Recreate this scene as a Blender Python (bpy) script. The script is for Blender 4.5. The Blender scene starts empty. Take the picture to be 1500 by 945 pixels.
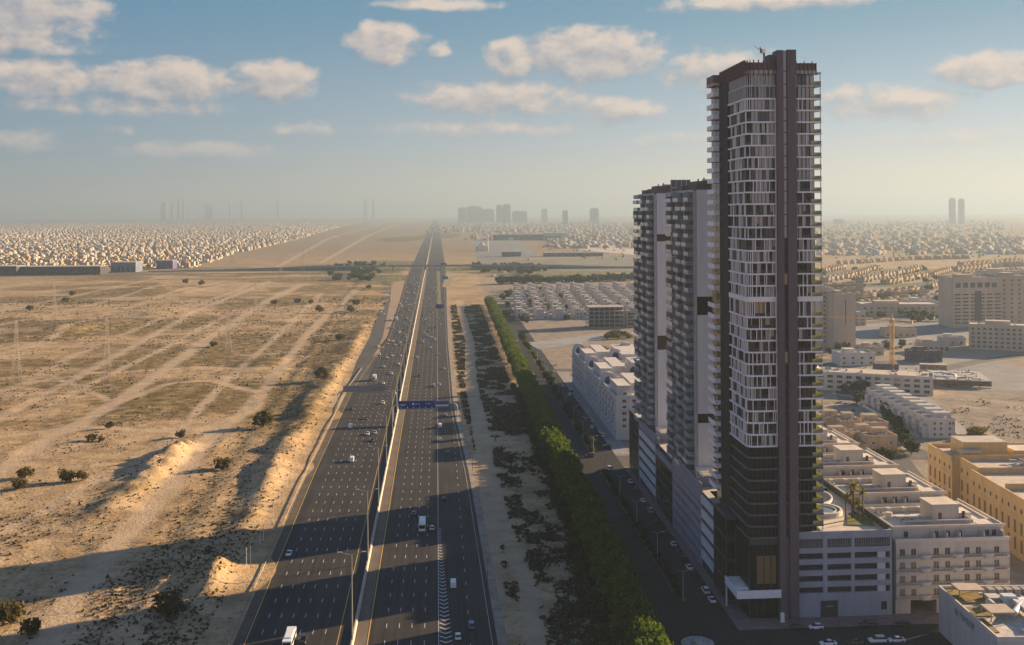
import bpy, math, random
import numpy as np
from mathutils import Vector, Matrix

# ------------------------------------------------------------------ camera, sky, sun, exposure
SC = bpy.context.scene
COL = SC.collection
CAM_H = 121.0
FPX = 1500.0
ROLL = 0.006
cam = bpy.data.cameras.new('camera')
cam.sensor_width = 36.0
cam.lens = 36.0
cam.shift_y = -162.5 / 1500.0
cam.clip_start = 1.0
cam.clip_end = 60000.0
cam_ob = bpy.data.objects.new('camera', cam)
COL.objects.link(cam_ob)
cam_ob.location = (0, 0, CAM_H)
cam_ob.rotation_euler = (math.pi / 2, ROLL, 0)
SC.camera = cam_ob

SUN_AZ = math.radians(63.0)      # clockwise from +Y
SUN_EL = math.radians(15.0)
SUN_STRENGTH = 5.0
SKY_K = 1.0
BG_STRENGTH = 0.075
EXPOSURE = 1.56
HAZE_DENSITY = 0.00012
HAZE_COLOR = (.39, .50, .60)
HAZE_ANISO = .28

sun = bpy.data.lights.new('sun', 'SUN')
sun.energy = SUN_STRENGTH
sun.angle = math.radians(0.5)
sun.color = (1.0, 0.73, 0.44)
sun_ob = bpy.data.objects.new('sun', sun)
COL.objects.link(sun_ob)
sdir = Vector((math.sin(SUN_AZ) * math.cos(SUN_EL), math.cos(SUN_AZ) * math.cos(SUN_EL), math.sin(SUN_EL)))
sun_ob.rotation_euler = sdir.to_track_quat('Z', 'Y').to_euler()
sun_ob.location = (600, 300, 500)

SC.view_settings.view_transform = 'Standard'
SC.view_settings.look = 'None'
SC.view_settings.exposure = EXPOSURE
SC.view_settings.gamma = 1.0
SC.view_settings.use_curve_mapping = False
SC.cycles.max_bounces = 5
SC.cycles.diffuse_bounces = 2
SC.cycles.glossy_bounces = 3
SC.cycles.transmission_bounces = 3
SC.cycles.volume_bounces = 0
SC.cycles.transparent_max_bounces = 6
SC.cycles.caustics_reflective = False
SC.cycles.caustics_refractive = False
SC.cycles.sample_clamp_indirect = 4.0
SC.cycles.use_denoising = True


class NT:
    """small expression helper over a node tree"""
    def __init__(s, tree):
        s.t = tree
        s.N = tree.nodes
        s.L = tree.links

    def put(s, sock, v):
        if isinstance(v, bpy.types.NodeSocket):
            s.L.new(v, sock)
        elif v is not None:
            sock.default_value = v

    def node(s, kind, **kw):
        n = s.N.new(kind)
        for k, v in kw.items():
            setattr(n, k, v)
        return n

    def m(s, op, a, b=None, c=None, clamp=False):
        n = s.N.new('ShaderNodeMath')
        n.operation = op
        n.use_clamp = clamp
        s.put(n.inputs[0], a)
        s.put(n.inputs[1], b)
        s.put(n.inputs[2], c)
        return n.outputs[0]

    def vm(s, op, a, b=None):
        n = s.N.new('ShaderNodeVectorMath')
        n.operation = op
        s.put(n.inputs[0], a)
        s.put(n.inputs[1], b)
        return n.outputs[0]

    def sstep(s, x, a, b):
        n = s.N.new('ShaderNodeMapRange')
        n.interpolation_type = 'SMOOTHSTEP'
        s.put(n.inputs[0], x)
        n.inputs[1].default_value = a
        n.inputs[2].default_value = b
        return n.outputs[0]

    def mix(s, f, a, b, blend='MIX'):
        n = s.N.new('ShaderNodeMix')
        n.data_type = 'RGBA'
        n.blend_type = blend
        s.put(n.inputs[0], f)
        for sock, v in ((n.inputs[6], a), (n.inputs[7], b)):
            if isinstance(v, tuple) and len(v) == 3:
                v = v + (1.0,)
            s.put(sock, v)
        return n.outputs[2]

    def xyz(s, x, y, z):
        n = s.N.new('ShaderNodeCombineXYZ')
        s.put(n.inputs[0], x)
        s.put(n.inputs[1], y)
        s.put(n.inputs[2], z)
        return n.outputs[0]

    def noise(s, vec, scale, detail=2.0, rough=0.5, dist=0.0):
        n = s.N.new('ShaderNodeTexNoise')
        s.put(n.inputs['Vector'], vec)
        n.inputs['Scale'].default_value = scale
        n.inputs['Detail'].default_value = detail
        n.inputs['Roughness'].default_value = rough
        n.inputs['Distortion'].default_value = dist
        return n.outputs[0]


def build_world():
    w = bpy.data.worlds.new('World')
    SC.world = w
    w.use_nodes = True
    t = NT(w.node_tree)
    t.N.clear()
    out = t.N.new('ShaderNodeOutputWorld')
    bg = t.N.new('ShaderNodeBackground')
    bg.inputs[1].default_value = BG_STRENGTH
    t.L.new(bg.outputs[0], out.inputs[0])
    sky = t.N.new('ShaderNodeTexSky')
    sky.sky_type = 'NISHITA'
    sky.sun_disc = False
    sky.sun_elevation = SUN_EL
    sky.sun_rotation = SUN_AZ
    sky.air_density = 1.3
    sky.dust_density = 1.6
    sky.ozone_density = 2.0
    tc = t.N.new('ShaderNodeTexCoord')
    sp = t.N.new('ShaderNodeSeparateXYZ')
    t.L.new(tc.outputs['Generated'], sp.inputs[0])
    x, y, z = sp.outputs
    deg = 180.0 / math.pi
    az = t.m('MULTIPLY', t.m('ARCTAN2', x, y), deg)
    el = t.m('MULTIPLY', t.m('ARCSINE', z), deg)
    # cumulus: azimuth, elevation, half width, half height (degrees), weight
    CL = [(-25.5, 10.2, 4.2, 1.9, 1.0), (-28.5, 9.6, 3.0, 1.6, .8), (-24.8, 6.9, 2.9, 1.1, .9), (-18.4, 7.0, 4.0, 1.2, 1.15), (-12.8, 7.2, 2.2, 1.2, .95),
          (-7.0, 9.3, 2.2, 1.3, 1.2), (-3.9, 9.0, .7, .5, .6), (0.0, 8.5, 1.5, 1.2, 1.05), (4.3, 8.7, 4.0, 1.6, 1.15), (-.4, 6.3, 5.4, 1.1, .8),
          (5.9, 5.6, 2.2, .9, .75), (11.2, 7.7, 3.6, 1.2, .75), (24.8, 7.0, 2.4, 1.0, 1.1), (20.5, 5.6, 4.6, 1.0, .75), (-3.8, 11.4, 3.8, .4, .7),
          (14.6, 11.2, 6.5, .6, .8), (-25.2, 3.7, 1.8, .6, .62), (-17.0, 3.3, 4.4, .6, .7), (-11.4, 4.6, 1.7, .5, .5), (-20.8, 4.4, .9, .35, .5),
          (-1.5, 4.6, 6.0, .6, .6), (24, 3.6, 6, .5, .5), (9.5, 3.9, 3, .5, .5), (-21, 5.6, 6, .6, .6), (-26, 8.6, 4, .7, .8)]

    def density(a, e):
        v = t.xyz(t.m('MULTIPLY', a, .62), t.m('MULTIPLY', e, .95), 0.0)
        f = t.noise(v, 1.05, 9.0, .60, .15)
        wob = t.noise(v, .45, 2.0)
        a2 = t.m('ADD', a, t.m('MULTIPLY', t.m('SUBTRACT', wob, .5), 2.4))
        acc = None
        for (a0, e0, wa, we, k) in CL:
            da = t.m('MULTIPLY', t.m('SUBTRACT', a2, a0), 1.0 / wa)
            de = t.m('MULTIPLY', t.m('SUBTRACT', e, e0), 1.0 / we)
            r2 = t.m('ADD', t.m('MULTIPLY', da, da), t.m('MULTIPLY', de, de))
            mi = t.m('MULTIPLY', t.m('SUBTRACT', 1.25, r2), k * 1.12)
            acc = mi if acc is None else t.m('MAXIMUM', acc, mi)
        acc = t.m('MINIMUM', t.m('MAXIMUM', acc, -1.5), 1.2)
        return t.m('ADD', acc, t.m('MULTIPLY', t.m('SUBTRACT', f, .52), 2.7))

    d1 = density(az, el)
    d2 = density(t.m('ADD', az, .45), t.m('ADD', el, .55))
    alpha = t.sstep(d1, -.1, 1.0)
    lit = t.m('ADD', t.m('MULTIPLY', t.m('SUBTRACT', d1, d2), .55), .52, clamp=True)
    base = t.vm('MULTIPLY', sky.outputs[0], (SKY_K * .36, SKY_K * 0.48, SKY_K * .72))
    # dusty air over the horizon: colours ahead are what the air shows, divided by the exposure
    def lin(r, g, b_):
        f = lambda c: ((c / 255 + .055) / 1.055) ** 2.4 / (BG_STRENGTH * 2 ** EXPOSURE)
        return (f(r), f(g), f(b_))
    warm = t.sstep(az, -38.0, 36.0)
    back = t.sstep(t.m('ABSOLUTE', az), 50.0, 110.0)
    up = t.mix(warm, lin(92, 140, 172), lin(118, 160, 182))
    mid = t.mix(warm, lin(128, 156, 174), lin(192, 206, 216))
    low = t.mix(warm, lin(148, 158, 164), lin(246, 230, 202))
    ela = t.m('ABSOLUTE', el)
    vis = t.mix(t.sstep(ela, 3.0, 12.5), mid, up)
    vis = t.mix(t.m('POWER', 2.718, t.m('MULTIPLY', t.m('MULTIPLY', ela, ela), -.10)), vis, low)
    vis = t.mix(t.m('MULTIPLY', back, .8), vis, lin(196, 192, 214))  # brighter band added behind the camera to fill the shaded fronts
    base = t.mix(t.sstep(ela, 34.0, 11.0), base, vis)
    lowfade = t.sstep(el, 1.0, 6.0)
    ccol = t.mix(lit, lin(140, 152, 168), lin(230, 211, 196))
    ccol = t.mix(t.m('MULTIPLY', t.m('SUBTRACT', 1.0, lowfade), .55), ccol, base)
    alpha = t.m('MULTIPLY', alpha, t.m('ADD', .35, t.m('MULTIPLY', lowfade, .55)))
    colr = t.mix(alpha, base, ccol)
    t.L.new(colr, bg.inputs[0])
    try:
        w.cycles.sampling_method = 'MANUAL'
        w.cycles.sample_map_resolution = 512
    except Exception:
        pass


build_world()

# ------------------------------------------------------------------ helpers
RND = random.Random(11)
_mats = {}


def mat(name, col, rough=.75, var=.12, scale=.35, spec=.3, metal=0.0, bump=0.0, streak=False, emit=None, coat=0.0, trans=0.0, island=0.0):
    if name in _mats:
        return _mats[name]
    m = bpy.data.materials.new(name)
    m.use_nodes = True
    t = NT(m.node_tree)
    p = t.N['Principled BSDF']
    p.inputs['Roughness'].default_value = rough
    p.inputs['Specular IOR Level'].default_value = spec
    p.inputs['Metallic'].default_value = metal
    p.inputs['Coat Weight'].default_value = coat
    c = (col[0], col[1], col[2], 1.0)
    if var > 0:
        tc = t.N.new('ShaderNodeTexCoord')
        vec = tc.outputs['Object']
        if streak:
            vec = t.vm('MULTIPLY', vec, (1.0, 1.0, .12))
        f = t.noise(vec, scale, 5.0, .6)
        f2 = t.noise(vec, scale * 7.0, 3.0, .6)
        f = t.m('ADD', t.m('MULTIPLY', f, .65), t.m('MULTIPLY', f2, .35))
        lo = tuple(v * (1 - 1.6 * var) for v in col)
        hi = tuple(min(1, v * (1 + 1.6 * var)) for v in col)
        o = t.mix(t.sstep(f, .3, .7), lo, hi)
        if island > 0:
            g = t.N.new('ShaderNodeNewGeometry')
            k = t.m('ADD', 1.0 - island, t.m('MULTIPLY', g.outputs['Random Per Island'], 2 * island))
            o = t.vm('MULTIPLY', o, t.xyz(k, k, k))
        t.L.new(o, p.inputs['Base Color'])
        if bump > 0:
            b = t.N.new('ShaderNodeBump')
            b.inputs['Strength'].default_value = bump
            t.L.new(f2, b.inputs['Height'])
            t.L.new(b.outputs[0], p.inputs['Normal'])
    else:
        p.inputs['Base Color'].default_value = c
    if emit:
        p.inputs['Emission Color'].default_value = (emit[0], emit[1], emit[2], 1)
        p.inputs['Emission Strength'].default_value = emit[3]
    if trans > 0:
        tr = t.N.new('ShaderNodeBsdfTranslucent')
        tr.inputs[0].default_value = (min(1, col[0] * 2.2), min(1, col[1] * 2.0), col[2], 1)
        mx = t.N.new('ShaderNodeMixShader')
        mx.inputs[0].default_value = trans
        t.L.new(p.outputs[0], mx.inputs[1])
        t.L.new(tr.outputs[0], mx.inputs[2])
        t.L.new(mx.outputs[0], t.N['Material Output'].inputs[0])
    _mats[name] = m
    return m


def G(px, py, z=0.0):  # world positions taken from image pixels, px and py
    """where the sight line through an image pixel meets the plane at height z"""
    dx, dy = px - 750.0, py - 310.0
    u = dx - ROLL * dy
    v = ROLL * dx + dy
    D = FPX * (CAM_H - z) / v
    return (u / FPX * D, D, z)


CS, SN = .99779, .06635
CITY = math.atan2(SN, CS)


def city(r, l, z=0.0):
    return (r * CS - l * SN, r * SN + l * CS, z)


def uncity(X, Y):
    return (X * CS + Y * SN, -X * SN + Y * CS)


HW = math.atan(.0735)          # highway heading


def hw(q, Y, z=0.0):
    return (q - 24.5 - .0735 * Y, Y, z)


def qof(X, Y):
    return X + 24.5 + .0735 * Y


class MB:
    def __init__(s):
        s.v, s.f, s.m = [], [], []

    def quad(s, a, b, c, d, mi=0):
        n = len(s.v)
        s.v += [a, b, c, d]
        s.f.append((n, n + 1, n + 2, n + 3))
        s.m.append(mi)

    def box(s, x0, x1, y0, y1, z0, z1, mi=0, top=None, bottom=True):
        n = len(s.v)
        s.v += [(x0, y0, z0), (x1, y0, z0), (x1, y1, z0), (x0, y1, z0), (x0, y0, z1), (x1, y0, z1), (x1, y1, z1), (x0, y1, z1)]
        F = [(0, 1, 5, 4), (1, 2, 6, 5), (2, 3, 7, 6), (3, 0, 4, 7), (4, 5, 6, 7)]
        ms = [mi] * 4 + [mi if top is None else top]
        if bottom:
            F.append((3, 2, 1, 0))
            ms.append(mi)
        s.f += [tuple(i + n for i in f) for f in F]
        s.m += ms
        return s

    def obox(s, c, h, rz, mi=0, top=None):
        n = len(s.v)
        s.box(-h[0], h[0], -h[1], h[1], -h[2], h[2], mi, top)
        ca, sa = math.cos(rz), math.sin(rz)
        s.v[n:] = [(c[0] + x * ca - y * sa, c[1] + x * sa + y * ca, c[2] + z) for x, y, z in s.v[n:]]
        return s

    def prism(s, poly, z0, z1, mi=0, top=None, cap=True):
        n = len(s.v)
        k = len(poly)
        s.v += [(p[0], p[1], z0) for p in poly] + [(p[0], p[1], z1) for p in poly]
        for i in range(k):
            j = (i + 1) % k
            s.f.append((n + i, n + j, n + k + j, n + k + i))
            s.m.append(mi)
        if cap:
            s.f.append(tuple(n + k + i for i in range(k)))
            s.m.append(mi if top is None else top)
            s.f.append(tuple(n + i for i in reversed(range(k))))
            s.m.append(mi)
        return s

    def tube(s, p0, p1, r0, r1=None, k=6, mi=0, cap=True):
        r1 = r0 if r1 is None else r1
        a, b = Vector(p0), Vector(p1)
        d = (b - a).normalized()
        u = d.orthogonal().normalized()
        w = d.cross(u)
        n = len(s.v)
        for c, r in ((a, r0), (b, r1)):
            for i in range(k):
                t = 2 * math.pi * i / k
                s.v.append(tuple(c + u * (r * math.cos(t)) + w * (r * math.sin(t))))
        for i in range(k):
            j = (i + 1) % k
            s.f.append((n + i, n + j, n + k + j, n + k + i))
            s.m.append(mi)
        if cap:
            s.f.append(tuple(n + i for i in reversed(range(k))))
            s.f.append(tuple(n + k + i for i in range(k)))
            s.m += [mi, mi]
        return s

    def disc(s, c, r, z0, z1, k=24, mi=0, top=None):
        return s.prism([(c[0] + r * math.cos(2 * math.pi * i / k), c[1] + r * math.sin(2 * math.pi * i / k)) for i in range(k)], z0, z1, mi, top)

    def ring(s, c, r0, r1, z0, z1, k=32, mi=0):
        for i in range(k):
            a, b = 2 * math.pi * i / k, 2 * math.pi * (i + 1) / k
            P = lambda r, t, z: (c[0] + r * math.cos(t), c[1] + r * math.sin(t), z)
            s.quad(P(r0, a, z1), P(r1, a, z1), P(r1, b, z1), P(r0, b, z1), mi)
            s.quad(P(r1, a, z0), P(r1, b, z0), P(r1, b, z1), P(r1, a, z1), mi)
            s.quad(P(r0, b, z0), P(r0, a, z0), P(r0, a, z1), P(r0, b, z1), mi)
        return s

    def mesh(s, name, mats):
        me = bpy.data.meshes.new(name)
        me.from_pydata(s.v, [], s.f)
        for m in (mats if isinstance(mats, (list, tuple)) else [mats]):
            me.materials.append(m)
        me.polygons.foreach_set('material_index', s.m)
        me.update()
        return me


def np_mesh(name, V, F, mats, mi=None):
    me = bpy.data.meshes.new(name)
    V = np.asarray(V, dtype=np.float32)
    F = np.asarray(F, dtype=np.int32)
    k = F.shape[1]
    me.vertices.add(len(V))
    me.vertices.foreach_set('co', V.ravel())
    me.loops.add(F.size)
    me.loops.foreach_set('vertex_index', F.ravel())
    me.polygons.add(len(F))
    me.polygons.foreach_set('loop_start', np.arange(0, F.size, k, dtype=np.int32))
    for m in (mats if isinstance(mats, (list, tuple)) else [mats]):
        me.materials.append(m)
    if mi is not None:
        me.polygons.foreach_set('material_index', np.asarray(mi, dtype=np.int32))
    me.update(calc_edges=True)
    me.validate()
    return me


def link(name, me, parent=None, loc=None, rz=None):
    o = bpy.data.objects.new(name, me)
    COL.objects.link(o)
    if parent is not None:
        o.parent = parent
    if loc is not None:
        o.location = loc
    if rz is not None:
        o.rotation_euler = (0, 0, rz)
    return o


def part(name, mb, mats, parent, loc=None, rz=None, label=None):
    o = link(name, mb if isinstance(mb, bpy.types.Mesh) else mb.mesh(name, mats), parent, loc, rz)
    if label:
        o['label'] = label
    return o


def tag(o, label, cat, group=None):
    o['label'] = label
    o['category'] = cat
    if group:
        o['group'] = group
    return o


def thing(name, label, cat, loc=(0, 0, 0), rz=0.0, group=None):
    o = link(name, None, None, loc, rz)
    return tag(o, label, cat, group)


def struct(name, me, loc=None, rz=None):
    o = link(name, me, None, loc, rz)
    o['kind'] = 'structure'
    return o


def stuff(name, me, label=None):
    o = link(name, me)
    o['kind'] = 'stuff'
    if label:
        o['label'] = label
    return o


def copy_tree(o, parent=None):
    c = o.copy()
    COL.objects.link(c)
    if parent is not None:
        c.parent = parent
    for ch in o.children:
        copy_tree(ch, c)
    return c


ORD = ['first', 'second', 'third', 'fourth', 'fifth', 'sixth', 'seventh', 'eighth', 'ninth', 'tenth', 'eleventh', 'twelfth', 'thirteenth', 'fourteenth', 'fifteenth',
       'sixteenth', 'seventeenth', 'eighteenth', 'nineteenth', 'twentieth']
_TENS = ['', '', 'twenty', 'thirty', 'forty', 'fifty', 'sixty', 'seventy', 'eighty', 'ninety']
_TH = ['', '', 'twentieth', 'thirtieth', 'fortieth', 'fiftieth', 'sixtieth', 'seventieth', 'eightieth', 'ninetieth']


def nth(i):
    """i from 0"""
    if i < 20:
        return ORD[i]
    i += 1
    if i > 99:
        h, r = divmod(i, 100)
        return (['', 'hundred', 'two-hundred'][h] + ('-and-' + nth(r - 1) if r else 'th'))
    return _TH[i // 10] if i % 10 == 0 else _TENS[i // 10] + '-' + ORD[i % 10 - 1]


def windows(root, mesh, spots, rz, cap=100, used=0, name='window'):
    """one window object per spot; what goes past the cap becomes one stuff part"""
    for p in spots[:max(0, cap - used)]:
        link(name, mesh, root, p, rz)
    rest = spots[max(0, cap - used):]
    if rest:
        co = np.zeros(len(mesh.vertices) * 3, dtype=np.float32)
        mesh.vertices.foreach_get('co', co)
        co = co.reshape(-1, 3)
        ca, sa = math.cos(rz), math.sin(rz)
        R = np.array([[ca, -sa, 0], [sa, ca, 0], [0, 0, 1]], dtype=np.float32)
        base = co @ R.T
        V, F, mi = [], [], []
        k = len(co)
        for i, p in enumerate(rest):
            V.append(base + np.array(p, dtype=np.float32))
            for pl in mesh.polygons:
                F.append([x + i * k for x in pl.vertices])
                mi.append(pl.material_index)
        o = link('window_field', np_mesh('window_field', np.vstack(V), F, list(mesh.materials), mi), root)
        o['kind'] = 'stuff'
    return used + len(spots)


def win_mesh(name, w, h, frame, glass, bars=1, sill=True, fw=.09, depth=.10):
    """window facing -y: frame stands proud of the wall plane y=0, pane set back in it"""
    b = MB()
    b.box(-w / 2, w / 2, -.03, .05, 0, h, 1)
    d = -depth
    b.box(-w / 2 - fw, -w / 2, d, .04, -fw, h + fw, 0)
    b.box(w / 2, w / 2 + fw, d, .04, -fw, h + fw, 0)
    b.box(-w / 2, w / 2, d, .04, h, h + fw, 0)
    b.box(-w / 2, w / 2, d - (.08 if sill else 0), .04, -fw, 0, 0)
    for i in range(bars):
        x = -w / 2 + w * (i + 1) / (bars + 1)
        b.box(x - .035, x + .035, d + .03, -.031, 0, h, 0)
    return b.mesh(name, [frame, glass])


# ---- numpy value noise
_tab = np.random.RandomState(5).rand(512, 512).astype(np.float64)


def vnoise(x, y):
    xi, yi = np.floor(x).astype(int), np.floor(y).astype(int)
    fx, fy = x - xi, y - yi
    fx, fy = fx * fx * (3 - 2 * fx), fy * fy * (3 - 2 * fy)
    t = lambda a, b: _tab[a & 511, b & 511]
    return (t(xi, yi) * (1 - fx) + t(xi + 1, yi) * fx) * (1 - fy) + (t(xi, yi + 1) * (1 - fx) + t(xi + 1, yi + 1) * fx) * fy


def fbm(x, y, o=4):
    a, s, n = 1.0, 0.0, 0.0
    for i in range(o):
        s = s + a * vnoise(x * 2 ** i + 17.3 * i, y * 2 ** i + 5.1 * i)
        n += a
        a *= .5
    return s / n


def sstep(x, a, b):
    t = np.clip((x - a) / (b - a), 0, 1)
    return t * t * (3 - 2 * t)


def pline(X, Y, pts):
    """distance to a polyline"""
    d = np.full(X.shape, 1e9)
    for (ax, ay), (bx, by) in zip(pts[:-1], pts[1:]):
        vx, vy = bx - ax, by - ay
        t = np.clip(((X - ax) * vx + (Y - ay) * vy) / (vx * vx + vy * vy + 1e-9), 0, 1)
        d = np.minimum(d, np.hypot(X - ax - t * vx, Y - ay - t * vy))
    return d


def GP(pts):
    return [G(x, y)[:2] for x, y in pts]

# ------------------------------------------------------------------ ground
TR_MAIN = [GP([(-60, 735), (0, 690), (60, 650), (115, 622), (170, 590), (250, 535), (330, 480), (400, 437), (440, 418)]),
           GP([(60, 960), (100, 880), (180, 790), (300, 655), (322, 628)])]
TR_MID = [GP([(-20, 622), (100, 560), (200, 505), (290, 455), (395, 412)]),
          GP([(115, 624), (200, 632), (290, 630), (350, 610), (384, 576), (310, 557), (250, 562), (170, 590)]),
          GP([(384, 576), (450, 490), (520, 425)]), GP([(0, 640), (60, 634), (115, 622)]),
          GP([(322, 628), (372, 600), (384, 576)])]
TR_THIN = [GP([(-20, 524), (60, 505), (130, 470), (250, 430), (330, 412)]), GP([(300, 490), (390, 486), (480, 488)]), GP([(150, 547), (290, 538), (420, 541)]),
           GP([(330, 418), (400, 414), (450, 416)]), GP([(0, 455), (120, 432), (240, 405)]), GP([(350, 452), (470, 449)]), GP([(420, 541), (450, 520)]),
           GP([(270, 430), (330, 418)]), GP([(40, 560), (150, 545)]), GP([(-20, 590), (110, 520), (230, 470), (330, 432), (372, 414)]), GP([(-20, 480), (90, 458), (200, 430), (280, 412)]), GP([(60, 600), (180, 540), (270, 495), (345, 455)]), GP([(200, 700), (330, 560), (420, 480), (470, 430)]), GP([(-20, 790), (80, 740), (150, 700)]), GP([(350, 520), (440, 515)]), GP([(395, 470), (455, 468)]), GP([(0, 555), (70, 548), (170, 590)]), GP([(400, 395), (480, 350), (580, 322)]), GP([(470, 385), (540, 345), (600, 322)])]
RAIL = GP([(100, 985), (130, 945), (330, 680), (430, 545), (505, 430), (540, 395)])
RAIL2 = GP([(190, 985), (222, 945), (365, 690), (450, 545), (512, 440)])
CITY_PATH = GP([(700, 960), (722, 760), (706, 640), (690, 560), (688, 500), (675, 455), (672, 440)])
STRIP_TRACK2 = GP([(790, 960), (770, 850), (738, 770), (722, 700)])


def ground_z(X, Y):
    q = qof(X, Y)
    des = sstep(-q, 40.5, 50) * (1 - sstep(Y, 1700, 2100))
    n1 = fbm(X / 38, Y / 48, 4)
    n2 = fbm(X / 9 + 40, Y / 11, 3)
    z = des * (1.6 * (n1 - .45) + .9 * (n2 - .5))
    # bank of dumped sand beside the highway, broken by gaps
    bq = q + 51.5 + 5 * (vnoise(Y / 60, X * 0 + 3) - .5)
    bank = np.exp(-(bq / np.where(bq < 0, 13.0, 5.0)) ** 2)
    z = z + des * bank * (1.3 + 1.7 * sstep(fbm(Y / 46 + 3, q / 90, 2), .34, .60) + 1.6 * (n2 - .5)) * (1 - sstep(Y, 950, 1250))
    # long spoil mound left of the track
    for (px, py, h, w) in ((282, 660, 7.5, 10), (262, 668, 7, 10), (240, 680, 6.5, 9), (222, 692, 6, 9), (204, 706, 4.5, 8), (190, 722, 4, 7), (172, 740, 3.5, 7), (150, 752, 2.5, 8), (160, 800, 2.2, 7)):
        gx, gy, _ = G(px, py)
        z = z + .48 * h * np.exp(-(((X - gx) / w) ** 2 + ((Y - gy) / (w * 1.7)) ** 2)) * (.2 + 1.5 * fbm(X / 6 + 9, Y / 8, 4))
    for (px, py, h, w) in ((415, 655, 3.5, 9), (400, 690, 3.5, 9), (310, 845, 3.0, 10), (270, 842, 2.2, 7), (455, 610, 3, 9), (390, 530, 3, 16), (120, 480, 3.5, 40), (60, 490, 4, 45), (225, 462, 4, 40), (225, 425, 5, 60)):
        gx, gy, _ = G(px, py)
        z = z + h * np.exp(-(((X - gx) / w) ** 2 + ((Y - gy) / (w * 1.5)) ** 2)) * (.5 + .9 * n2)
    dr = np.minimum(pline(X, Y, RAIL), pline(X, Y, RAIL2))
    z = z * (.25 + .75 * sstep(dr, 3, 10)) - des * .35 * np.exp(-(dr / 3.0) ** 2)
    dt = np.minimum.reduce([pline(X, Y, p) for p in TR_MAIN])
    z = z * (.3 + .7 * sstep(dt, 2.5, 9))
    # strip between highway and hedge
    st = sstep(q, 44, 50) * (1 - sstep(X * CS + Y * SN, 44, 50)) * (1 - sstep(Y, 1300, 1500))
    z = z + st * (.8 * (fbm(X / 12, Y / 16, 3) - .45))
    r = X * CS + Y * SN
    lot = sstep(r, 236, 250) * (1 - sstep(r, 420, 470)) * sstep(Y, 520, 545) * (1 - sstep(Y, 640, 680))
    z = z + lot * 2.2 * (fbm(X / 15, Y / 15, 4) - .4)
    return z


def axis(parts):
    a = [np.arange(lo, hi, st) for lo, hi, st in parts]
    return np.concatenate(a)


def growth(a, b, s, g):
    o = [a]
    while o[-1] < b:
        o.append(o[-1] + s)
        s *= g
    return np.array(o[1:])


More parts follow.
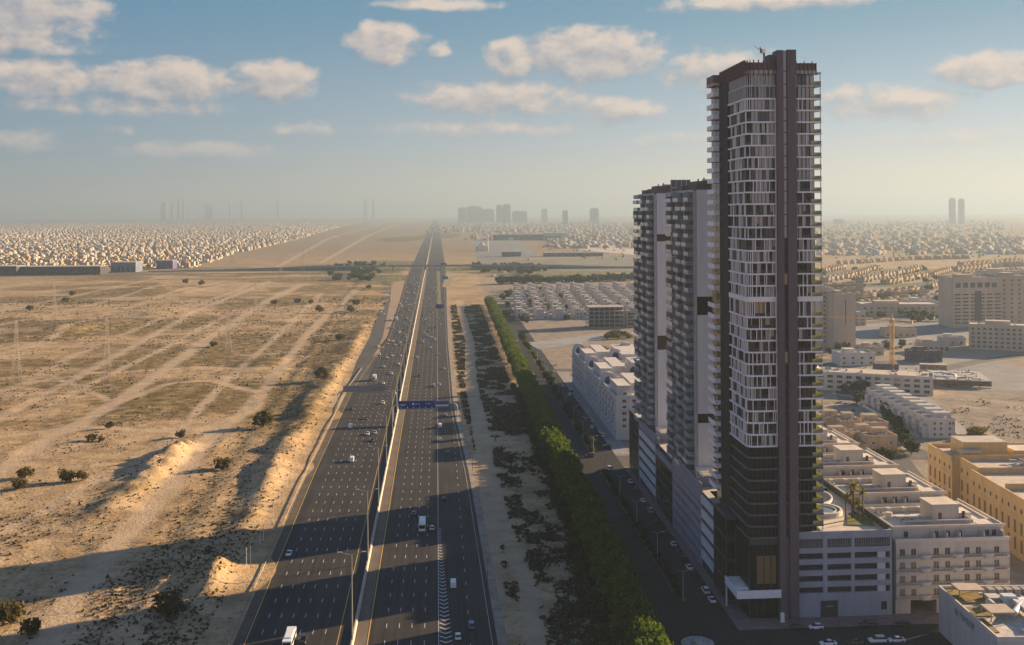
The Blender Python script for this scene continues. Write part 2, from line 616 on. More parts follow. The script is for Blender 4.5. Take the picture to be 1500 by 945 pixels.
def build_ground():
    xs = np.concatenate([-growth(900, 15000, 30, 1.09)[::-1], axis([(-900, -330, 6), (-330, 70, 2), (70, 420, 6), (420, 1500, 25)]), growth(1500, 15000, 40, 1.12)])
    ys = np.concatenate([axis([(-6000, -500, 500), (-500, 230, 60), (230, 820, 2), (820, 2600, 7)]), growth(2600, 24000, 12, 1.03)])
    X, Y = np.meshgrid(xs, ys)
    Z = ground_z(X, Y)
    V = np.stack([X.ravel(), Y.ravel(), Z.ravel()], 1)
    nx, ny = len(xs), len(ys)
    i = np.arange(nx * ny).reshape(ny, nx)
    F = np.stack([i[:-1, :-1].ravel(), i[:-1, 1:].ravel(), i[1:, 1:].ravel(), i[1:, :-1].ravel()], 1)
    q = qof(X, Y)
    R = X * CS + Y * SN
    wob = (fbm(X / 6, Y / 6, 3) - .5) * 3.0
    tr = np.zeros_like(X)
    for P, w in [(p, 3.6) for p in TR_MAIN] + [(p, 2.6) for p in TR_MID] + [(p, 1.9) for p in TR_THIN]:
        d = pline(X, Y, P)
        w = w * (1 + Y / 1600)
        tr = np.maximum(tr, 1 - sstep(d + wob, w * .6, w * 1.7))
    for P, w in ((CITY_PATH, 4.5), (STRIP_TRACK2, 3.0)):
        tr = np.maximum(tr, .8 * (1 - sstep(pline(X, Y, P) + wob, w * .5, w * 1.8)))
    desert = sstep(-q, 40, 56)
    veg = desert * sstep(fbm(X / 110, Y / 70, 4), .44, .58) * sstep(Y, 470, 640) * (1 - .8 * sstep(-q, 560, 800)) * (1 - sstep(Y, 2100, 2600))
    dr = pline(X, Y, RAIL)
    railv = np.exp(-((dr - 0) / (2.6 + Y / 500)) ** 2) * sstep(fbm(X / 9, Y / 14, 3), .30, .52)
    railv = np.maximum(railv, .8 * np.exp(-(pline(X, Y, RAIL2) / (2.2 + Y / 600)) ** 2) * sstep(fbm(X / 9 + 7, Y / 14, 3), .36, .55))
    railv = np.maximum(railv, .5 * np.exp(-((dr - 9) / 4) ** 2) * sstep(fbm(X / 7 + 3, Y / 12, 3), .45, .6))
    sw = (fbm(X / 14 + 5, Y / 18, 3) - .5) * 16
    strip = sstep(q + sw, 42, 49) * (1 - sstep(R + sw * .6, 44, 54)) * (1 - sstep(Y, 1350, 1500))
    clump = sstep(fbm(X / 8, Y / 10, 5) + .06 * sstep(Y, 480, 640) - .20 * tr, .47, .66)
    dark = np.maximum(railv * desert, strip * clump * (1 - .9 * tr))
    cityw = sstep(R, 58, 64) * (1 - sstep(Y, 1500, 2200))
    green = np.zeros_like(X)
    for (px, py, rx, ry) in ((520, 396, 120, 190), (560, 408, 60, 130), (560, 388, 130, 220), (500, 392, 120, 180), (720, 392, 130, 190), (760, 404, 70, 70), (775, 396, 150, 180), (840, 404, 150, 90), (905, 494, 30, 18), (860, 398, 300, 60),
                             (1280, 400, 300, 150), (1330, 418, 160, 50), (1250, 428, 80, 30), (640, 345, 90, 500), (590, 350, 120, 500), (660, 345, 60, 600)):
        gx, gy, _ = G(px, py)
        green = np.maximum(green, 1 - sstep(np.hypot((X - gx) / rx, (Y - gy) / ry) + .5 * (fbm(X / 40, Y / 40, 3) - .5), .7, 1.1))
    A = np.stack([tr, veg, dark, cityw], -1).reshape(-1, 4)
    B = np.stack([green, desert * (1 - sstep(Y, 900, 1800)), sstep(Y, 1800, 3500), np.ones_like(X)], -1).reshape(-1, 4)
    m = bpy.data.materials.new('desert_ground')
    m.use_nodes = True
    me = np_mesh('ground', V, F, m)
    for nm, arr in (('lay', A), ('lay2', B)):
        at = me.color_attributes.new(nm, 'FLOAT_COLOR', 'POINT')
        at.data.foreach_set('color', arr.astype(np.float32).ravel())
    me.shade_smooth()
    t = NT(m.node_tree)
    p = t.N['Principled BSDF']
    p.inputs['Roughness'].default_value = .95
    p.inputs['Specular IOR Level'].default_value = .1
    g = t.N.new('ShaderNodeNewGeometry')
    pos = g.outputs['Position']
    a1 = t.node('ShaderNodeVertexColor', layer_name='lay')
    a2 = t.node('ShaderNodeVertexColor', layer_name='lay2')
    s1 = t.N.new('ShaderNodeSeparateColor')
    t.L.new(a1.outputs[0], s1.inputs[0])
    s2 = t.N.new('ShaderNodeSeparateColor')
    t.L.new(a2.outputs[0], s2.inputs[0])
    tr_, veg_, dark_ = s1.outputs
    city_ = a1.outputs['Alpha']
    green_, near_, far_ = s2.outputs
    big = t.noise(pos, .012, 6, .6)
    midn = t.noise(pos, .12, 6, .62)
    fine = t.noise(pos, .75, 5, .65)
    sand = t.mix(t.sstep(big, .35, .65), (.42, .29, .15), (.54, .39, .225))
    sand = t.mix(t.m('MULTIPLY', t.sstep(midn, .42, .68), .55), sand, (.27, .175, .085))
    sand = t.mix(t.m('MULTIPLY', t.sstep(fine, .52, .68), .6), sand, (.22, .145, .085))
    farcol = t.mix(t.sstep(midn, .4, .65), (.26, .185, .115), (.15, .115, .075))
    blot = t.noise(t.vm('MULTIPLY', pos, (.55, 1.0, 1.0)), .055, 6, .68)
    sand = t.mix(t.m('MULTIPLY', t.sstep(blot, .50, .60), .5), sand, (.225, .15, .075))
    sand = t.mix(t.m('MULTIPLY', t.sstep(blot, .46, .38), .4), sand, (.54, .395, .235))
    speck = t.noise(pos, .42, 4, .75)
    sand = t.mix(t.m('MULTIPLY', t.sstep(speck, .57, .63), .75), sand, (.10, .072, .035))
    sand = t.mix(t.m('MULTIPLY', far_, .75), sand, farcol)
    cityc = t.mix(t.sstep(midn, .35, .65), (.20, .175, .15), (.33, .275, .215))
    sand = t.mix(t.m('MULTIPLY', city_, .8), sand, cityc)
    vm = t.m('MULTIPLY', veg_, t.sstep(t.m('ADD', t.m('MULTIPLY', midn, .6), t.m('MULTIPLY', fine, .4)), .34, .56))
    veg = t.mix(t.sstep(fine, .35, .65), (.085, .062, .016), (.165, .115, .036))
    sand = t.mix(t.m('MULTIPLY', vm, .92), sand, veg)
    gm = t.m('MULTIPLY', green_, t.sstep(midn, .3, .6))
    sand = t.mix(gm, sand, t.mix(t.sstep(fine, .4, .6), (.045, .062, .016), (.11, .12, .03)))
    track = t.mix(t.sstep(midn, .3, .7), (.52, .39, .255), (.44, .33, .21))
    sand = t.mix(t.m('MULTIPLY', tr_, .85), sand, track)
    dk = t.m('MULTIPLY', dark_, t.sstep(t.m('ADD', t.m('MULTIPLY', fine, .6), t.m('MULTIPLY', speck, .4)), .42, .58))
    sand = t.mix(t.m('MULTIPLY', dk, .85), sand, (.062, .052, .034))
    t.L.new(sand, p.inputs['Base Color'])
    b = t.N.new('ShaderNodeBump')
    b.inputs['Strength'].default_value = .55
    b.inputs['Distance'].default_value = .8
    t.L.new(t.m('ADD', fine, t.m('MULTIPLY', midn, 1.5)), b.inputs['Height'])
    t.L.new(b.outputs[0], p.inputs['Normal'])
    struct('ground', me)
    return X, Y, dark, veg, strip


GX, GY, G_DARK, G_VEG, G_STRIP = build_ground()


def gz(x, y):
    return float(ground_z(np.array([float(x)]), np.array([float(y)]))[0])


# ------------------------------------------------------------------ roads
def road_mat(name, col, warmlanes=False):
    m = mat(name, col, rough=.85, var=.16, scale=.06, spec=.25)
    return m


ASPH = mat('asphalt_highway', (.062, .054, .049), rough=.8, var=.0, spec=.3)


def lane_asphalt():
    m = ASPH
    t = NT(m.node_tree)
    p = t.N['Principled BSDF']
    g = t.N.new('ShaderNodeNewGeometry')
    sp = t.N.new('ShaderNodeSeparateXYZ')
    t.L.new(g.outputs['Position'], sp.inputs[0])
    q = t.m('ADD', sp.outputs[0], t.m('MULTIPLY', sp.outputs[1], .0735))
    v = t.xyz(q, t.m('MULTIPLY', sp.outputs[1], .012), 0.0)
    n1 = t.noise(v, .9, 4, .6)                 # tyre lanes run along the road
    n2 = t.noise(g.outputs['Position'], .05, 5, .6)
    n3 = t.noise(g.outputs['Position'], 2.0, 3, .6)
    f = t.m('ADD', t.m('MULTIPLY', n1, .5), t.m('ADD', t.m('MULTIPLY', n2, .35), t.m('MULTIPLY', n3, .15)))
    c = t.mix(t.sstep(f, .36, .64), (.0175, .0155, .0145), (.048, .0405, .0345))
    t.L.new(c, p.inputs['Base Color'])


lane_asphalt()
ASPH2 = mat('asphalt_street', (.020, .0185, .020), rough=.85, var=.2, scale=.08)
SHOULDER = mat('asphalt_shoulder', (.11, .085, .06), rough=.9, var=.2, scale=.1)
CONC = mat('concrete_pale', (.46, .41, .35), rough=.9, var=.12, scale=.3)
PAVER = mat('red_pavers', (.20, .135, .125), rough=.9, var=.18, scale=.4)
KERB = mat('kerb_concrete', (.40, .37, .33), rough=.9, var=.1)
LINEW = mat('road_paint_white', (.55, .53, .50), rough=.7, var=.1)
LINEY = mat('road_paint_yellow', (.62, .40, .08), rough=.7, var=.1)


def tab(T, y):
    return float(np.interp(y, [a for a, _ in T], [b for _, b in T]))


YS = [100, 200] + list(range(240, 2000, 40)) + list(range(2000, 4000, 100)) + [4500, 5000, 6000, 7000, 8500, 10000, 12000, 15000, 20000]


def band(name, e0, e1, z, m, y0=100, y1=20000, f=hw):
    b = MB()
    ys = sorted(set([y0] + [y for y in YS if y0 < y < y1] + [y1]))
    for a, c in zip(ys[:-1], ys[1:]):
        p = [e0(a), e1(a), e1(c), e0(c)]
        b.quad(f(p[0], a, z), f(p[1], a, z), f(p[2], c, z), f(p[3], c, z))
    return b.mesh(name, m)


LE = [(100, -32.5), (240, -32.5), (470, -36), (700, -36.5), (800, -33), (990, -24.5), (1400, -27), (1800, -32), (20000, -32)]
RE = [(100, 42), (240, 42), (465, 39.5), (627, 34.8), (958, 34.8), (1500, 38), (2200, 43), (20000, 43)]
struct('highway_west', band('highway_west', lambda y: tab(LE, y), lambda y: -.6, .05, ASPH))
struct('highway_east', band('highway_east', lambda y: .6, lambda y: tab(RE, y), .05, ASPH))
struct('hard_shoulder', band('hard_shoulder', lambda y: tab(LE, y) - .2, lambda y: tab(LE, y) + 2.6, .056, SHOULDER, 100, 800))
struct('inner_shoulder', band('inner_shoulder', lambda y: .75, lambda y: 3.9, .056, mat('asphalt_inner', (.16, .125, .09), rough=.9, var=.15, scale=.1), 100, 5000))
SL = [(690, -31), (830, -35), (990, -35), (1400, -46), (1700, -57.7), (1850, -74), (1950, -110), (2010, -170), (2040, -260), (2050, -420)]


def ribbon(name, pts, w, z, m, zs=None):
    b = MB()
    n = len(pts)
    L, Rr = [], []
    for i in range(n):
        a = pts[max(0, i - 1)]
        c = pts[min(n - 1, i + 1)]
        d = Vector((c[0] - a[0], c[1] - a[1])).normalized()
        nx, ny = -d.y, d.x
        ww = (w if not isinstance(w, (list, tuple)) else w[i]) / 2
        zz = z if zs is None else zs[i]
        L.append((pts[i][0] + nx * ww, pts[i][1] + ny * ww, zz))
        Rr.append((pts[i][0] - nx * ww, pts[i][1] - ny * ww, zz))
    for i in range(n - 1):
        b.quad(Rr[i], Rr[i + 1], L[i + 1], L[i])
    return b.mesh(name, m)


struct('slip_road', ribbon('slip_road', [hw(q, y)[:2] for y, q in SL], 12.5, .058, mat('asphalt_slip', (.075, .07, .064), rough=.9, var=.15, scale=.06)))
struct('verge', band('verge', lambda y: tab([(900, -26), (990, -28.4), (1400, -38), (1800, -48)], y), lambda y: tab(LE, y) + .0, .065, mat('verge_sand', (.33, .22, .15), rough=.95, var=.15), 860, 1780))
struct('verge_strip', band('verge_strip', lambda y: 25.2, lambda y: 29.6, .065, mat('verge_grass', (.17, .15, .07), rough=.95, var=.3), 1345, 2100))
# dusty strips where sand drifts on to the edge of the carriageway
struct('sand_edge', band('sand_edge', lambda y: tab(RE, y) - .6, lambda y: tab(RE, y) + 2.2, .07, mat('sand_drift', (.30, .24, .18), rough=.95, var=.25, scale=.2), 100, 1400))

mk = MB()
my = MB()


def dash(b, q, y0, y1, w=.2, z=.064):
    b.quad(hw(q - w / 2, y0, z), hw(q + w / 2, y0, z), hw(q + w / 2, y1, z), hw(q - w / 2, y1, z))


y = 246.0
while y < 1500:
    wd = .17 + .12 * (y / 1500)
    for k in range(1, 7):
        q = -4.6 - 3.65 * k
        if q > tab(LE, y) + 2:
            dash(mk, q, y, y + 3.2, wd)
    for k in range(1, 5):
        dash(mk, 5.4 + 3.72 * k, y + 4, y + 7.2, wd)
    if y < 640:
        dash(mk, 33.2, y + 2, y + 5, wd)
    y += 12.0
y = 240
while y < 2200:
    y1 = y + 40
    dash(my, -4.2, y, y1, .22)
    dash(my, 4.3, y, y1, .3, .07)
    a, c = tab(LE, y) + 2.9, tab(LE, y1) + 2.9
    my.quad(hw(a, y, .064), hw(a + .25, y, .064), hw(c + .25, y1, .064), hw(c, y1, .064))
    dash(mk, 24.3, y, y1, .18)
    a, c = tab(RE, y) - 2.2, tab(RE, y1) - 2.2
    mk.quad(hw(a, y, .064), hw(a + .15, y, .064), hw(c + .15, y1, .064), hw(c, y1, .064))
    y = y1
# chevrons in the gore before the exit lane
y = 250.0
while y < 392:
    e = 24.6 + 3.5 * min(1, max(.25, (400 - y) / 110))
    c = (24.6 + e) / 2
    mk.quad(hw(24.6, y + 1.4, .067), hw(c, y, .067), hw(c, y + .75, .067), hw(24.6, y + 2.15, .067))
    mk.quad(hw(c, y, .067), hw(e, y + 1.4, .067), hw(e, y + 2.15, .067), hw(c, y + .75, .067))
    y += 3.1
struct('lane_marking', mk.mesh('lane_marking', LINEW))
struct('edge_line', my.mesh('edge_line', LINEY))

# city streets
def cq(name, r0, r1, l0, l1, z, m):
    b = MB()
    b.quad(city(r0, l0, z), city(r1, l0, z), city(r1, l1, z), city(r0, l1, z))
    return struct(name, b.mesh(name, m))


def cbox(name, r0, r1, l0, l1, z1, m, z0=-.3):
    b = MB()
    b.box(r0, r1, l0, l1, z0, z1)
    return struct(name, b.mesh(name, m), (0, 0, 0), CITY)


cq('street', 62.2, 84.0, 150, 1340, .02, ASPH2)
cbox('pavement_west', 59.2, 62.2, 150, 1340, .13, CONC)
cbox('pavement_east', 84.0, 89.6, 290, 478, .13, PAVER)
cbox('pavement_north', 84.0, 92, 503, 760, .13, mat('grey_pavers', (.27, .25, .235), rough=.9, var=.15, scale=.4))
cbox('street_median', 71.6, 74.4, 312, 470, .15, mat('median_soil', (.10, .085, .06), rough=.95, var=.3, scale=.3))
cbox('street_median_north', 71.6, 74.4, 505, 1000, .15, mat('median_soil', (.10, .085, .06)))
cq('cross_street', 84.05, 215, 274, 290, .024, ASPH2)
cq('parking_lane', 84.05, 215, 268, 274, .024, mat('asphalt_lot', (.13, .112, .10), rough=.9, var=.2, scale=.2))
cbox('forecourt', 84.0, 205, 290.0, 297.6, .125, PAVER)
cq('cross_street_north', 84.05, 240, 480, 501, .028, mat('asphalt_pale', (.105, .098, .092), rough=.9, var=.2, scale=.1))
cq('cross_street_far', 84.05, 300, 770, 782, .028, mat('asphalt_pale', (.105, .098, .092)))
cq('alley', 169.5, 178, 290, 480, .022, mat('alley_ground', (.24, .19, .15), rough=.95, var=.2, scale=.2))
struct('side_street', ribbon('side_street', [(172, 430), (179, 473), (213, 640), (232, 735), (250, 830)], 16, .03, mat('asphalt_side', (.085, .078, .074), rough=.9, var=.18, scale=.1)))
struct('back_street', ribbon('back_street', [(205, 481), (290, 497), (420, 520)], 14, .034, mat('asphalt_pale', (.105, .098, .092))))
struct('district_road', ribbon('district_road', [G(1205, 480)[:2], G(1300, 470)[:2], G(1395, 452)[:2], G(1500, 446)[:2]], 16, .05, mat('asphalt_pale', (.105, .098, .092))))
struct('district_lane', ribbon('district_lane', [G(1395, 430)[:2], G(1300, 433)[:2], G(1205, 437)[:2]], 14, .05, mat('asphalt_pale', (.105, .098, .092))))
struct('lot_road', ribbon('lot_road', [G(1500, 520)[:2], G(1440, 528)[:2], G(1290, 560)[:2]], 13, .052, mat('asphalt_pale', (.105, .098, .092))))
struct('lot_track', ribbon('lot_track', [(240, 545), (252, 600), (262, 655)], 7, .9, mat('grey_pavers', (.27, .25, .235))))


def poly_px(name, pts, z, m):
    b = MB()
    n = len(pts)
    b.v = [(G(x, y)[0], G(x, y)[1], z) for x, y in pts]
    b.f = [tuple(range(n))[::-1]]
    b.m = [0]
    return struct(name, b.mesh(name, m))


LOT = mat('lot_gravel', (.22, .205, .19), rough=.95, var=.15, scale=.05)
poly_px('gravel_lot', [(1255, 500), (1420, 478), (1420, 496), (1290, 515), (1255, 510)], .04, LOT)
poly_px('vacant_lot', [(1300, 530), (1420, 520), (1560, 556), (1560, 578), (1430, 572), (1300, 552)], .045, LOT)
poly_px('vacant_lot_far', [(1250, 478), (1390, 462), (1392, 480), (1255, 500)], .042, mat('lot_far', (.20, .195, .185), rough=.95, var=.15, scale=.03))
poly_px('pale_flat', [(820, 353), (945, 350), (945, 375), (850, 366)], .06, mat('salt_flat', (.48, .42, .35), rough=.95, var=.06, scale=.01))
poly_px('works_yard', [(770, 502), (905, 486), (945, 486), (945, 490), (900, 494), (790, 512)], .04, mat('yard_dust', (.27, .27, .26), rough=.95, var=.15, scale=.05))
poly_px('depot_yard', [(690, 350), (760, 350), (790, 376), (700, 384)], .06, mat('yard_grey', (.17, .165, .16), rough=.95, var=.3, scale=.03))
poly_px('open_plain', [(690, 384), (930, 374), (1000, 384), (1000, 396), (800, 398)], .05, mat('plain_dust', (.185, .165, .125), rough=.95, var=.25, scale=.02))
struct('desert_road', ribbon('desert_road', [(-2200, 1945), (-1000, 2010), (-420, 2065)], 26, .3, mat('asphalt_pale', (.105, .098, .092))))
struct('ramp_road', ribbon('ramp_road', [hw(q, y)[:2] for q, y in ((38, 1650), (44, 1850), (62, 1930), (120, 1985), (260, 2030), (520, 2040), (900, 1990))], 12, .075, mat('ramp_sand', (.26, .205, .145), rough=.95, var=.15, scale=.05)))

# ------------------------------------------------------------------ towers on the podium street
WHITE_METAL = mat('white_metal', (.80, .78, .78), rough=.5, var=.05, spec=.4)
DARK_METAL = mat('dark_metal', (.045, .042, .045), rough=.45, var=.1, spec=.5)
PURPLE = mat('plum_cladding', (.115, .085, .10), rough=.6, var=.10, scale=.15, streak=True)
BROWN = mat('bronze_screen', (.15, .10, .088), rough=.6, var=.12)
CORE = mat('dark_core', (.02, .02, .022), rough=.6, var=0)
GREY_PANEL = mat('grey_panel', (.60, .60, .62), rough=.55, var=.05, scale=.25, streak=True)
GREY_SLAB = mat('grey_slab', (.44, .435, .43), rough=.75, var=.08)
ROOF = mat('roof_screed', (.46, .41, .35), rough=.9, var=.14, scale=.25)


def glass(name, col, rough=.06, spec=.9, ior=1.6):
    m = mat(name, col, rough=rough, var=0, spec=spec)
    m.node_tree.nodes['Principled BSDF'].inputs['IOR'].default_value = ior
    return m


GL_DARK = glass('window_glass_dark', (.008, .008, .010), .05, .4, 1.45)
GL_BASE = glass('base_glass', (.010, .009, .011), .35, .15, 1.4)
GL_MID = glass('window_glass_mid', (.05, .05, .054), .08, .6, 1.5)
GL_CURT = glass('window_glass_curtained', (.36, .34, .335), .18, .7, 1.55)
GL_WARM = glass('window_glass_warm_glint', (.38, .28, .17), .2, .6, 1.5)  # warm reflection of sunlit sand put into the pane colour
GL_GREEN = glass('balustrade_glass', (.22, .25, .17), .12, .8, 1.5)
GL_GREY = glass('balcony_glass', (.30, .335, .33), .15, .8, 1.5)
GL_PALE = glass('balcony_glass_pale', (.36, .38, .37), .15, .8, 1.5)


def balustrade_glass():
    m = GL_GREEN
    t = NT(m.node_tree)
    tr = t.N.new('ShaderNodeBsdfTranslucent')
    tr.inputs[0].default_value = (.55, .55, .28, 1)
    mx = t.N.new('ShaderNodeMixShader')
    mx.inputs[0].default_value = .4
    t.L.new(t.N['Principled BSDF'].outputs[0], mx.inputs[1])
    t.L.new(tr.outputs[0], mx.inputs[2])
    t.L.new(mx.outputs[0], t.N['Material Output'].inputs[0])


balustrade_glass()


def near_tower():
    rnd = random.Random(3)
    root = thing('skyscraper', 'tallest tower, white gridded floors with a plum full-height fin and bronze roof screen', 'tower', city(89.3, 297.7), CITY)
    Z = [24 + 3.4 * i for i in range(9)]
    Z += [51.2 + 3.48 * j for j in range(1, 12)]
    Z.append(95.3)
    Z += [95.3 + 3.465 * j for j in range(1, 18)]
    Z += [Z[-1] + 3.85, Z[-1] + 7.7]
    n = len(Z)
    W, Dp = 22.0, 38.0
    b = MB()
    b.box(1.0, 21.0, 1.0, 37.0, 0, Z[-1] + .4, 0, 1)
    part('core_wall', b, [CORE, ROOF], root)
    # fin
    b = MB()
    b.box(9.05, 10.9, -1.5, 3, 0, 168.2)
    b.box(12.0, 14.7, -1.8, 4, 0, 168.3)
    b.box(10.9, 12.0, -1.0, 3, 0, 168.1)
    b.box(7.4, 9.05, .9, 5, Z[-1], 167.2)
    fin = part('fin', b, PURPLE, root)
    for i in range(n):
        z0, z1 = Z[i] + .25, (Z[i + 1] - .1 if i + 1 < n else 168.0)
        lit = z0 > 118 or rnd.random() < .22
        b = MB()
        b.box(11.02, 11.88, -1.08, -.95, z0, z1)
        part('slot_window', b, GL_CURT if z0 > 112 else (GL_WARM if lit and z0 > 45 else GL_DARK), fin)  # warm panes carry a painted-in reflection

    def outline(o, y1=19.0):
        r = 1.7 - o
        pts = [(o, y1)]
        for k in range(5):
            a = math.pi + (math.pi / 2) * k / 4
            pts.append((1.7 + r * math.cos(a), 1.7 + r * math.sin(a)))
        pts.append((9.05, o))
        return pts

    # floor slabs
    for i, z in enumerate(Z):
        h = .46 if i not in (20,) else 1.5
        white = 8 <= i <= n - 3
        m = WHITE_METAL if white else (mat('base_slab', (.13, .12, .125), rough=.6, var=.1) if i < 8 else GREY_SLAB)
        po = outline(-.12 if white else .0)
        b = MB()
        inner = outline(1.4)
        for k in range(len(po) - 1):
            a, c, d, e = po[k], po[k + 1], inner[k + 1], inner[k]
            b.quad((a[0], a[1], z - h), (c[0], c[1], z - h), (c[0], c[1], z), (a[0], a[1], z))
            b.quad((a[0], a[1], z), (c[0], c[1], z), (d[0], d[1], z), (e[0], e[1], z))
            b.quad((e[0], e[1], z - h), (d[0], d[1], z - h), (c[0], c[1], z - h), (a[0], a[1], z - h))
        part('floor_slab', b, m, root)
        b = MB()
        b.box(14.7, 22.9 if i > 0 else 21.5, -.12 if white else 0, 2.4, z - h, z)
        part('floor_slab', b, m, root)
    # glazing per floor: a ribbon for the long bay, one for the short bay
    for i in range(n - 1):
        z0, z1 = Z[i], Z[i + 1] - (.46 if i + 1 != 20 else 1.5)
        white = 8 <= i < n - 3 + 0
        top = i >= n - 3
        zc = (z0 + z1) / 2
        pcurt = .80 if zc > 128 else (.5 if zc > 105 else (.14 if zc > 51 else .02))

        def pick():
            r = rnd.random()
            if r < pcurt:
                return 2
            if r < pcurt + .22:
                return 1
            if 80 < zc < 128 and r > .965:
                return 3
            return 0
        path = outline(.62)
        segs = []
        for a, c in zip(path[:-1], path[1:]):
            L = math.hypot(c[0] - a[0], c[1] - a[1])
            cuts, x = [0.0], 0.0
            while x < L - .3:
                x = min(L, x + (rnd.choice((1.15, 1.15, 1.0, .42)) if zc > 105 else rnd.choice((1.25, 1.25, 1.5, .6))))
                cuts.append(x)
            if cuts[-1] < L:
                cuts[-1] = L
            for p0, p1 in zip(cuts[:-1], cuts[1:]):
                segs.append(((a[0] + (c[0] - a[0]) * p0 / L, a[1] + (c[1] - a[1]) * p0 / L), (a[0] + (c[0] - a[0]) * p1 / L, a[1] + (c[1] - a[1]) * p1 / L)))
        b, fr = MB(), MB()
        last = 0
        for j, (a, c) in enumerate(segs):
            mi = pick()
            if zc > 105:
                mi = 0 if math.hypot(c[0] - a[0], c[1] - a[1]) < .5 else (mi if mi != 0 or rnd.random() < .3 else 2)
            if 78 < zc < 126 and rnd.random() < .05:
                mi = 3  # scattered warm glints, painted as pane colour
            b.quad((a[0], a[1], z0), (c[0], c[1], z0), (c[0], c[1], z0 + .95), (a[0], a[1], z0 + .95), 1 if mi != 2 else 2)
            b.quad((a[0], a[1], z0 + .95), (c[0], c[1], z0 + .95), (c[0], c[1], z1), (a[0], a[1], z1), mi)
            if j == 0:
                continue
            big = white and rnd.random() < (.5 if zc < 108 else .2)
            dx, dy = c[0] - a[0], c[1] - a[1]
            L = math.hypot(dx, dy)
            nx, ny = dy / L, -dx / L
            cx, cy = a[0] + nx * .32, a[1] + ny * .32
            ang = math.atan2(dy, dx)
            if big:
                fr.obox((a[0] + nx * .45, a[1] + ny * .45, (z0 + z1) / 2), (.09, .2, (z1 - z0) / 2), ang, 0)
            elif top:
                fr.obox((a[0] + nx * .45, a[1] + ny * .45, (z0 + z1) / 2), (.09, .14, (z1 - z0) / 2), ang, 3)
            else:
                fr.obox((a[0] + nx * .08, a[1] + ny * .08, (z0 + z1) / 2), (.05, .08, (z1 - z0) / 2), ang, 1)
        if white:
            fr.box(8.85, 9.04, -.1, .7, z0, z1, 0)
        w = part('window', b, [GL_DARK, GL_MID, GL_CURT, GL_WARM] if i >= 8 else [GL_BASE, GL_BASE, GL_MID, GL_WARM], root)
        part('frame', fr, [WHITE_METAL, DARK_METAL, BROWN, GREY_SLAB], w)
        b, fr = MB(), MB()
        xs = [14.7 + 6.0 * k / 5 for k in range(6)]
        for j in range(5):
            mi = pick()
            b.quad((xs[j], .62, z0), (xs[j + 1], .62, z0), (xs[j + 1], .62, z0 + .95), (xs[j], .62, z0 + .95), 1 if mi != 2 else 2)
            b.quad((xs[j], .62, z0 + .95), (xs[j + 1], .62, z0 + .95), (xs[j + 1], .62, z1), (xs[j], .62, z1), mi)
            if j:
                if white and rnd.random() < (.55 if zc < 108 else .25):
                    fr.box(xs[j] - .1, xs[j] + .1, -.08, .64, z0, z1, 0)
                else:
                    fr.box(xs[j] - .06, xs[j] + .06, .3, .63, z0, z1, 2 if top else 1)
        b.quad((20.7, .62, z0), (20.7, 36, z0), (20.7, 36, z1), (20.7, .62, z1), 0)
        fr.box(14.72, 14.9, -.1, .62, z0, z1, 0 if white else 1)
        w = part('window', b, [GL_DARK, GL_MID, GL_CURT, GL_WARM] if i >= 8 else [GL_BASE, GL_BASE, GL_MID, GL_WARM], root)
        part('frame', fr, [WHITE_METAL, DARK_METAL, BROWN], w)
    # balconies of the sunny end: slab lip and glass balustrade
    for i in range(n - 1):
        z = Z[i]
        b = MB()
        b.box(20.9, 22.9, 2.4, 30, z - .3, z, 0)
        b.box(22.78, 22.84, .1, 30, z + .02, z + 1.15, 1)
        b.box(19.6, 22.78, .02, .08, z + .02, z + 1.15, 1)
        b.box(22.6, 22.78, .3, .5, z, Z[i + 1] - .3, 2)
        part('balcony', b, [GREY_SLAB if i > 7 else DARK_METAL, GL_GREEN, GREY_SLAB], root)
    # fluted dark strip between the gridded side and the rear balconies
    b = MB()
    b.box(.5, 1.0, 19, 28.5, 24, Z[-1], 1)
    for k in range(9):
        y = 19.3 + k * 1.12
        b.box(-.25, .5, y, y + .34, 24 if k else 20, Z[-1] + .2, 0)
    for z in Z:
        b.box(.1, .5, 19, 28.5, z - .5, z - .05, 2)
    part('fluted_strip', b, [DARK_METAL, GL_DARK, DARK_METAL], root)
    for i in range(n - 1):
        z = Z[i] + .2
        if z < 28:
            continue
        b = MB()
        y0 = 28.5 + (.0 if i % 2 else .35)
        b.box(-2.1, 1.0, y0, 37, z - .32, z, 0)
        b.box(-2.1, -1.92, y0, 37, z, z + 1.15, 0)
        b.box(-1.92, 1.0, y0, y0 + .16, z, z + 1.15, 0)
        b.box(-.6, -.45, 31.5, 36.8, z + 1.15, Z[i + 1] - .12, 1)
        part('balcony', b, [WHITE_METAL, GL_MID], root)
    b = MB()
    for k in range(8):
        b.quad((.98, 28.5, 24), (.98, 28.5, 24), (.98, 28.5, 24), (.98, 28.5, 24)) if False else None
    b.quad((.9, 38, 24), (.9, 28.5, 24), (.9, 28.5, Z[-1]), (.9, 38, Z[-1]))
    part('side_glazing', b, GL_DARK, root)
    # roof screen of bronze fins
    b = MB()
    zt = Z[-1]
    po = outline(.25, 28.4) + []
    for a, c in zip(po[:-1], po[1:]):
        L = math.hypot(c[0] - a[0], c[1] - a[1])
        nx, ny = (c[1] - a[1]) / L, -(c[0] - a[0]) / L
        b.quad((a[0], a[1], zt + .45), (c[0], c[1], zt + .45), (c[0], c[1], zt + 2.9), (a[0], a[1], zt + 2.9), 0)
        b.quad((a[0] + nx * .3, a[1] + ny * .3, zt), (c[0] + nx * .3, c[1] + ny * .3, zt), (c[0] + nx * .3, c[1] + ny * .3, zt + .5), (a[0] + nx * .3, a[1] + ny * .3, zt + .5), 1)
        k = max(1, int(L / 1.45))
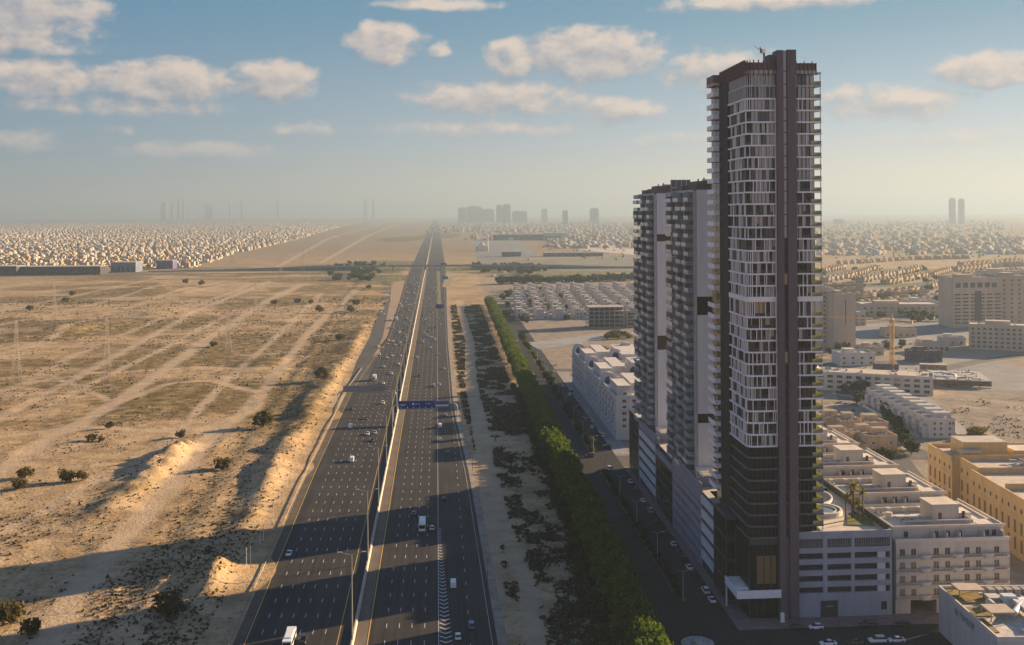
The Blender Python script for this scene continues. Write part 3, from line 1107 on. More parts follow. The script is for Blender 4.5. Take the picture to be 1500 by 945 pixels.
        for j in range(k):
            x, y = a[0] + (c[0] - a[0]) * (j + .5) / k, a[1] + (c[1] - a[1]) * (j + .5) / k
            b.obox((x + nx * .3, y + ny * .3, zt + 1.3), (.09, .34, 2.3), math.atan2(c[1] - a[1], c[0] - a[0]), 0)
    b.box(-2.1, .3, 28.5, 37, zt + .3, zt + 2.9, 0)
    b.box(-2.12, .4, 28.45, 37.1, zt - .4, zt + .3, 1)
    b.box(14.7, 21.6, .2, .4, zt + .5, zt + 2.7, 0)
    b.box(14.7, 21.6, 0, .4, zt, zt + .5, 1)
    b.box(21.4, 21.6, .4, 30, zt, zt + 2.7, 0)
    for k in range(6):
        b.box(15.2 + k * 1.2, 15.38 + k * 1.2, -.3, .2, zt - 1, zt + 3.2 - (k % 2) * .5, 0)
    part('roof_screen', b, [BROWN, GREY_SLAB], root)
    b = MB()
    b.box(3, 9, 6, 15, zt, zt + 3.6)
    b.box(9, 19, 8, 30, zt, zt + 2.6)
    b.box(5, 8.5, 3.5, 6, zt, zt + 3.0)
    part('plant_room', b, GREY_PANEL, root)
    b = MB()
    b.tube((7.6, 5.2, zt + 3), (7.0, 4.6, zt + 6.6), .5, .35, 8)
    b.tube((7.0, 4.6, zt + 6.4), (5.6, 3.8, zt + 7.9), .34, .22, 8)
    b.tube((7.0, 4.6, zt + 6.5), (3.6, 2.8, zt + 8.1), .1, .08, 6)
    b.obox((6.6, 4.4, zt + 6.9), (.7, .5, .6), .5)
    part('roof_crane', b, mat('crane_grey', (.30, .30, .29), rough=.6, var=.1), root)
    # foot of the tower
    b = MB()
    b.box(.3, 9.05, .4, 30, 0, 23.7, 0)
    part('lobby_glazing', b, GL_BASE, root)
    b = MB()
    b.box(2.6, 8.4, .28, .4, 10.2, 18.5)
    part('lobby_pane', b, glass('lobby_amber', (.20, .12, .055), .3, .4), root)
    b = MB()
    for k in range(5):
        b.box(.25 + k * 2.15, .45 + k * 2.15, .1, .4, .1, 23.6)
    b.box(.2, 9.05, .05, .4, 21.8, 23.7)
    part('lobby_frame', b, DARK_METAL, root)
    b = MB()
    b.box(-4.2, 9.0, -2.6, -2.2, 7.0, 9.3)
    b.box(-4.2, -3.8, -2.2, 10.5, 7.0, 9.3)
    b.box(-3.8, 9.0, -2.2, .0, 8.2, 8.5)
    for k in range(8):
        b.box(-3.8, .2, .6 + k * 1.3, .85 + k * 1.3, 8.3, 9.2)
    b.box(-4.0, -3.6, 10.2, 10.5, 0.1, 7.0)
    part('canopy', b, WHITE_METAL, root)
    return root


near_tower()


def portal_block():
    root = thing('portal_block', 'black framed block between the tallest tower and the white louvred podium', 'building', city(86.0, 309.7), CITY)
    b = MB()
    b.box(.25, 3.1, .25, 14.8, 0, 25.8)
    part('wall', b, GL_BASE, root)
    b = MB()
    for z in (0.2, 6.6, 13.0, 19.4, 25.8):
        b.box(0, 3.1, 0, 15, z, z + .9)
    for y in (0, 4.8, 9.6, 14.5):
        b.box(0, .26, y, y + .5, 0, 26.7)
    b.box(2.7, 3.15, -.05, .4, 0, 26.72)
    part('frame', b, DARK_METAL, root)
    b = MB()
    for k in range(9):
        b.box(.3, 3.1, .9 + k * 1.55, 1.1 + k * 1.55, 26.75, 26.95)
    b.box(-.02, .25, -.02, 15.02, 26.72, 27.0)
    part('roof_louvre', b, mat('black_louvre', (.13, .125, .13), rough=.5, var=.1), root)


portal_block()


def rear_tower(l0, label, seed, voids):
    rnd = random.Random(seed)
    root = thing('apartment_tower', label, 'tower', city(88.8, l0), CITY, 'twin grey apartment towers')
    zb, zt = 26.4, 127.6
    n = 31
    fh = (zt - zb) / n
    b = MB()
    b.box(1.2, 16, .6, 36, 20, zt + .6, 0, 1)
    part('core_wall', b, [mat('tower_recess', (.20, .205, .215), rough=.7, var=.15), ROOF], root)
    # blank grey front panels, broken by the dark voids
    edges = [zb] + [z for v in voids for z in v] + [zt + .8]
    for k in range(0, len(edges), 2):
        b = MB()
        b.box(1.25, 7.4, -.35, .6, edges[k], edges[k + 1])
        part('front_panel', b, GREY_PANEL, root)
    for v in voids:
        b = MB()
        b.box(1.5, 7.4, .3, .58, v[0], v[1])
        for q in range(4):
            b.box(1.6 + q * 1.9, 1.7 + q * 1.9, .1, .3, v[0], v[1])
        part('void_glazing', b, glass('void_glass', (.03, .022, .016), .2, .5), root)
    for i in range(n):
        z = zb + i * fh
        b, f = MB(), MB()
        b.box(.35, 1.24, .2, .6, z, z + fh - .5)
        f.box(.15, 1.24, -.1, .6, z + fh - .5, z + fh - .1)
        f.box(.15, .33, -.1, .6, z, z + fh - .5)
        w = part('window', b, GL_DARK if rnd.random() < .8 else GL_WARM, root)
        part('frame', f, GREY_SLAB, w)
        if i % 3 == 0:
            b = MB()
            b.box(7.4, 15.9, .1, .6, z, z + 3 * fh - .05, 1)
            for q in range(4):
                b.box(7.4 + q * 2.2, 7.6 + q * 2.2, -.15, .1, z, z + 3 * fh, 0)
            for q in range(3):
                b.box(7.4, 15.9, -.1, .1, z + q * fh - .3, z + q * fh, 0)
            part('front_bay', b, [GREY_SLAB, GL_MID], root)
    # staggered balconies up the street side, 3 to a floor
    nb = 0
    for i in range(n):
        z = zb + i * fh
        for (ya, yb, dp, st) in ((2.0, 10.5, 1.5, 1.6), (13.0, 22.5, 1.8, -1.6), (25.5, 35.5, 2.0, .8)):
            s = st if i % 2 else -st
            b = MB()
            y0, y1 = ya + max(0, s), yb + min(0, s)
            dd = dp + (.5 if (i + int(ya)) % 2 else 0)
            b.box(-dd, 1.2, y0, y1, z - .25, z, 0)
            b.box(-dd, -dd + .08, y0, y1, z + .03, z + 1.35, 1)
            b.box(-dd + .08, 1.0, y0, y0 + .08, z + .03, z + 1.35, 1)
            if rnd.random() < .55:
                b.box(-dd + .1, 1.2, y1 - .2, y1, z, z + fh - .26, 0)
            part('balcony', b, [GREY_SLAB, GL_GREY if rnd.random() < .8 else GL_PALE], root)
            nb += 1
    for (y0, y1) in ((11.0, 12.8), (23.0, 25.2)):
        b = MB()
        b.box(-.6, 1.2, y0, y1, zb, zt)
        part('side_pier', b, mat('pier_grey', (.27, .275, .29), rough=.7, var=.1, streak=True), root)
    b = MB()
    b.box(.4, 1.2, 0, .6, zb, zt + .4)
    b.box(.2, .4, .3, 36, zt, zt + .9)
    b.box(.4, 16, 35.8, 36.1, zt, zt + .9)
    b.box(15.8, 16, .3, 35.8, zt, zt + .9)
    b.box(-2, .2, 27, 35.6, zt - 1.2, zt + .5)
    part('parapet', b, GREY_SLAB, root)
    b = MB()
    b.box(2.2, 12, 3, 15, zt + .6, zt + 4.0)
    b.box(4, 14, 17, 33, zt + .6, zt + 3.2)
    b.box(.8, 2.0, 20, 30, zt + .6, zt + 2.6)
    part('plant_room', b, mat('plant_bronze', (.17, .125, .10), rough=.7, var=.15), root)
    b = MB()
    for k in range(4):
        b.tube((3 + k * 2.6, 4 + k * 2, zt + 4), (3 + k * 2.6, 4 + k * 2, zt + 4.8 + (k % 2) * .5), .35, .35, 8)
    b.box(5.5, 9, 6, 9, zt + 4, zt + 4.7)
    part('roof_vent', b, GREY_SLAB, root)
    return root


rear_tower(360.7, 'grey apartment tower standing between the tallest tower and its far twin', 4, [(45.0, 48.4), (83.6, 90.2)])
rear_tower(429.5, 'grey apartment tower at the far end of the podium, beside the white arched block', 9, [(62.0, 68.0), (108.0, 111.0)])


# ------------------------------------------------------------------ podiums
def street_podium():
    root = thing('podium_building', 'long purple grey podium with louvres under the two apartment towers', 'building', city(86.5, 324.8), CITY)
    L = 153.0
    zt = 25.6
    Wp = 44
    wall = mat('podium_lilac', (.245, .235, .27), rough=.7, var=.08, scale=.2, streak=True)
    louv = mat('podium_louvre', (.56, .55, .57), rough=.6, var=.06)
    b = MB()
    b.box(.5, Wp, 18, L, 0, zt, 0, 1)
    b.box(.5, 3, 0.02, 18, 0, zt, 0, 1)
    part('wall', b, [mat('podium_recess', (.05, .048, .055), rough=.8, var=.1), ROOF], root)
    # white louvred end section
    for k in range(5):
        b = MB()
        b.box(-.1, .6, .1, 17.5, 3.5 + k * 4.6, 6.3 + k * 4.6)
        part('louvre', b, louv, root)
    b = MB()
    b.box(0, .5, 0, .6, 0, zt + .4)
    b.box(-.05, .5, 17.5, 18.2, 0, zt + .8)
    # lilac section with small openings
    b.box(0, .5, 18.2, 60, 21.6, zt + .6)
    for k in range(6):
        b.box(0, .5, 18.2, 60, 1.2 + k * 3.6, 3.2 + k * 3.6)
    for k in range(13):
        b.box(-.02, .5, 18.2 + k * 3.3, 19.5 + k * 3.3, 0, 21.7)
    b.box(-.1, .5, 60, 61.2, 0, zt + 1.2)
    # dark glazed section with a lilac hood
    b.box(-.3, .5, 61.2, 92, 21.2, 23.6)
    b.box(-.1, .5, 92, 93, 0, zt + 1.0)
    b.box(-.1, .5, 128, 129, 0, zt + 2.0)
    part('frame', b, wall, root)
    b = MB()
    b.box(.1, .5, 61.2, 92, .5, 21.2, 0)
    for k in range(12):
        b.box(0, .12, 61.5 + k * 2.6, 61.75 + k * 2.6, .3, 21.2, 1)
    for k in range(5):
        b.box(-.02, .12, 61.2, 92, 4 + k * 4, 4.35 + k * 4, 1)
    b.box(0, .5, 129, L, .3, zt + 2.0, 2)
    for k in range(7):
        b.box(-.1, .05, 129 + k * 3.6, 129.35 + k * 3.6, .2, zt + 2.2, 1)
    for k in range(6):
        b.box(-.1, .05, 129, L, 3 + k * 4.2, 3.4 + k * 4.2, 1)
    part('glazing', b, [GL_DARK, DARK_METAL, glass('podium_glass_brown', (.05, .035, .03), .12, .7)], root)
    for k in range(5):
        b = MB()
        b.box(-.15, .5, 93, 128, 2.8 + k * 4.6, 5.4 + k * 4.6)
        part('louvre', b, louv, root)
    b = MB()
    b.box(0, .5, 93, 128, 24.6, zt + 1.0)
    part('louvre', b, wall, root)
    # pavilions and pergolas on the roof, in front of each tower
    for (y0, y1) in ((24, 35), (93, 104)):
        b = MB()
        b.box(.2, .6, y0 - 6, y1 + 18, zt, zt + 2.6)
        b.box(.2, 12, y0 - .5, y0, zt, zt + 3.4)
        part('roof_wall', b, wall, root)
        b = MB()
        for k in range(6):
            y = y0 + (y1 - y0) * k / 5
            b.box(2.5, 13, y - .25, y + .25, zt + 3.4, zt + 3.9)
        for x in (2.5, 7.6, 12.6):
            b.box(x, x + .4, y0 - .25, y1 + .25, zt + 3.0, zt + 3.4)
        for x in (2.6, 12.6):
            for y in (y0, y1):
                b.box(x, x + .35, y - .15, y + .2, zt, zt + 3.0)
        part('pergola', b, mat('pergola_white', (.72, .66, .58), rough=.6, var=.05), root)
    b = MB()
    for k in range(5):
        y = 40 + k * 7
        b.box(.0, .5, y, y + .5, zt, zt + 3.2)
        b.box(.0, .5, y, y + 4.5, zt + 2.8, zt + 3.2)
    part('roof_frame', b, wall, root)


street_podium()


def parking_podium():
    root = thing('parking_podium', 'blue grey parking podium with open decks and a roof terrace beside the tallest tower', 'building', city(104.1, 297.2), CITY)
    W, L, zt = 28.6, 180.0, 25.2
    g = mat('podium_grey', (.30, .315, .36), rough=.7, var=.09, scale=.18, streak=True)
    dk = mat('deck_dark', (.025, .025, .03), rough=.9, var=.1)
    b = MB()
    b.box(.4, W - .3, .8, L, 0, zt - .6, 0, 1)
    part('core_wall', b, [dk, mat('terrace_tiles', (.60, .505, .40), rough=.85, var=.08, scale=.4)], root)
    b = MB()
    b.box(0, W, 0, .8, 0, 7.2)                      # base
    for k in range(4):
        b.box(0, W, 0, .8, 9.0 + k * 3.35 - (0 if k else 0), 10.6 + k * 3.35)
    b.box(0, W, 0, .8, 23.3, zt + .25)
    for x0, x1 in ((0, .3), (7.6, 8.9), (16.2, 17.2), (28.0, W)):
        b.box(x0, x1, .02, .8, 7.2, 23.3)
    b.box(W - .3, W, .8, L, 0, zt + .25)
    b.box(0, W, 16.5, 17.1, 20, 22)
    part('facade_frame', b, g, root)
    b = MB()
    b.box(24.2, 26.6, .05, .6, 7.2, 20.5)
    part('stair_panel', b, mat('podium_pale', (.50, .50, .53), rough=.7, var=.06), root)
    b = MB()
    for k in range(40):
        x = .3 + k * .7
        if 23 < x < 26.2 or x > 28:
            continue
        b.box(x, x + .22, .2, .75, 19.6, 23.3, 1)
    b.box(.3, W - .3, .5, .7, 19.6, 23.3, 0)  # dark sheet behind the slats, coloured as the shade between them
    b.box(.3, W - .3, .12, .2, 21.3, 21.45, 1)
    part('louvre', b, [mat('louvre_shade', (.09, .085, .10), rough=.7, var=.1), mat('louvre_slat', (.20, .195, .22), rough=.6, var=.08)], root)
    b = MB()
    b.box(6.6, 12.1, -.06, .1, .1, 5.0)
    door = part('garage_door', b, mat('garage_dark', (.03, .028, .03), rough=.7, var=.1), root)
    b = MB()
    b.box(6.4, 6.7, -.12, .05, .1, 5.3)
    b.box(12.0, 12.3, -.12, .05, .1, 5.3)
    b.box(6.7, 12.0, -.12, .05, 5.0, 5.3)
    b.box(8.3, 10.6, -.1, -.05, 3.1, 3.35)
    part('door_frame', b, g, door)
    b = MB()
    b.box(25.2, 26.9, -.05, .1, 1.8, 4.2)
    part('side_door', b, mat('garage_dark', (.03, .028, .03)), root)
    # dark parapet screen along the terrace
    b = MB()
    b.box(W - .75, W - .32, 1.0, 100, zt - .6, zt + 1.4)
    part('terrace_screen', b, mat('screen_brown', (.10, .085, .07), rough=.8, var=.15), root)
    b = MB()
    b.ring((15.5, 22), 5.6, 6.3, zt - .6, zt + .7)
    b.ring((15.5, 22), 4.2, 4.5, zt - .6, zt + .5)
    part('skylight_ring', b, mat('ring_white', (.62, .58, .53), rough=.7, var=.06), root)
    b = MB()
    b.disc((15.5, 22), 4.2, zt - .55, zt + .2, 32)
    part('skylight', b, glass('skylight_glass', (.14, .15, .16), .15, .6), root)
    b = MB()
    b.ring((13, 38), 11, 11.5, zt - .6, zt + .6, 40)
    part('drive_kerb', b, mat('ring_white', (.62, .58, .53)), root)
    return root


parking_podium()

# ------------------------------------------------------------------ buildings east of the towers
CREAM = mat('cream_render', (.52, .46, .40), rough=.85, var=.08, scale=.2, streak=True)
CREAM2 = mat('cream_roof', (.58, .50, .41), rough=.9, var=.12, scale=.25)
WHITE_R = mat('white_render', (.54, .515, .48), rough=.85, var=.07, scale=.2, streak=True)
WIN_DK = glass('small_window_glass', (.02, .018, .018), .12, .7, 1.5)
AC_GREY = mat('ac_grey', (.42, .41, .40), rough=.7, var=.1)
WOODF = mat('window_frame_brown', (.12, .085, .07), rough=.6, var=.1)


def roof_clutter(root, rnd, x0, x1, y0, y1, z, n, name='roof_unit'):
    for _ in range(n):
        x, y = rnd.uniform(x0, x1), rnd.uniform(y0, y1)
        w, d, h = rnd.uniform(.5, 1.3), rnd.uniform(.5, 1.0), rnd.uniform(.6, 1.3)
        b = MB()
        b.box(-w, w, -d, d, 0, h, 0)
        b.disc((0, 0), min(w, d) * .7, h, h + .15, 10, 1)
        part(name, b, [AC_GREY, DARK_METAL], root, (x, y, z))


HOTEL_WIN = win_mesh('window', 1.5, 2.0, WHITE_R, WIN_DK, 1)


def apartment_block(l0, label, first):
    rnd = random.Random(int(l0))
    root = thing('apartment_block', label, 'building', city(134.0, l0), CITY, 'cream apartment blocks behind the terrace')
    W, L, zr = 35.0, 31.5, 21.6
    b = MB()
    b.box(0, W, 0, L, 4.6, zr, 0, 1)
    b.box(0, 4.6, .6, L, 0, 4.6, 0)
    b.box(13.0, W, .6, L, 0, 4.6, 0)
    b.box(.6, W, 14, L, 0, 4.59, 0)
    part('wall', b, [CREAM, CREAM2], root)
    b = MB()                                  # set-back top storey with little terraces
    b.box(0, W - .4, 2.6, 9.5, zr, 25.0, 0, 1)
    b.box(0, 30, 9.5, 12, zr, 25.0, 0, 1)
    b.box(W - 6, W - .4, 9.5, L - 1, zr, 24.6, 0, 1)
    part('top_storey', b, [CREAM, CREAM2], root)
    b = MB()
    b.box(-.15, W + .1, 2.3, 2.65, 24.9, 25.7)
    b.box(-.15, .25, 2.65, 12, 24.9, 25.7)
    b.box(W - .6, W - .2, 2.65, L - 1, 24.9, 25.5)
    b.box(.25, 24, 11.8, 12.1, 24.95, 25.6)
    b.box(5, 27, 6.0, 6.3, 25, 26.1)
    b.box(26.7, 27, 6.3, 11, 25, 26.1)
    b.box(-.1, W, -.2, .15, 21.5, 22.6)
    b.box(-.2, .15, .15, L, 21.5, 22.4)
    b.box(.1, W - .2, L - .3, L + .02, 21.5, 22.7)
    for x in (11.8, 15.8, 19.7, 27.2, 33.2):
        b.box(x, x + .3, .15, 2.6, 21.6, 24.0)
    part('parapet', b, mat('parapet_cream', (.60, .53, .46), rough=.85, var=.06), root)
    b = MB()                                  # stair tower and lift room
    b.box(16, 24.5, 10, 18, 21.5, 29.4, 0, 1)
    b.box(24.5, 29, 11, 17, 21.5, 26.6, 0, 1)
    b.box(15.8, 24.7, 9.8, 18.2, 29.2, 29.7, 0, 1)
    part('stair_tower', b, [CREAM, CREAM2], root)
    b = MB()
    for x in (18.0, 26.0):
        b.box(x, x + 1, 9.9 if x < 20 else 10.9, 11.2, 25.1, 27.1)
    part('roof_door', b, WOODF, root)
    # roof pergola along the front
    b = MB()
    for k in range(22):
        b.box(5.4 + k * 1.0, 5.55 + k * 1.0, 3.0, 6.0, 25.5, 25.7)
    b.box(5.2, 27.2, 3.0, 3.15, 25.3, 25.5)
    part('roof_rail', b, mat('rail_rust', (.24, .17, .13), rough=.8, var=.1), root)
    # curved balcony bands on the rear range
    b = MB()
    for z in (21.7,):
        for k in range(5):
            b.box(1 + k * 5.2, 5.0 + k * 5.2, L - 1.8, L - 1.3, z, z + 1.5)
            b.disc((5.6 + k * 5.2, L - 1.6), .9, z, z + 1.5, 12)
    part('balcony_wall', b, CREAM, root)
    for _ in range(3):
        x = rnd.uniform(2, 14)
        b = MB()
        b.disc((0, 0), 1.1, 0, 1.9, 14)
        part('water_tank', b, mat('tank_cream', (.50, .46, .40), rough=.7, var=.08), root, (x, rnd.uniform(14, 27), zr))
    roof_clutter(root, rnd, 2, 13, 14, 27, zr, 6)
    roof_clutter(root, rnd, 1, 14, 7, 9, 25.05, 4)
    spots = []
    zs = [5.6 + 4.0 * k for k in range(4)]
    xs = [1.9, 5.3, 12.3, 15.8, 21.8, 25.3, 31.0]
    if first:
        for z in zs:
            for k, x in enumerate(xs):
                spots.append((x, 0, z))
        windows(root, HOTEL_WIN, spots, 0)
        bm = mat('balcony_cream', (.50, .44, .40), rough=.85, var=.06)
        b = MB()                              # rounded balcony bays between the window pairs
        b.disc((0, .55), 2.1, -.9, .35, 20)
        b.box(-1.6, 1.6, -1.6, .1, -.92, -.7)
        b = b.mesh('balcony', bm)
        c = MB().box(-3.6, 3.6, -.6, .1, -.95, -.7).mesh('balcony_ledge', bm)
        for z in zs:
            for xc in (8.8, 18.8, 28.2):
                link('balcony', b, root, (xc, 0, z))
            for xc in (3.6, 14, 23.6, 31.2):
                link('balcony_ledge', c, root, (xc, 0, z))
        b = MB()
        for z in zs:
            for (a, c) in ((.5, 6.6), (10.9, 17), (20.4, 26.5), (29.8, 34.8)):
                for q in range(int((c - a) / .45)):
                    b.box(a + q * .45, a + q * .45 + .06, -.52, -.46, z - .7, z + .25)
                b.box(a, c, -.53, -.45, z + .25, z + .31)
        part('balcony_rail', b, WOODF, root)
        topw = win_mesh('window', 1.3, 1.9, WHITE_R, WIN_DK, 1)
        windows(root, topw, [(x, 2.6, 22.1) for x in (4.2, 13.6, 17.2, 21.0, 29.4, 31.6)], 0)
        b = MB()
        b.box(4.6, 13.0, .5, 1.0, 4.0, 4.6)
        b.box(12.6, 13.0, .6, 12, 0, 4.6)
        part('drive_arch', b, mat('arch_pink', (.42, .33, .32), rough=.85, var=.1), root)
    else:
        windows(root, HOTEL_WIN, [(x, 2.6, 22.1) for x in (4.2, 13.6, 17.2, 21.0, 29.4, 31.6)], 0)
        windows(root, HOTEL_WIN, [(x, 0, 16.8) for x in (5.3, 12.3, 21.8, 28.3)], 0)
    if not first:
        b = MB()
        b.box(27.5, 33.5, 20, 26.5, zr + .05, zr + .5, 0)
        if 360 < l0 < 380:
            b2 = MB()
            b2.box(28, 33, 20.4, 26, zr + .5, zr + .55)
            part('roof_pool', b2, mat('pool_blue', (.07, .22, .42), rough=.2, var=.05), root)
        part('pool_kerb', b, CREAM, root)
    return root


apartment_block(297.2, 'cream apartment block with rows of windowed bays facing the front street', True)
apartment_block(333.5, 'cream apartment block directly behind the one facing the front street', False)
apartment_block(369.8, 'cream apartment block with a blue pool on its roof', False)
apartment_block(406.0, 'cream apartment block at the far end of its row, beside the side street', False)


def ochre_building():
    rnd = random.Random(8)
    root = thing('courtyard_building', 'ochre yellow apartment building with stepped wings beyond the cream blocks', 'building', (174.4, 345, 0), math.radians(-.5))
    och = mat('ochre_render', (.56, .40, .205), rough=.85, var=.08, scale=.2, streak=True)
    zt = 20.0
    segs = [(0, 46, 0.0), (46, 66, 4.0), (66, 90, 1.0)]
    b = MB()
    for a, c, s in segs:
        b.box(s, 66, a, c, 0, zt, 0, 1)
    part('wall', b, [och, mat('roof_dust', (.50, .42, .33), rough=.9, var=.15)], root)
    b = MB()
    for a, c, s in segs:
        b.box(s - .25, s + .35, a, c - .02, zt, zt + 1.6)
        b.box(s - .2, s - .003, a, c, 14.2, 14.7)
    b.box(.35, 66, -.2, .3, zt, zt + 1.5)
    b.box(1.4, 66, 89.7, 90.1, zt, zt + 1.5)
    for y in (23, 46, 66):
        b.box(2, 40, y - .15, y + .15, zt, zt + 2.2)
    part('parapet', b, och, root)
    b = MB()
    b.box(8, 26, 72, 84, zt, zt + 6.0, 0, 1)
    b.box(6, 14, 68, 72, zt, zt + 3.5, 0, 1)
    part('stair_tower', b, [och, ROOF], root)
    b = MB()
    b.box(28, 40, 70, 80, zt, zt + 3.0, 0, 1)
    b.box(44, 64, 50, 78, zt, zt + 4.6, 0, 1)
    b.box(52, 66, 84, 90, zt, zt + 3.4, 0, 1)
    part('plant_room', b, [och, CREAM2], root)
    wm = win_mesh('window', 1.1, 1.5, mat('ochre_trim', (.55, .40, .22), rough=.8, var=.05), WIN_DK, 0)
    tall = win_mesh('window', 1.5, 4.4, mat('ochre_trim', (.55, .40, .22)), glass('recess_brown', (.16, .09, .045), .6, .2), 1)
    sp, sp2 = [], []
    for a, c, s in segs:
        n = int((c - a) / 4.2)
        for k in range(n):
            y = a + (k + .5) * (c - a) / n
            sp.append((s, y, 16.0))
            sp2.append((s, y, 8.4))
            sp2.append((s, y, 2.4))
    u = windows(root, wm, sp, -math.pi / 2)
    windows(root, tall, sp2, -math.pi / 2, used=u)
    for k in range(9):                        # rows of solar heaters
        b = MB()
        b.quad((0, 0, .3), (17, 0, .3), (17, 1.4, 1.3), (0, 1.4, 1.3), 0)
        b.box(0, 17, 1.42, 1.8, .2, 1.3, 1)
        part('solar_panel', b, [glass('solar_glass', (.05, .06, .08), .2, .6), AC_GREY], root, (22 + (k % 2), 22 + k * 2.6, zt + .02))
    roof_clutter(root, rnd, 8, 60, 5, 20, zt, 14)
    roof_clutter(root, rnd, 16, 44, 48, 66, zt, 14)
    b = MB()
    for k in range(14):
        b.obox((24 + rnd.uniform(-5, 5), 57 + rnd.uniform(-4, 4), zt + .5 + rnd.random()), (rnd.uniform(.5, 2), rnd.uniform(.2, .6), .3), rnd.uniform(0, 3))
    part('roof_pipe', b, AC_GREY, root)


ochre_building()


def corner_office():
    rnd = random.Random(2)
    root = thing('office_block', 'pale flat roofed office with cluttered roof and lettering on its blank side wall', 'building', (121.6, 258, 0), math.radians(0.0))
    W, L, zt = 62, 35.5, 12.0
    pale = mat('office_white', (.50, .485, .47), rough=.85, var=.08, scale=.15, streak=True)
    b = MB()
    b.box(0, W, 0, L, 0, zt, 0, 1)
    part('wall', b, [pale, mat('office_roof', (.50, .45, .38), rough=.9, var=.2, scale=.3)], root)
    b = MB()
    b.box(0, .5, 0, L, zt, zt + 1.1)
    b.box(.5, W, 0, .5, zt, zt + 1.1)
    b.box(.5, W, L - .5, L, zt, zt + 1.1)
    b.box(-.15, 62, -.15, -.003, 8.9, 9.5)
    part('parapet', b, mat('office_trim', (.58, .53, .48), rough=.8, var=.06), root)
    b = MB()
    b.box(.6, 9.5, 24.5, 34.6, zt, zt + .5, 0)
    b.box(1, 6, 15.5, 22, zt, zt + .3, 0)
    b.box(1.2, 3, 5, 14, zt, zt + .3, 0)
    part('roof_mat', b, mat('roof_ochre', (.23, .16, .05), rough=.9, var=.25, scale=.4), root)
    b = MB()
    b.box(2.5, 9.6, 27.6, 33.0, zt + 2.4, zt + 2.7)
    b.box(4.0, 10.6, 12.0, 18.0, zt + 2.2, zt + 2.5)
    for x, y in ((2.7, 28), (9.4, 28), (2.7, 32.8), (9.4, 32.8), (4.2, 12.2), (10.4, 12.2), (4.2, 17.8), (10.4, 17.8)):
        b.box(x - .12, x + .12, y - .12, y + .12, zt, zt + 2.4)
    part('roof_shelter', b, mat('shelter_tan', (.46, .37, .27), rough=.8, var=.1), root)
    b = MB()
    b.box(14, 62, 6, 9, zt + .9, zt + 2.3)
    b.box(14.5, 17.5, 9, 22, zt + .9, zt + 2.3)
    b.tube((15.8, 20, zt + 1.6), (11.2, 14, zt + 1.6), .8, .8, 12)
    b.tube((20, 24.5, zt + 1.2), (62, 24.5, zt + 1.2), .7, .7, 10)
    b.tube((16, 22, zt + 1.4), (21, 24.5, zt + 1.3), 1.1, .9, 12)
    b.box(12.5, 16, 22.5, 25, zt, zt + 2.8)
    part('duct', b, mat('duct_white', (.62, .61, .60), rough=.55, var=.12, scale=.6), root)
    b = MB()
    for k in range(17):
        b.box(12.5 + k * 2.4, 14.3 + k * 2.4, 31.0, 33.4, zt + .2, zt + 1.5)
    part('condenser_row', b, mat('condenser', (.34, .30, .26), rough=.7, var=.2, scale=1.0), root)
    roof_clutter(root, rnd, 9, 30, 4, 30, zt, 16)
    b = MB()
    b.box(9.5, 13, 24.5, 28, zt, zt + 1.6)
    b.tube((8.5, 20, zt + 1.1), (8.5, 23, zt + 1.1), 1.0, 1.0, 12)
    part('water_tank', b, mat('tank_cream', (.50, .46, .40)), root)
    wm = win_mesh('window', 4.6, 2.6, pale, WIN_DK, 2)
    windows(root, wm, [(4 + 6.0 * k, 0, 5.2) for k in range(9)] + [(4 + 6 * k, 0, 1.4) for k in range(9)], 0)
    # worn lettering high on the blank wall: the strokes are too blurred to read, so each letter is a few dark bars
    f = MB()
    y = 24.6
    for n, wdt in enumerate((1.0, .9, 0, 1.05, 1.15, 1.1, 1.1, 1.15, 1.05, .95)):
        if wdt == 0:
            y -= .7
            continue
        f.box(-.06, -.003, y - .28, y, 9.2, 11.0)
        f.box(-.06, -.003, y - wdt + .1, y - wdt + .34, 9.2 + .9 * (n % 2), 11.0)
        f.box(-.06, -.003, y - wdt + .34, y - .28, (10.7, 9.2, 10.0)[n % 3], (11.0, 9.5, 10.3)[n % 3])
        y -= wdt + .22
    part('lettering', f, mat('lettering_grey', (.15, .15, .16), rough=.7, var=0), root)
    return root


corner_office()


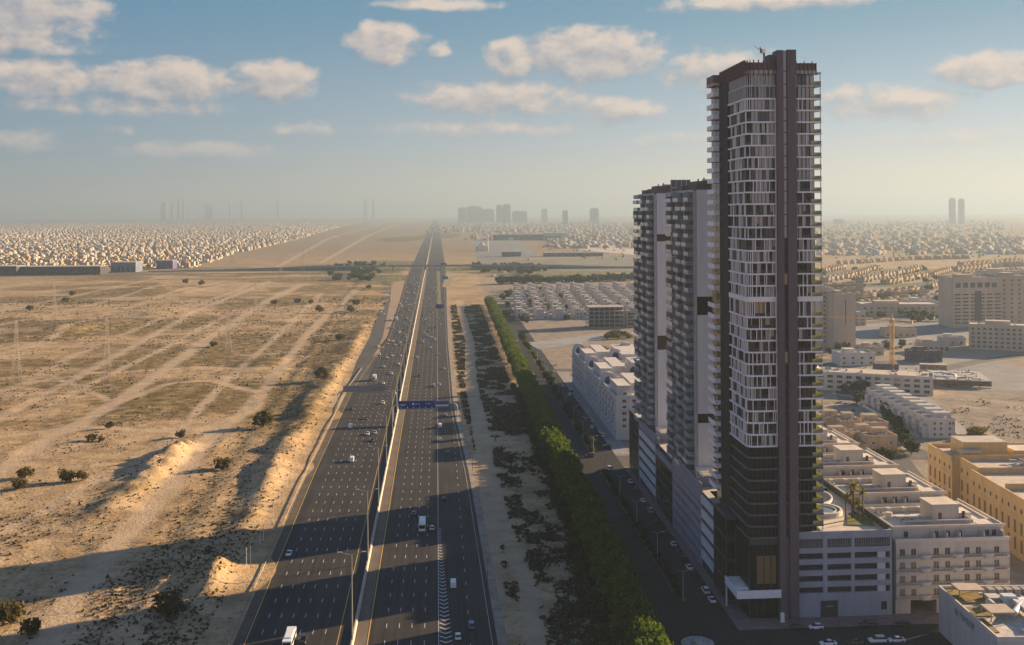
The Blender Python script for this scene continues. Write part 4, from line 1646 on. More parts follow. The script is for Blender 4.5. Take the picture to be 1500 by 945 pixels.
# ------------------------------------------------------------------ townhouse terrace, long white block, works site
def townhouse(i, n):
    rnd = random.Random(40 + i)
    root = thing('townhouse', 'white roof-boxed townhouse, %s in the terrace beside the shaded street, counted toward the crane' % nth(i), 'townhouse', (219.0 + .02 * i, 540 + 10.6 * i, 0), 0.0, 'terrace of white townhouses')
    b = MB()
    b.box(0, 14, 0, 10.55, 0, 9.6, 0, 1)
    b.box(5.5, 14.02, 5.0, 10.5, 9.6, 12.6, 0, 1)
    b.box(-2.6, 0, 1.0, 6.0, 0, 6.4, 0, 1)
    part('wall', b, [WHITE_R, mat('roof_greyish', (.40, .39, .38), rough=.9, var=.15)], root)
    b = MB()
    for (x0, x1, y0, y1) in ((0, .25, 0, 10.5), (.25, 14, 0, .25), (.25, 5.5, 10.2, 10.5), (13.75, 14, .25, 5)):
        b.box(x0, x1, y0, y1, 9.6, 10.6)
    b.box(-2.6, -2.4, 1, 6, 6.4, 7.3)
    b.box(-5.5, -5.2, 0, 10.5, 0, 2.0)
    part('parapet', b, WHITE_R, root)
    wm = WIN_SMALL
    windows(root, wm, [(0, 8.2, 1.3), (0, 8.2, 4.9), (-2.6, 3.5, 1.2), (-2.6, 3.5, 4.2), (0, 5.2 + 3, 7.6)], -math.pi / 2)
    if i == 0:
        windows(root, WIN_SMALL, [(x, 0, z) for x in (3.2, 6.6, 11.2, 13) for z in (1.6, 4.6, 7.3) if not (x == 13 and z < 5)], 0)
    part('roof_unit', MB().box(2, 4.6, 2, 4, 9.62, 10.9), AC_GREY, root)
    part('roof_tank', MB().disc((9.5, 2.4), .8, 9.6, 11.0, 10), AC_GREY, root)


WIN_SMALL = win_mesh('window', 1.1, 1.2, WHITE_R, WIN_DK, 1)
for i in range(9):
    townhouse(i, 9)


def low_block():
    root = thing('school_block', 'long low white block with vertical bays at the head of the side street', 'building', (G(1205, 560)[0] - 14, 690, 0), math.radians(-22))
    L, W, zt = 74, 26, 11.5
    b = MB()
    b.box(0, L, 0, W, 0, zt, 0, 1)
    part('wall', b, [WHITE_R, mat('roof_dust', (.50, .42, .33))], root)
    b = MB()
    b.box(-.2, L + .2, -.2, .2, zt, zt + 1)
    b.box(L - .2, L + .2, .2, W, zt, zt + 1)
    b.box(-.2, .2, .2, W, zt, zt + 1)
    for k in range(13):
        b.box(1 + k * 6, 1.5 + k * 6, -.5, -.003, 0, zt)
    part('parapet', b, WHITE_R, root)
    wm = win_mesh('window', 3.4, 2.0, WHITE_R, WIN_DK, 2)
    windows(root, wm, [(4.2 + k * 6, 0, z) for k in range(12) for z in (1.4, 5.0, 8.4)], 0)
    roof_clutter(root, random.Random(3), 4, L - 4, 4, W - 4, zt, 14)


low_block()

CONC_RAW = mat('raw_concrete', (.36, .33, .30), rough=.9, var=.15, scale=.3)


def works_site():
    cx, cy, _ = G(1355, 566)
    root = thing('construction_site', 'unfinished building floor with pale slabs and brown shuttering beside the crane', 'building', (cx, cy, 0), math.radians(-14))
    rnd = random.Random(6)
    b = MB()
    b.box(-36, 42, 0, 42, .2, .6, 0)
    b.box(-36, 42, 0, 42, 4.6, 5.1, 0)
    part('slab', b, CONC_RAW, root)
    cm = MB().box(-.35, .35, -.35, .35, .6, 6.6).mesh('column', CONC_RAW)
    for x in range(-35, 42, 7):
        for y in (1, 14, 27, 41):
            link('column', cm, root, (x, y, 0))
    b = MB()
    b.box(-36, 42, -.15, .0, 1.2, 4.5)
    part('shuttering', b, mat('ply_brown', (.14, .085, .065), rough=.85, var=.3, scale=.4), root)
    b = MB()
    for _ in range(70):
        b.obox((rnd.uniform(-33, 39), rnd.uniform(2, 40), 5.3), (rnd.uniform(.8, 4), rnd.uniform(.5, 2.4), .16), rnd.uniform(-.3, .3), rnd.choice((0, 0, 1, 2)))
    part('formwork', b, [mat('ply_pale', (.55, .48, .42), rough=.85, var=.2), mat('ply_brown', (.14, .085, .065)), mat('tarp_white', (.68, .66, .63), rough=.8, var=.1)], root)
    b = MB()
    b.ring((14, 20), 8, 9.4, 5.1, 6.0, 28)
    part('ramp_ring', b, mat('tarp_white', (.68, .66, .63)), root)
    b = MB()
    b.box(-30, -14, 24, 40, 5.1, 11)
    part('scaffold', b, mat('net_purple', (.11, .085, .11), rough=.9, var=.3, scale=.4), root)
    # site office cabin
    x, y, _ = G(1375, 548)
    c = thing('site_cabin', 'long tan site cabin beyond the unfinished floor slab', 'cabin', (x, y + 10, 0), math.radians(-16))
    b = MB()
    b.box(-9, 9, -3, 3, 0, 5.4, 0)
    b.box(-9.3, 9.3, -3.3, 3.3, 5.4, 5.9, 1)
    part('wall', b, [mat('cabin_tan', (.36, .25, .14), rough=.8, var=.1), ROOF], c)
    windows(c, WIN_SMALL, [(x, -3, 2.9) for x in (-6, -2, 2, 6)], 0)


works_site()


def lattice(b, base, top, w0, w1, n, r, mi=0):
    """square lattice mast from base to top"""
    for i in range(n):
        for (t0, t1) in ((i / n, (i + 1) / n),):
            z0, z1 = base[2] + (top[2] - base[2]) * t0, base[2] + (top[2] - base[2]) * t1
            a, c = w0 + (w1 - w0) * t0, w0 + (w1 - w0) * t1
            P = [(base[0] + sx * a, base[1] + sy * a, z0) for sx, sy in ((-1, -1), (1, -1), (1, 1), (-1, 1))]
            Q = [(base[0] + sx * c, base[1] + sy * c, z1) for sx, sy in ((-1, -1), (1, -1), (1, 1), (-1, 1))]
            for k in range(4):
                j = (k + 1) % 4
                b.tube(P[k], Q[k], r, r, 4, mi, False)
                b.tube(P[k], Q[j], r * .6, r * .6, 3, mi, False)
                b.tube(P[j], Q[k], r * .6, r * .6, 3, mi, False)
                b.tube(Q[k], Q[j], r * .6, r * .6, 3, mi, False)


def tower_crane():
    x, y, _ = G(1307, 556)
    root = thing('tower_crane', 'yellow lattice tower crane standing at the unfinished building', 'crane', (x, y, 0), math.radians(58))
    yel = mat('crane_yellow', (.48, .29, .10), rough=.6, var=.1)
    b = MB()
    lattice(b, (0, 0, 0), (0, 0, 42), 1.3, 1.2, 16, .22)
    part('mast', b, yel, root)
    b = MB()
    b.tube((0, -1, 42), (0, 46, 42), .3, .2, 4)
    b.tube((0, -1, 44.2), (0, 44, 42.6), .2, .2, 4)
    b.tube((-.9, -1, 42), (-.9, 46, 42), .15, .15, 4)
    for k in range(15):
        b.tube((0, k * 3, 42), (0, k * 3 + 1.5, 44 - k * .1), .1, .1, 3)
    b.tube((0, 0, 48), (0, 30, 43), .06, .06, 3)
    part('jib', b, yel, root)
    b = MB()
    b.tube((0, 0, 42), (0, -14, 42), .35, .35, 4)
    b.box(-1.2, 1.2, -14, -11, 40.4, 42.4)
    b.tube((0, 0, 42), (0, 0, 48), .5, .2, 4)
    b.tube((0, 0, 48), (0, -13, 42.3), .06, .06, 3)
    part('counter_jib', b, yel, root)
    b = MB()
    b.box(.9, 2.4, -.8, 1.0, 41, 43.4)
    part('cab', b, AC_GREY, root)


tower_crane()


def big_block(name, label, cat, px, py, w, d, h, wallm, cols, rows, ww, wh, rz=0.0, z0=3.0, roof=None, left=0, top=None, extra=None, zstep=None):
    x, y, _ = G(px, py)
    root = thing(name, label, cat, (x, y, 0), rz)
    b = MB()
    b.box(0, w, 0, d, 0, h, 0, 1)
    part('wall', b, [wallm, roof or ROOF], root)
    b = MB()
    b.box(-.15, w + .15, -.15, .25, h, h + 1.1)
    b.box(-.15, .25, .25, d, h, h + 1.1)
    b.box(w - .25, w + .15, .25, d, h, h + 1.1)
    b.box(.25, w - .25, d - .25, d + .1, h, h + 1.1)
    b.box(w * .2, w * .5, d * .3, d * .7, h, h + 3.4)
    part('parapet', b, wallm, root)
    wm = win_mesh('window', ww, wh, wallm, WIN_DK, 1)
    zs = zstep or (h - z0) / rows
    sp = [(w * (k + .5) / cols, 0, z0 + j * zs) for k in range(cols) for j in range(rows)]
    u = windows(root, wm, sp, 0)
    if left:
        windows(root, wm, [(0, d * (k + .5) / left, z0 + j * zs) for k in range(left) for j in range(rows)], -math.pi / 2, used=u)
    if extra:
        extra(root, w, d, h)
    roof_clutter(root, random.Random(int(px)), w * .1, w * .9, d * .1, d * .9, h, 6)
    return root


BEIGE = mat('beige_render', (.50, .41, .32), rough=.85, var=.07, scale=.1, streak=True)
BEIGE2 = mat('beige_stone', (.46, .365, .275), rough=.85, var=.07, scale=.1, streak=True)


def office_extra(root, w, d, h):
    b = MB()
    for k in range(6):
        b.box(w * (.05 + .15 * k), w * (.15 + .15 * k), -.12, .05, h - 9.5, h - 4.5)
    part('top_window', b, glass('office_teal_glass', (.05, .075, .08), .1, .8), root)
    b = MB()
    b.box(w * .44, w * .58, -.2, .1, 4, h - 13)
    part('glass_strip', b, glass('office_teal_glass', (.05, .075, .08)), root)


def blank_extra(root, w, d, h):
    b = MB()
    b.box(w * .52, w * .56, -.1, .05, 21, h - 4)
    part('slot', b, mat('slot_brown', (.10, .075, .06), rough=.8, var=.1), root)


big_block('office_tower', 'tall beige office block with a teal glass strip down its face', 'building', 1397, 480, 52, 30, 50, BEIGE, 6, 9, 6.4, 1.3, math.radians(6), 4.0, left=0, extra=office_extra, zstep=3.6)
big_block('office_wing', 'beige office block with dark window column behind the teal-striped one', 'building', 1466, 478, 40, 30, 51, BEIGE2, 5, 10, 2.2, 1.6, math.radians(4), 4.0)
big_block('stepped_apartments', 'beige six storey apartment building with rows of small windows near the gravel lots', 'building', 1421, 512, 64, 26, 21, BEIGE, 14, 5, 2.2, 1.6, math.radians(-22), 2.2, left=5)
big_block('blank_tower', 'blank beige building with one dark vertical slot beside the tallest tower', 'building', 1222, 512, 19, 22, 47, BEIGE2, 1, 1, .5, 1.0, math.radians(3), 40, extra=blank_extra)
big_block('tan_block', 'tan building with a sunlit balcony edge, partly hidden behind the tallest tower', 'building', 1203, 508, 12, 26, 51, BEIGE, 2, 12, 1.8, 1.5, math.radians(3), 4)
big_block('concrete_shed', 'low sandy works building with open front among parked cars', 'building', 1344, 516, 26, 12, 7, BEIGE, 6, 1, 2.6, 3.0, math.radians(-8), 1.5)
big_block('flat_hall', 'flat roofed sandy hall among trees before the gravel lots', 'building', 1262, 462, 90, 40, 12, BEIGE, 12, 2, 3, 1.6, math.radians(-6), 3)


# ------------------------------------------------------------------ white arched apartment blocks across the street
def arched_block(l0, L, label, seed, top):
    rnd = random.Random(seed)
    root = thing('arched_block', label, 'building', city(90.0, l0), CITY, 'white arched blocks along the street')
    W, zt = 46, 22.5
    b = MB()
    b.box(0, W, 0, L, 0, zt, 0, 1)
    b.box(1.5, 9, 2.0, L * .5, zt, zt + 5.2, 0, 1)
    b.box(12, 20, L * .35, L - 2, zt, zt + 4.0, 0, 1)
    b.box(26, W - 2, 5, L - 6, zt, zt + 4.4, 0, 1)
    part('wall', b, [WHITE_R, mat('roof_white', (.52, .48, .43), rough=.9, var=.12)], root)
    b = MB()
    b.box(-.2, .25, 0, L, zt, zt + 1.1)
    b.box(.25, W, -.2, .25, zt, zt + 1.1)
    b.box(1.3, 9.2, 1.8, 2.2, zt + 5.2, zt + 5.9)
    b.box(1.3, 1.7, 2.2, L * .5, zt + 5.2, zt + 5.9)
    b.box(-.12, W, -.12, -.003, 5.4, 5.8)
    b.box(-.9, -.003, 0, L, 5.4, 5.7)
    part('parapet', b, WHITE_R, root)
    # arched gable hoods on the roof
    for (x, y, w, hh) in ((5.2, 1.76, 2.2, 3.6), (3, L * .75, 4.2, 5.4), (24, L * .3, 4.2, 5.2), (36, L * .8, 4.4, 5)):
        b = MB()
        pts = [(w, 0)] + [(w * math.cos(math.pi * k / 10), hh * .45 + w * math.sin(math.pi * k / 10)) for k in range(11)] + [(-w, 0)]
        n = len(b.v)
        b.v += [(p[0], 0, p[1]) for p in pts] + [(p[0], 2.6, p[1]) for p in pts]
        k = len(pts)
        for i in range(k - 1):
            b.f.append((n + i, n + i + 1, n + k + i + 1, n + k + i))
            b.m.append(0)
        b.f.append(tuple(range(n, n + k)))
        b.m.append(1)
        b.f.append(tuple(range(n + k, n + 2 * k)))
        b.m.append(1)
        c = w * .5
        b.prism([], 0, 0) if False else None
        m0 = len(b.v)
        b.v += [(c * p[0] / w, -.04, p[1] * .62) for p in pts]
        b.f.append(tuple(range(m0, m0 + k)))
        b.m.append(2)  # flat dark inset, painted as the shade inside the arch
        part('arch_hood', b, [WHITE_R, WHITE_R, mat('arch_shade', (.10, .095, .095), rough=.9, var=.1)], root, (x, y - .1, zt + .02))
    b = MB()
    for k in range(4):
        a0 = 7
    k2 = 12
    for j in range(5):
        a, c = math.pi / 2 * j / 5, math.pi / 2 * (j + 1) / 5
        for i in range(k2):
            t0, t1 = 2 * math.pi * i / k2, 2 * math.pi * (i + 1) / k2
            P = lambda e, t: (2.3 * math.cos(e) * math.cos(t), 2.3 * math.cos(e) * math.sin(t), 2.6 * math.sin(e))
            b.quad(P(a, t0), P(a, t1), P(c, t1), P(c, t0))
    part('dome', b, mat('dome_tan', (.55, .38, .22), rough=.8, var=.1), root, (15.5, 7, zt + (.02)))
    wm = win_mesh('window', 1.9, 1.5, WHITE_R, WIN_DK, 1)
    wm2 = win_mesh('window', 1.5, 1.7, WHITE_R, WIN_DK, 1)
    zs = [6.6 + 3.3 * k for k in range(5)]
    sp = [(x, 0, z) for x in (4.5, 9.8, 15.1, 20.4, 25.7) for z in zs]
    u = windows(root, wm, sp, 0)
    u = windows(root, wm2, [(0, 3 + 5.4 * k, z) for k in range(int((L - 4) / 5.4)) for z in zs], -math.pi / 2, used=u)
    b = MB()
    sb = MB().box(-1.3, -.003, 0, 4.4, -.9, .2).mesh('balcony', WHITE_R)
    for k in range(int((L - 4) / 10.8)):
        for z in zs[::2]:
            link('balcony', sb, root, (0, 5 + k * 10.8, z))
    fb = MB().box(0, 4.6, -.95, -.003, 0, .9).mesh('balcony', WHITE_R)
    for k in range(3):
        link('balcony', fb, root, (2.2 + k * 5.3, 0, 15.9))
    roof_clutter(root, rnd, 9.5, 44, 3, L - 3, zt, 20)
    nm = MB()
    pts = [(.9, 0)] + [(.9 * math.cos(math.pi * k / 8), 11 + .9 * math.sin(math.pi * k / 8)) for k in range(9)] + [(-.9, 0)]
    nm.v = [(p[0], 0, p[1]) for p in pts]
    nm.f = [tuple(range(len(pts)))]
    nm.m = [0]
    nm = nm.mesh('niche', mat('niche_shade', (.20, .195, .19), rough=.9, var=.15, scale=.4))  # flat dark panel: the shade of a recessed niche put into colour
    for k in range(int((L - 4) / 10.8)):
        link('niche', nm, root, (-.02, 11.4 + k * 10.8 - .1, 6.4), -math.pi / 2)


arched_block(536, 58, 'white arched block facing the street corner, with rows of small windows and a dome', 1, 0)
arched_block(596, 62, 'white arched block in the middle of its row along the street', 2, 0)
arched_block(661, 60, 'white arched block at the far end of its row, next to the sandy plot', 3, 0)


def concrete_frame():
    x0, y0, _ = G(862, 481)
    root = thing('unfinished_building', 'unfinished grey concrete frame building with open dark floors beyond the sandy plot', 'building', (x0, y0, 0), CITY)
    b = MB()
    for k in range(6):
        b.box(0, 38, 0, 22, k * 4.2 + .2, k * 4.2 + .75, 0)
    part('floor_slab', b, CONC_RAW, root)
    cm = MB().box(0, .7, .1, .8, 0, 21.3).mesh('column', CONC_RAW)
    for x in [0.2, 5.6, 11, 16.4, 21.8, 27.2, 32.6, 37.2]:
        link('column', cm, root, (x, -.12, .2))
        link('column', cm, root, (x, 20.9, .2))
    b = MB()
    b.box(1.5, 36.5, 6, 6.4, .76, 21)
    b.box(13, 14, 1, 21, .76, 20.9)
    part('core_wall', b, mat('raw_concrete_dark', (.10, .095, .09), rough=.9, var=.2), root)
    big_block('frame_annex', 'grey half built block with banded floors at the edge of the apartment towers', 'building', 917, 479, 34, 20, 16, CONC_RAW, 3, 4, 8, 2.2, CITY, 2)


concrete_frame()

# scattered low blocks of the eastern district
_rb = random.Random(12)
for _i, (_px, _py, _w, _d, _h, _lab) in enumerate([(1402, 446, 40, 30, 14, 'low tan block in front of the beige office, beside the trees'), (1330, 452, 34, 24, 9, 'small flat block beyond the flat roofed hall'),
                                                  (1296, 494, 30, 14, 7, 'low sandy block at the edge of the parked cars'), (1210, 476, 40, 20, 13, 'narrow tan block between the tallest tower and the blank beige building'),
                                                  (1376, 505, 22, 14, 6, 'little sandy block by the road to the apartment building'), (1258, 520, 20, 14, 6, 'small square block behind the long low white block'),
                                                  (1330, 530, 26, 12, 8, 'purple grey works hut behind the tower crane'), (1230, 536, 28, 18, 9, 'white block behind the long low white one'),
                                                  (1470, 440, 60, 30, 26, 'tan block between the beige offices and the sunlit rows'), (1440, 418, 70, 30, 22, 'hazy tan block behind the beige offices')]):
    big_block('low_block', _lab, 'building', _px, _py, _w, _d, _h, (BEIGE, WHITE_R, BEIGE2)[_i % 3] if _i != 6 else mat('net_purple', (.11, .085, .11)), max(3, _w // 6), max(1, _h // 4), 2.0, 1.5, _rb.uniform(-.25, .1), 1.4)

# ------------------------------------------------------------------ houses
WALLC = [('cream', mat('house_cream', (.46, .37, .265), rough=.9, var=.08, scale=.2)), ('white', mat('house_white', (.54, .48, .40), rough=.9, var=.06, scale=.2)),
         ('tan', mat('house_tan', (.36, .26, .165), rough=.9, var=.08, scale=.2)), ('ochre', mat('house_ochre', (.45, .31, .15), rough=.9, var=.08, scale=.2)),
         ('grey', mat('house_grey', (.36, .33, .30), rough=.9, var=.08, scale=.2))]
HROOF = mat('house_roof', (.31, .25, .19), rough=.95, var=.15, scale=.2)
HWIN = mat('house_window', (.05, .042, .036), rough=.4, var=0)
VIL = []
SIZES = ['one-storey', 'two-storey', 'three-storey']


def villa_mesh(rnd, m, storeys, yard=True):
    b = MB()
    w, d, h = rnd.uniform(5, 7.5), rnd.uniform(5, 8), 3.6 * storeys
    b.box(-w, w, -d, d, 0, h, 0, 1)
    b.box(-w - .1, w + .1, -d - .1, -d + .2, h, h + .9, 0)
    b.box(-w - .1, -w + .2, -d + .2, d, h, h + .9, 0)
    b.box(w - .2, w + .1, -d + .2, d, h, h + .9, 0)
    sx = rnd.choice((-1, 1))
    b.box(sx * w * .5 - 2.2, sx * w * .5 + 2.2, d * .1, d * .8, h, h + 2.9, 0, 1)
    e = rnd.uniform(2.5, 4)
    b.box(-sx * (w - 1) - 1.5, -sx * (w - 1) + 1.5, -d - e, -d, 0, h * .55, 0, 1)
    for s in range(storeys):
        for k in range(3):
            x = -w + 2 * w * (k + .5) / 3
            b.box(x - .7, x + .7, -d - .05, -d, 1 + s * 3.5, 2.6 + s * 3.5, 2)
            y = -d + 2 * d * (k + .5) / 3
            b.box(-w - .05, -w, y - .7, y + .7, 1 + s * 3.5, 2.6 + s * 3.5, 2)
    if yard:
        for (x0, x1, y0, y1) in ((-11, 11, -13, -12.8), (-11, -10.8, -12.8, 12), (10.8, 11, -12.8, 12)):
            b.box(x0, x1, y0, y1, 0, 2.2, 0)
    return b.mesh('villa', [m, HROOF, HWIN])


def build_far_village():
    rnd = random.Random(21)
    protos = {}
    for ci, (cn, m) in enumerate(WALLC):
        for s in (1, 2, 3):
            protos[(cn, s)] = [villa_mesh(rnd, m, s) for _ in range(2)]
    # street grid of the far village: rows run across, first row nearest to the desert road
    edge = lambda Y: np.interp(Y, [2100, 2300, 3000, 4500, 9000, 14000], [-700, -720, -820, -960, -1500, -2000])
    cells = []
    row = 0
    Y = 2290.0
    while Y < 13000:
        xr = float(edge(Y))
        xl = -1.02 * Y * .5 - 60
        k = 0
        X = xr - 8
        gapx = 27 if Y < 5000 else 40
        while X > xl:
            if rnd.random() < .84:
                cells.append((row, k, X + rnd.uniform(-4, 4), Y + rnd.uniform(-4, 4)))
            k += 1
            X -= gapx * (2.0 if k % 8 == 0 else 1.0)
        Y += (34 if row % 2 == 0 else 52) * (1 + Y / 15000)
        row += 1
    n_ind = 0
    rest = []
    per = {}
    for (row, k, X, Y) in cells:
        cn, m = WALLC[rnd.choices((0, 1, 2, 3, 4), (5, 3, 3, 2, 1))[0]]
        s = rnd.choices((1, 2, 3), (2, 6, 1))[0]
        if n_ind < 170:
            kk = per[row] = per.get(row, -1) + 1
            o = link('villa', rnd.choice(protos[(cn, s)]), None, (X, Y, 0), .08 + rnd.choice((0, math.pi / 2, math.pi)))
            tag(o, '%s %s villa, %s from the open desert in the %s row of the far village' % (cn, SIZES[s - 1], nth(kk), nth(row)), 'villa', 'villas of the far village')
            n_ind += 1
        else:
            rest.append((X, Y, rnd.uniform(6, 9), rnd.uniform(6, 9), rnd.choice((5, 7.5, 7.5, 8.5, 11))))
    # everything farther back reads as one mass of houses
    more = random.Random(5)
    for (n, xa, xb, ya, yb) in ((900, -200, 1100, 4300, 11000), (700, 700, 2600, 2700, 4200), (900, 900, 4800, 4200, 10000), (300, -500, -150, 6000, 12000), (160, 150, 600, 3300, 4300)):
        for _ in range(n):
            y = more.uniform(ya ** .5, yb ** .5) ** 2
            rest.append((more.uniform(xa, xb) * (y / yb if xa > 0 else 1), y, more.uniform(6, 14), more.uniform(6, 12), more.choice((5, 7, 8, 9, 12))))
    V, F, mi = [], [], []
    box = np.array([(x, y, z) for z in (0, 1) for x, y in ((-1, -1), (1, -1), (1, 1), (-1, 1))], dtype=float)
    bf = [(0, 1, 5, 4), (1, 2, 6, 5), (2, 3, 7, 6), (3, 0, 4, 7), (4, 5, 6, 7)]
    n = 0
    for (X, Y, w, d, h) in rest:
        c = more.choices((0, 1, 2, 3, 4), (5, 3, 3, 2, 1))[0]
        for (ox, oy, ww, dd, z1) in ((0, 0, w, d, h), (more.uniform(-.4, .4) * w, more.uniform(-.3, .5) * d, w * .4, d * .4, h + 3)):
            ca, sa = math.cos(.08), math.sin(.08)
            P = box * (ww, dd, z1) + (ox, oy, 0)
            V.append(np.stack([X + P[:, 0] * ca - P[:, 1] * sa, Y + P[:, 0] * sa + P[:, 1] * ca, P[:, 2]], 1))
            F += [tuple(i + n for i in f) for f in bf]
            mi += [c] * 4 + [5]
            n += 8
    stuff('distant_houses', np_mesh('distant_houses', np.vstack(V), F, [m for _, m in WALLC] + [HROOF], mi), 'dense mass of small houses fading into the haze')


build_far_village()


def terraced():
    """white stepped villas behind the hedge"""
    rnd = random.Random(14)
    grey = mat('stepped_white', (.50, .455, .41), rough=.9, var=.06, scale=.2)

    def proto():
        b = MB()
        b.box(-7, 7, -7, 7, 0, 7.2, 0, 1)
        b.box(-7, 0, -1, 7, 7.2, 11.4, 0, 1)
        b.box(0, 4, 2, 7, 7.2, 9.6, 0, 1)
        b.box(-7.1, 7.1, -7.1, -6.8, 7.2, 8.0, 0)
        b.box(6.8, 7.1, -6.8, 2, 7.2, 8.0, 0)
        b.box(2, 6, -10, -7, 0, 3.8, 0, 1)
        for k in range(3):
            for z in (1.0, 4.6):
                b.box(-5.6 + k * 4, -4.0 + k * 4, -7.06, -7, z, z + 1.7, 2)
        b.box(-5, -3.4, -1.06, -1, 8.4, 10.2, 2)
        b.box(-7.06, -7, -4, -2, 1, 3, 2)
        b.box(-9.5, 9.5, -13, -12.8, 0, 1.9, 0)
        return b.mesh('terraced_villa', [grey, mat('stepped_roof', (.44, .40, .36), rough=.95, var=.1), HWIN])
    P = proto()
    n = 0
    for row in range(6):
        l = 1150 + row * 78
        r0 = 88 + row * 5
        for k in range(13):
            for side in (0, 1):
                rr = r0 + k * 22
                ll = l + side * 30
                X, Y, _ = city(rr, ll)
                px = 750 + X / Y * 1500
                if px > 935:
                    continue
                if row == 0 and side == 0 and k > 5:
                    continue
                o = link('terraced_villa', P, None, (X, Y, 0), CITY + rnd.choice((0, 0, math.pi / 2)))
                tag(o, 'white stepped villa, %s from the hedge in the %s row beyond the sandy plot' % (nth(k), nth(row * 2 + side)), 'villa', 'stepped white villas behind the hedge')
                n += 1


terraced()


def sunny_rows():
    """rows of sandy courtyard houses east of the towers, far"""
    rnd = random.Random(31)
    P = [villa_mesh(rnd, WALLC[i][1], 2, False) for i in (0, 3, 2)]
    rows = [[(1205, 400), (1236, 393)], [(1205, 414), (1240, 408), (1286, 394)], [(1258, 414), (1300, 406), (1348, 396)], [(1295, 417), (1330, 411), (1354, 406)], [(1362, 406), (1390, 398)],
            [(1220, 441), (1275, 437), (1345, 428)], [(1360, 424), (1393, 414)], [(1205, 424), (1262, 422)], [(1320, 400), (1348, 394)], [(1255, 452), (1330, 444), (1392, 438)], [(1300, 436), (1360, 433)], [(1207, 432), (1262, 430)], [(1396, 398), (1450, 392), (1500, 390)], [(1405, 390), (1500, 383)], [(1225, 388), (1330, 381), (1420, 379)], [(1207, 448), (1250, 446)], [(1412, 406), (1500, 399)]]
    for ri, pts in enumerate(rows):
        w = GP(pts)
        seg = [math.hypot(c[0] - a[0], c[1] - a[1]) for a, c in zip(w[:-1], w[1:])]
        tot = sum(seg)
        n = min(18, max(4, int(tot / 20)))
        for k in range(n):
            s = tot * (k + .5) / n
            for (a, c), L in zip(zip(w[:-1], w[1:]), seg):
                if s <= L:
                    break
                s -= L
            x, y = a[0] + (c[0] - a[0]) * s / L, a[1] + (c[1] - a[1]) * s / L
            ci = rnd.choice((0, 1, 2))
            o = link('courtyard_house', P[ci], None, (x, y, 0), math.atan2(c[1] - a[1], c[0] - a[0]))
            tag(o, '%s courtyard house, %s in the %s sunlit row east of the tallest tower' % (('cream', 'ochre', 'tan')[ci], nth(k), nth(ri)), 'house', 'courtyard houses in sunlit rows')


sunny_rows()


def old_houses():
    """low sandy houses right behind the cream blocks"""
    rnd = random.Random(77)
    sand = mat('sandy_house', (.52, .39, .26), rough=.9, var=.12, scale=.3, streak=True)
    spec = [(1222, 655, 'flat sandy house with two roof boxes behind the cream blocks'), (1262, 652, 'sandy house with a parapet corner beside the shaded street'),
            (1285, 660, 'sandy house with a sunlit gable end at the street bend'), (1240, 636, 'sandy house in the second line behind the cream blocks'),
            (1213, 632, 'sandy house close against the tallest tower in the second line'), (1272, 636, 'small sandy house with a stair box next to the parked cars')]
    for i, (px, py, lab) in enumerate(spec):
        x, y, _ = G(px, py)
        root = thing('sandy_house', lab, 'house', (x, y, 0), CITY, 'sandy houses behind the cream blocks')
        b = MB()
        w, d, h = rnd.uniform(5, 8), rnd.uniform(6, 8), rnd.choice((7, 8, 9.5))
        b.box(-w, w, -d, d, 0, h, 0, 1)
        b.box(-w * .2, w * .8, d * .1, d * .9, h, h + 3, 0, 1)
        b.box(-w - 2.5, -w, -d, 0, 0, h * .6, 0, 1)
        part('wall', b, [sand, HROOF], root)
        b = MB()
        b.box(-w - .15, w + .15, -d - .15, -d + .2, h, h + 1)
        b.box(-w - .15, -w + .2, -d + .2, d, h, h + 1)
        b.box(w - .2, w + .15, -d + .2, d, h, h + 1)
        part('parapet', b, sand, root)
        windows(root, WIN_SMALL, [(-w * .6, -d, 1.2), (0, -d, 1.2), (w * .6, -d, 1.2), (-w * .6, -d, 4.6), (w * .6, -d, 4.6)], 0)
        windows(root, WIN_SMALL, [(-w, d * .5, 4.6)], -math.pi / 2)
        roof_clutter(root, rnd, -w * .7, w * .7, -d * .8, 0, h, 3)


old_houses()

# ------------------------------------------------------------------ far landmarks
STEEL = mat('far_steel', (.30, .34, .36), rough=.6, var=.1, scale=.02)


def far_tower(px0, px1, ytop, D, label, m=None, d=30, name='far_tower'):
    ytop = ytop + 8 if D > 10000 else ytop
    D = D * 1.6 if D > 10000 else D * 1.55
    X0, X1 = (px0 - 750) / FPX * D, (px1 - 750) / FPX * D
    h = CAM_H + (310 - ROLL * (px0 - 750) * 0 + ROLL * 0 - ytop - ROLL * (px0 - 750)) / FPX * D
    w = X1 - X0
    root = thing(name, label, 'tower', ((X0 + X1) / 2, D, 0), 0.0)
    b = MB()
    b.box(-w / 2, w / 2, 0, d, 0, h * .94, 0)
    b.box(-w * .35, w * .35, d * .15, d * .85, h * .94, h, 0)
    n = max(4, int(h / 12))
    for k in range(n):
        b.box(-w / 2 - .4, w / 2 + .4, -.4, 0, (k + .6) * h * .92 / n, (k + .6) * h * .92 / n + 2.5, 1)
    part('wall', b, [m or STEEL, WIN_DK], root)


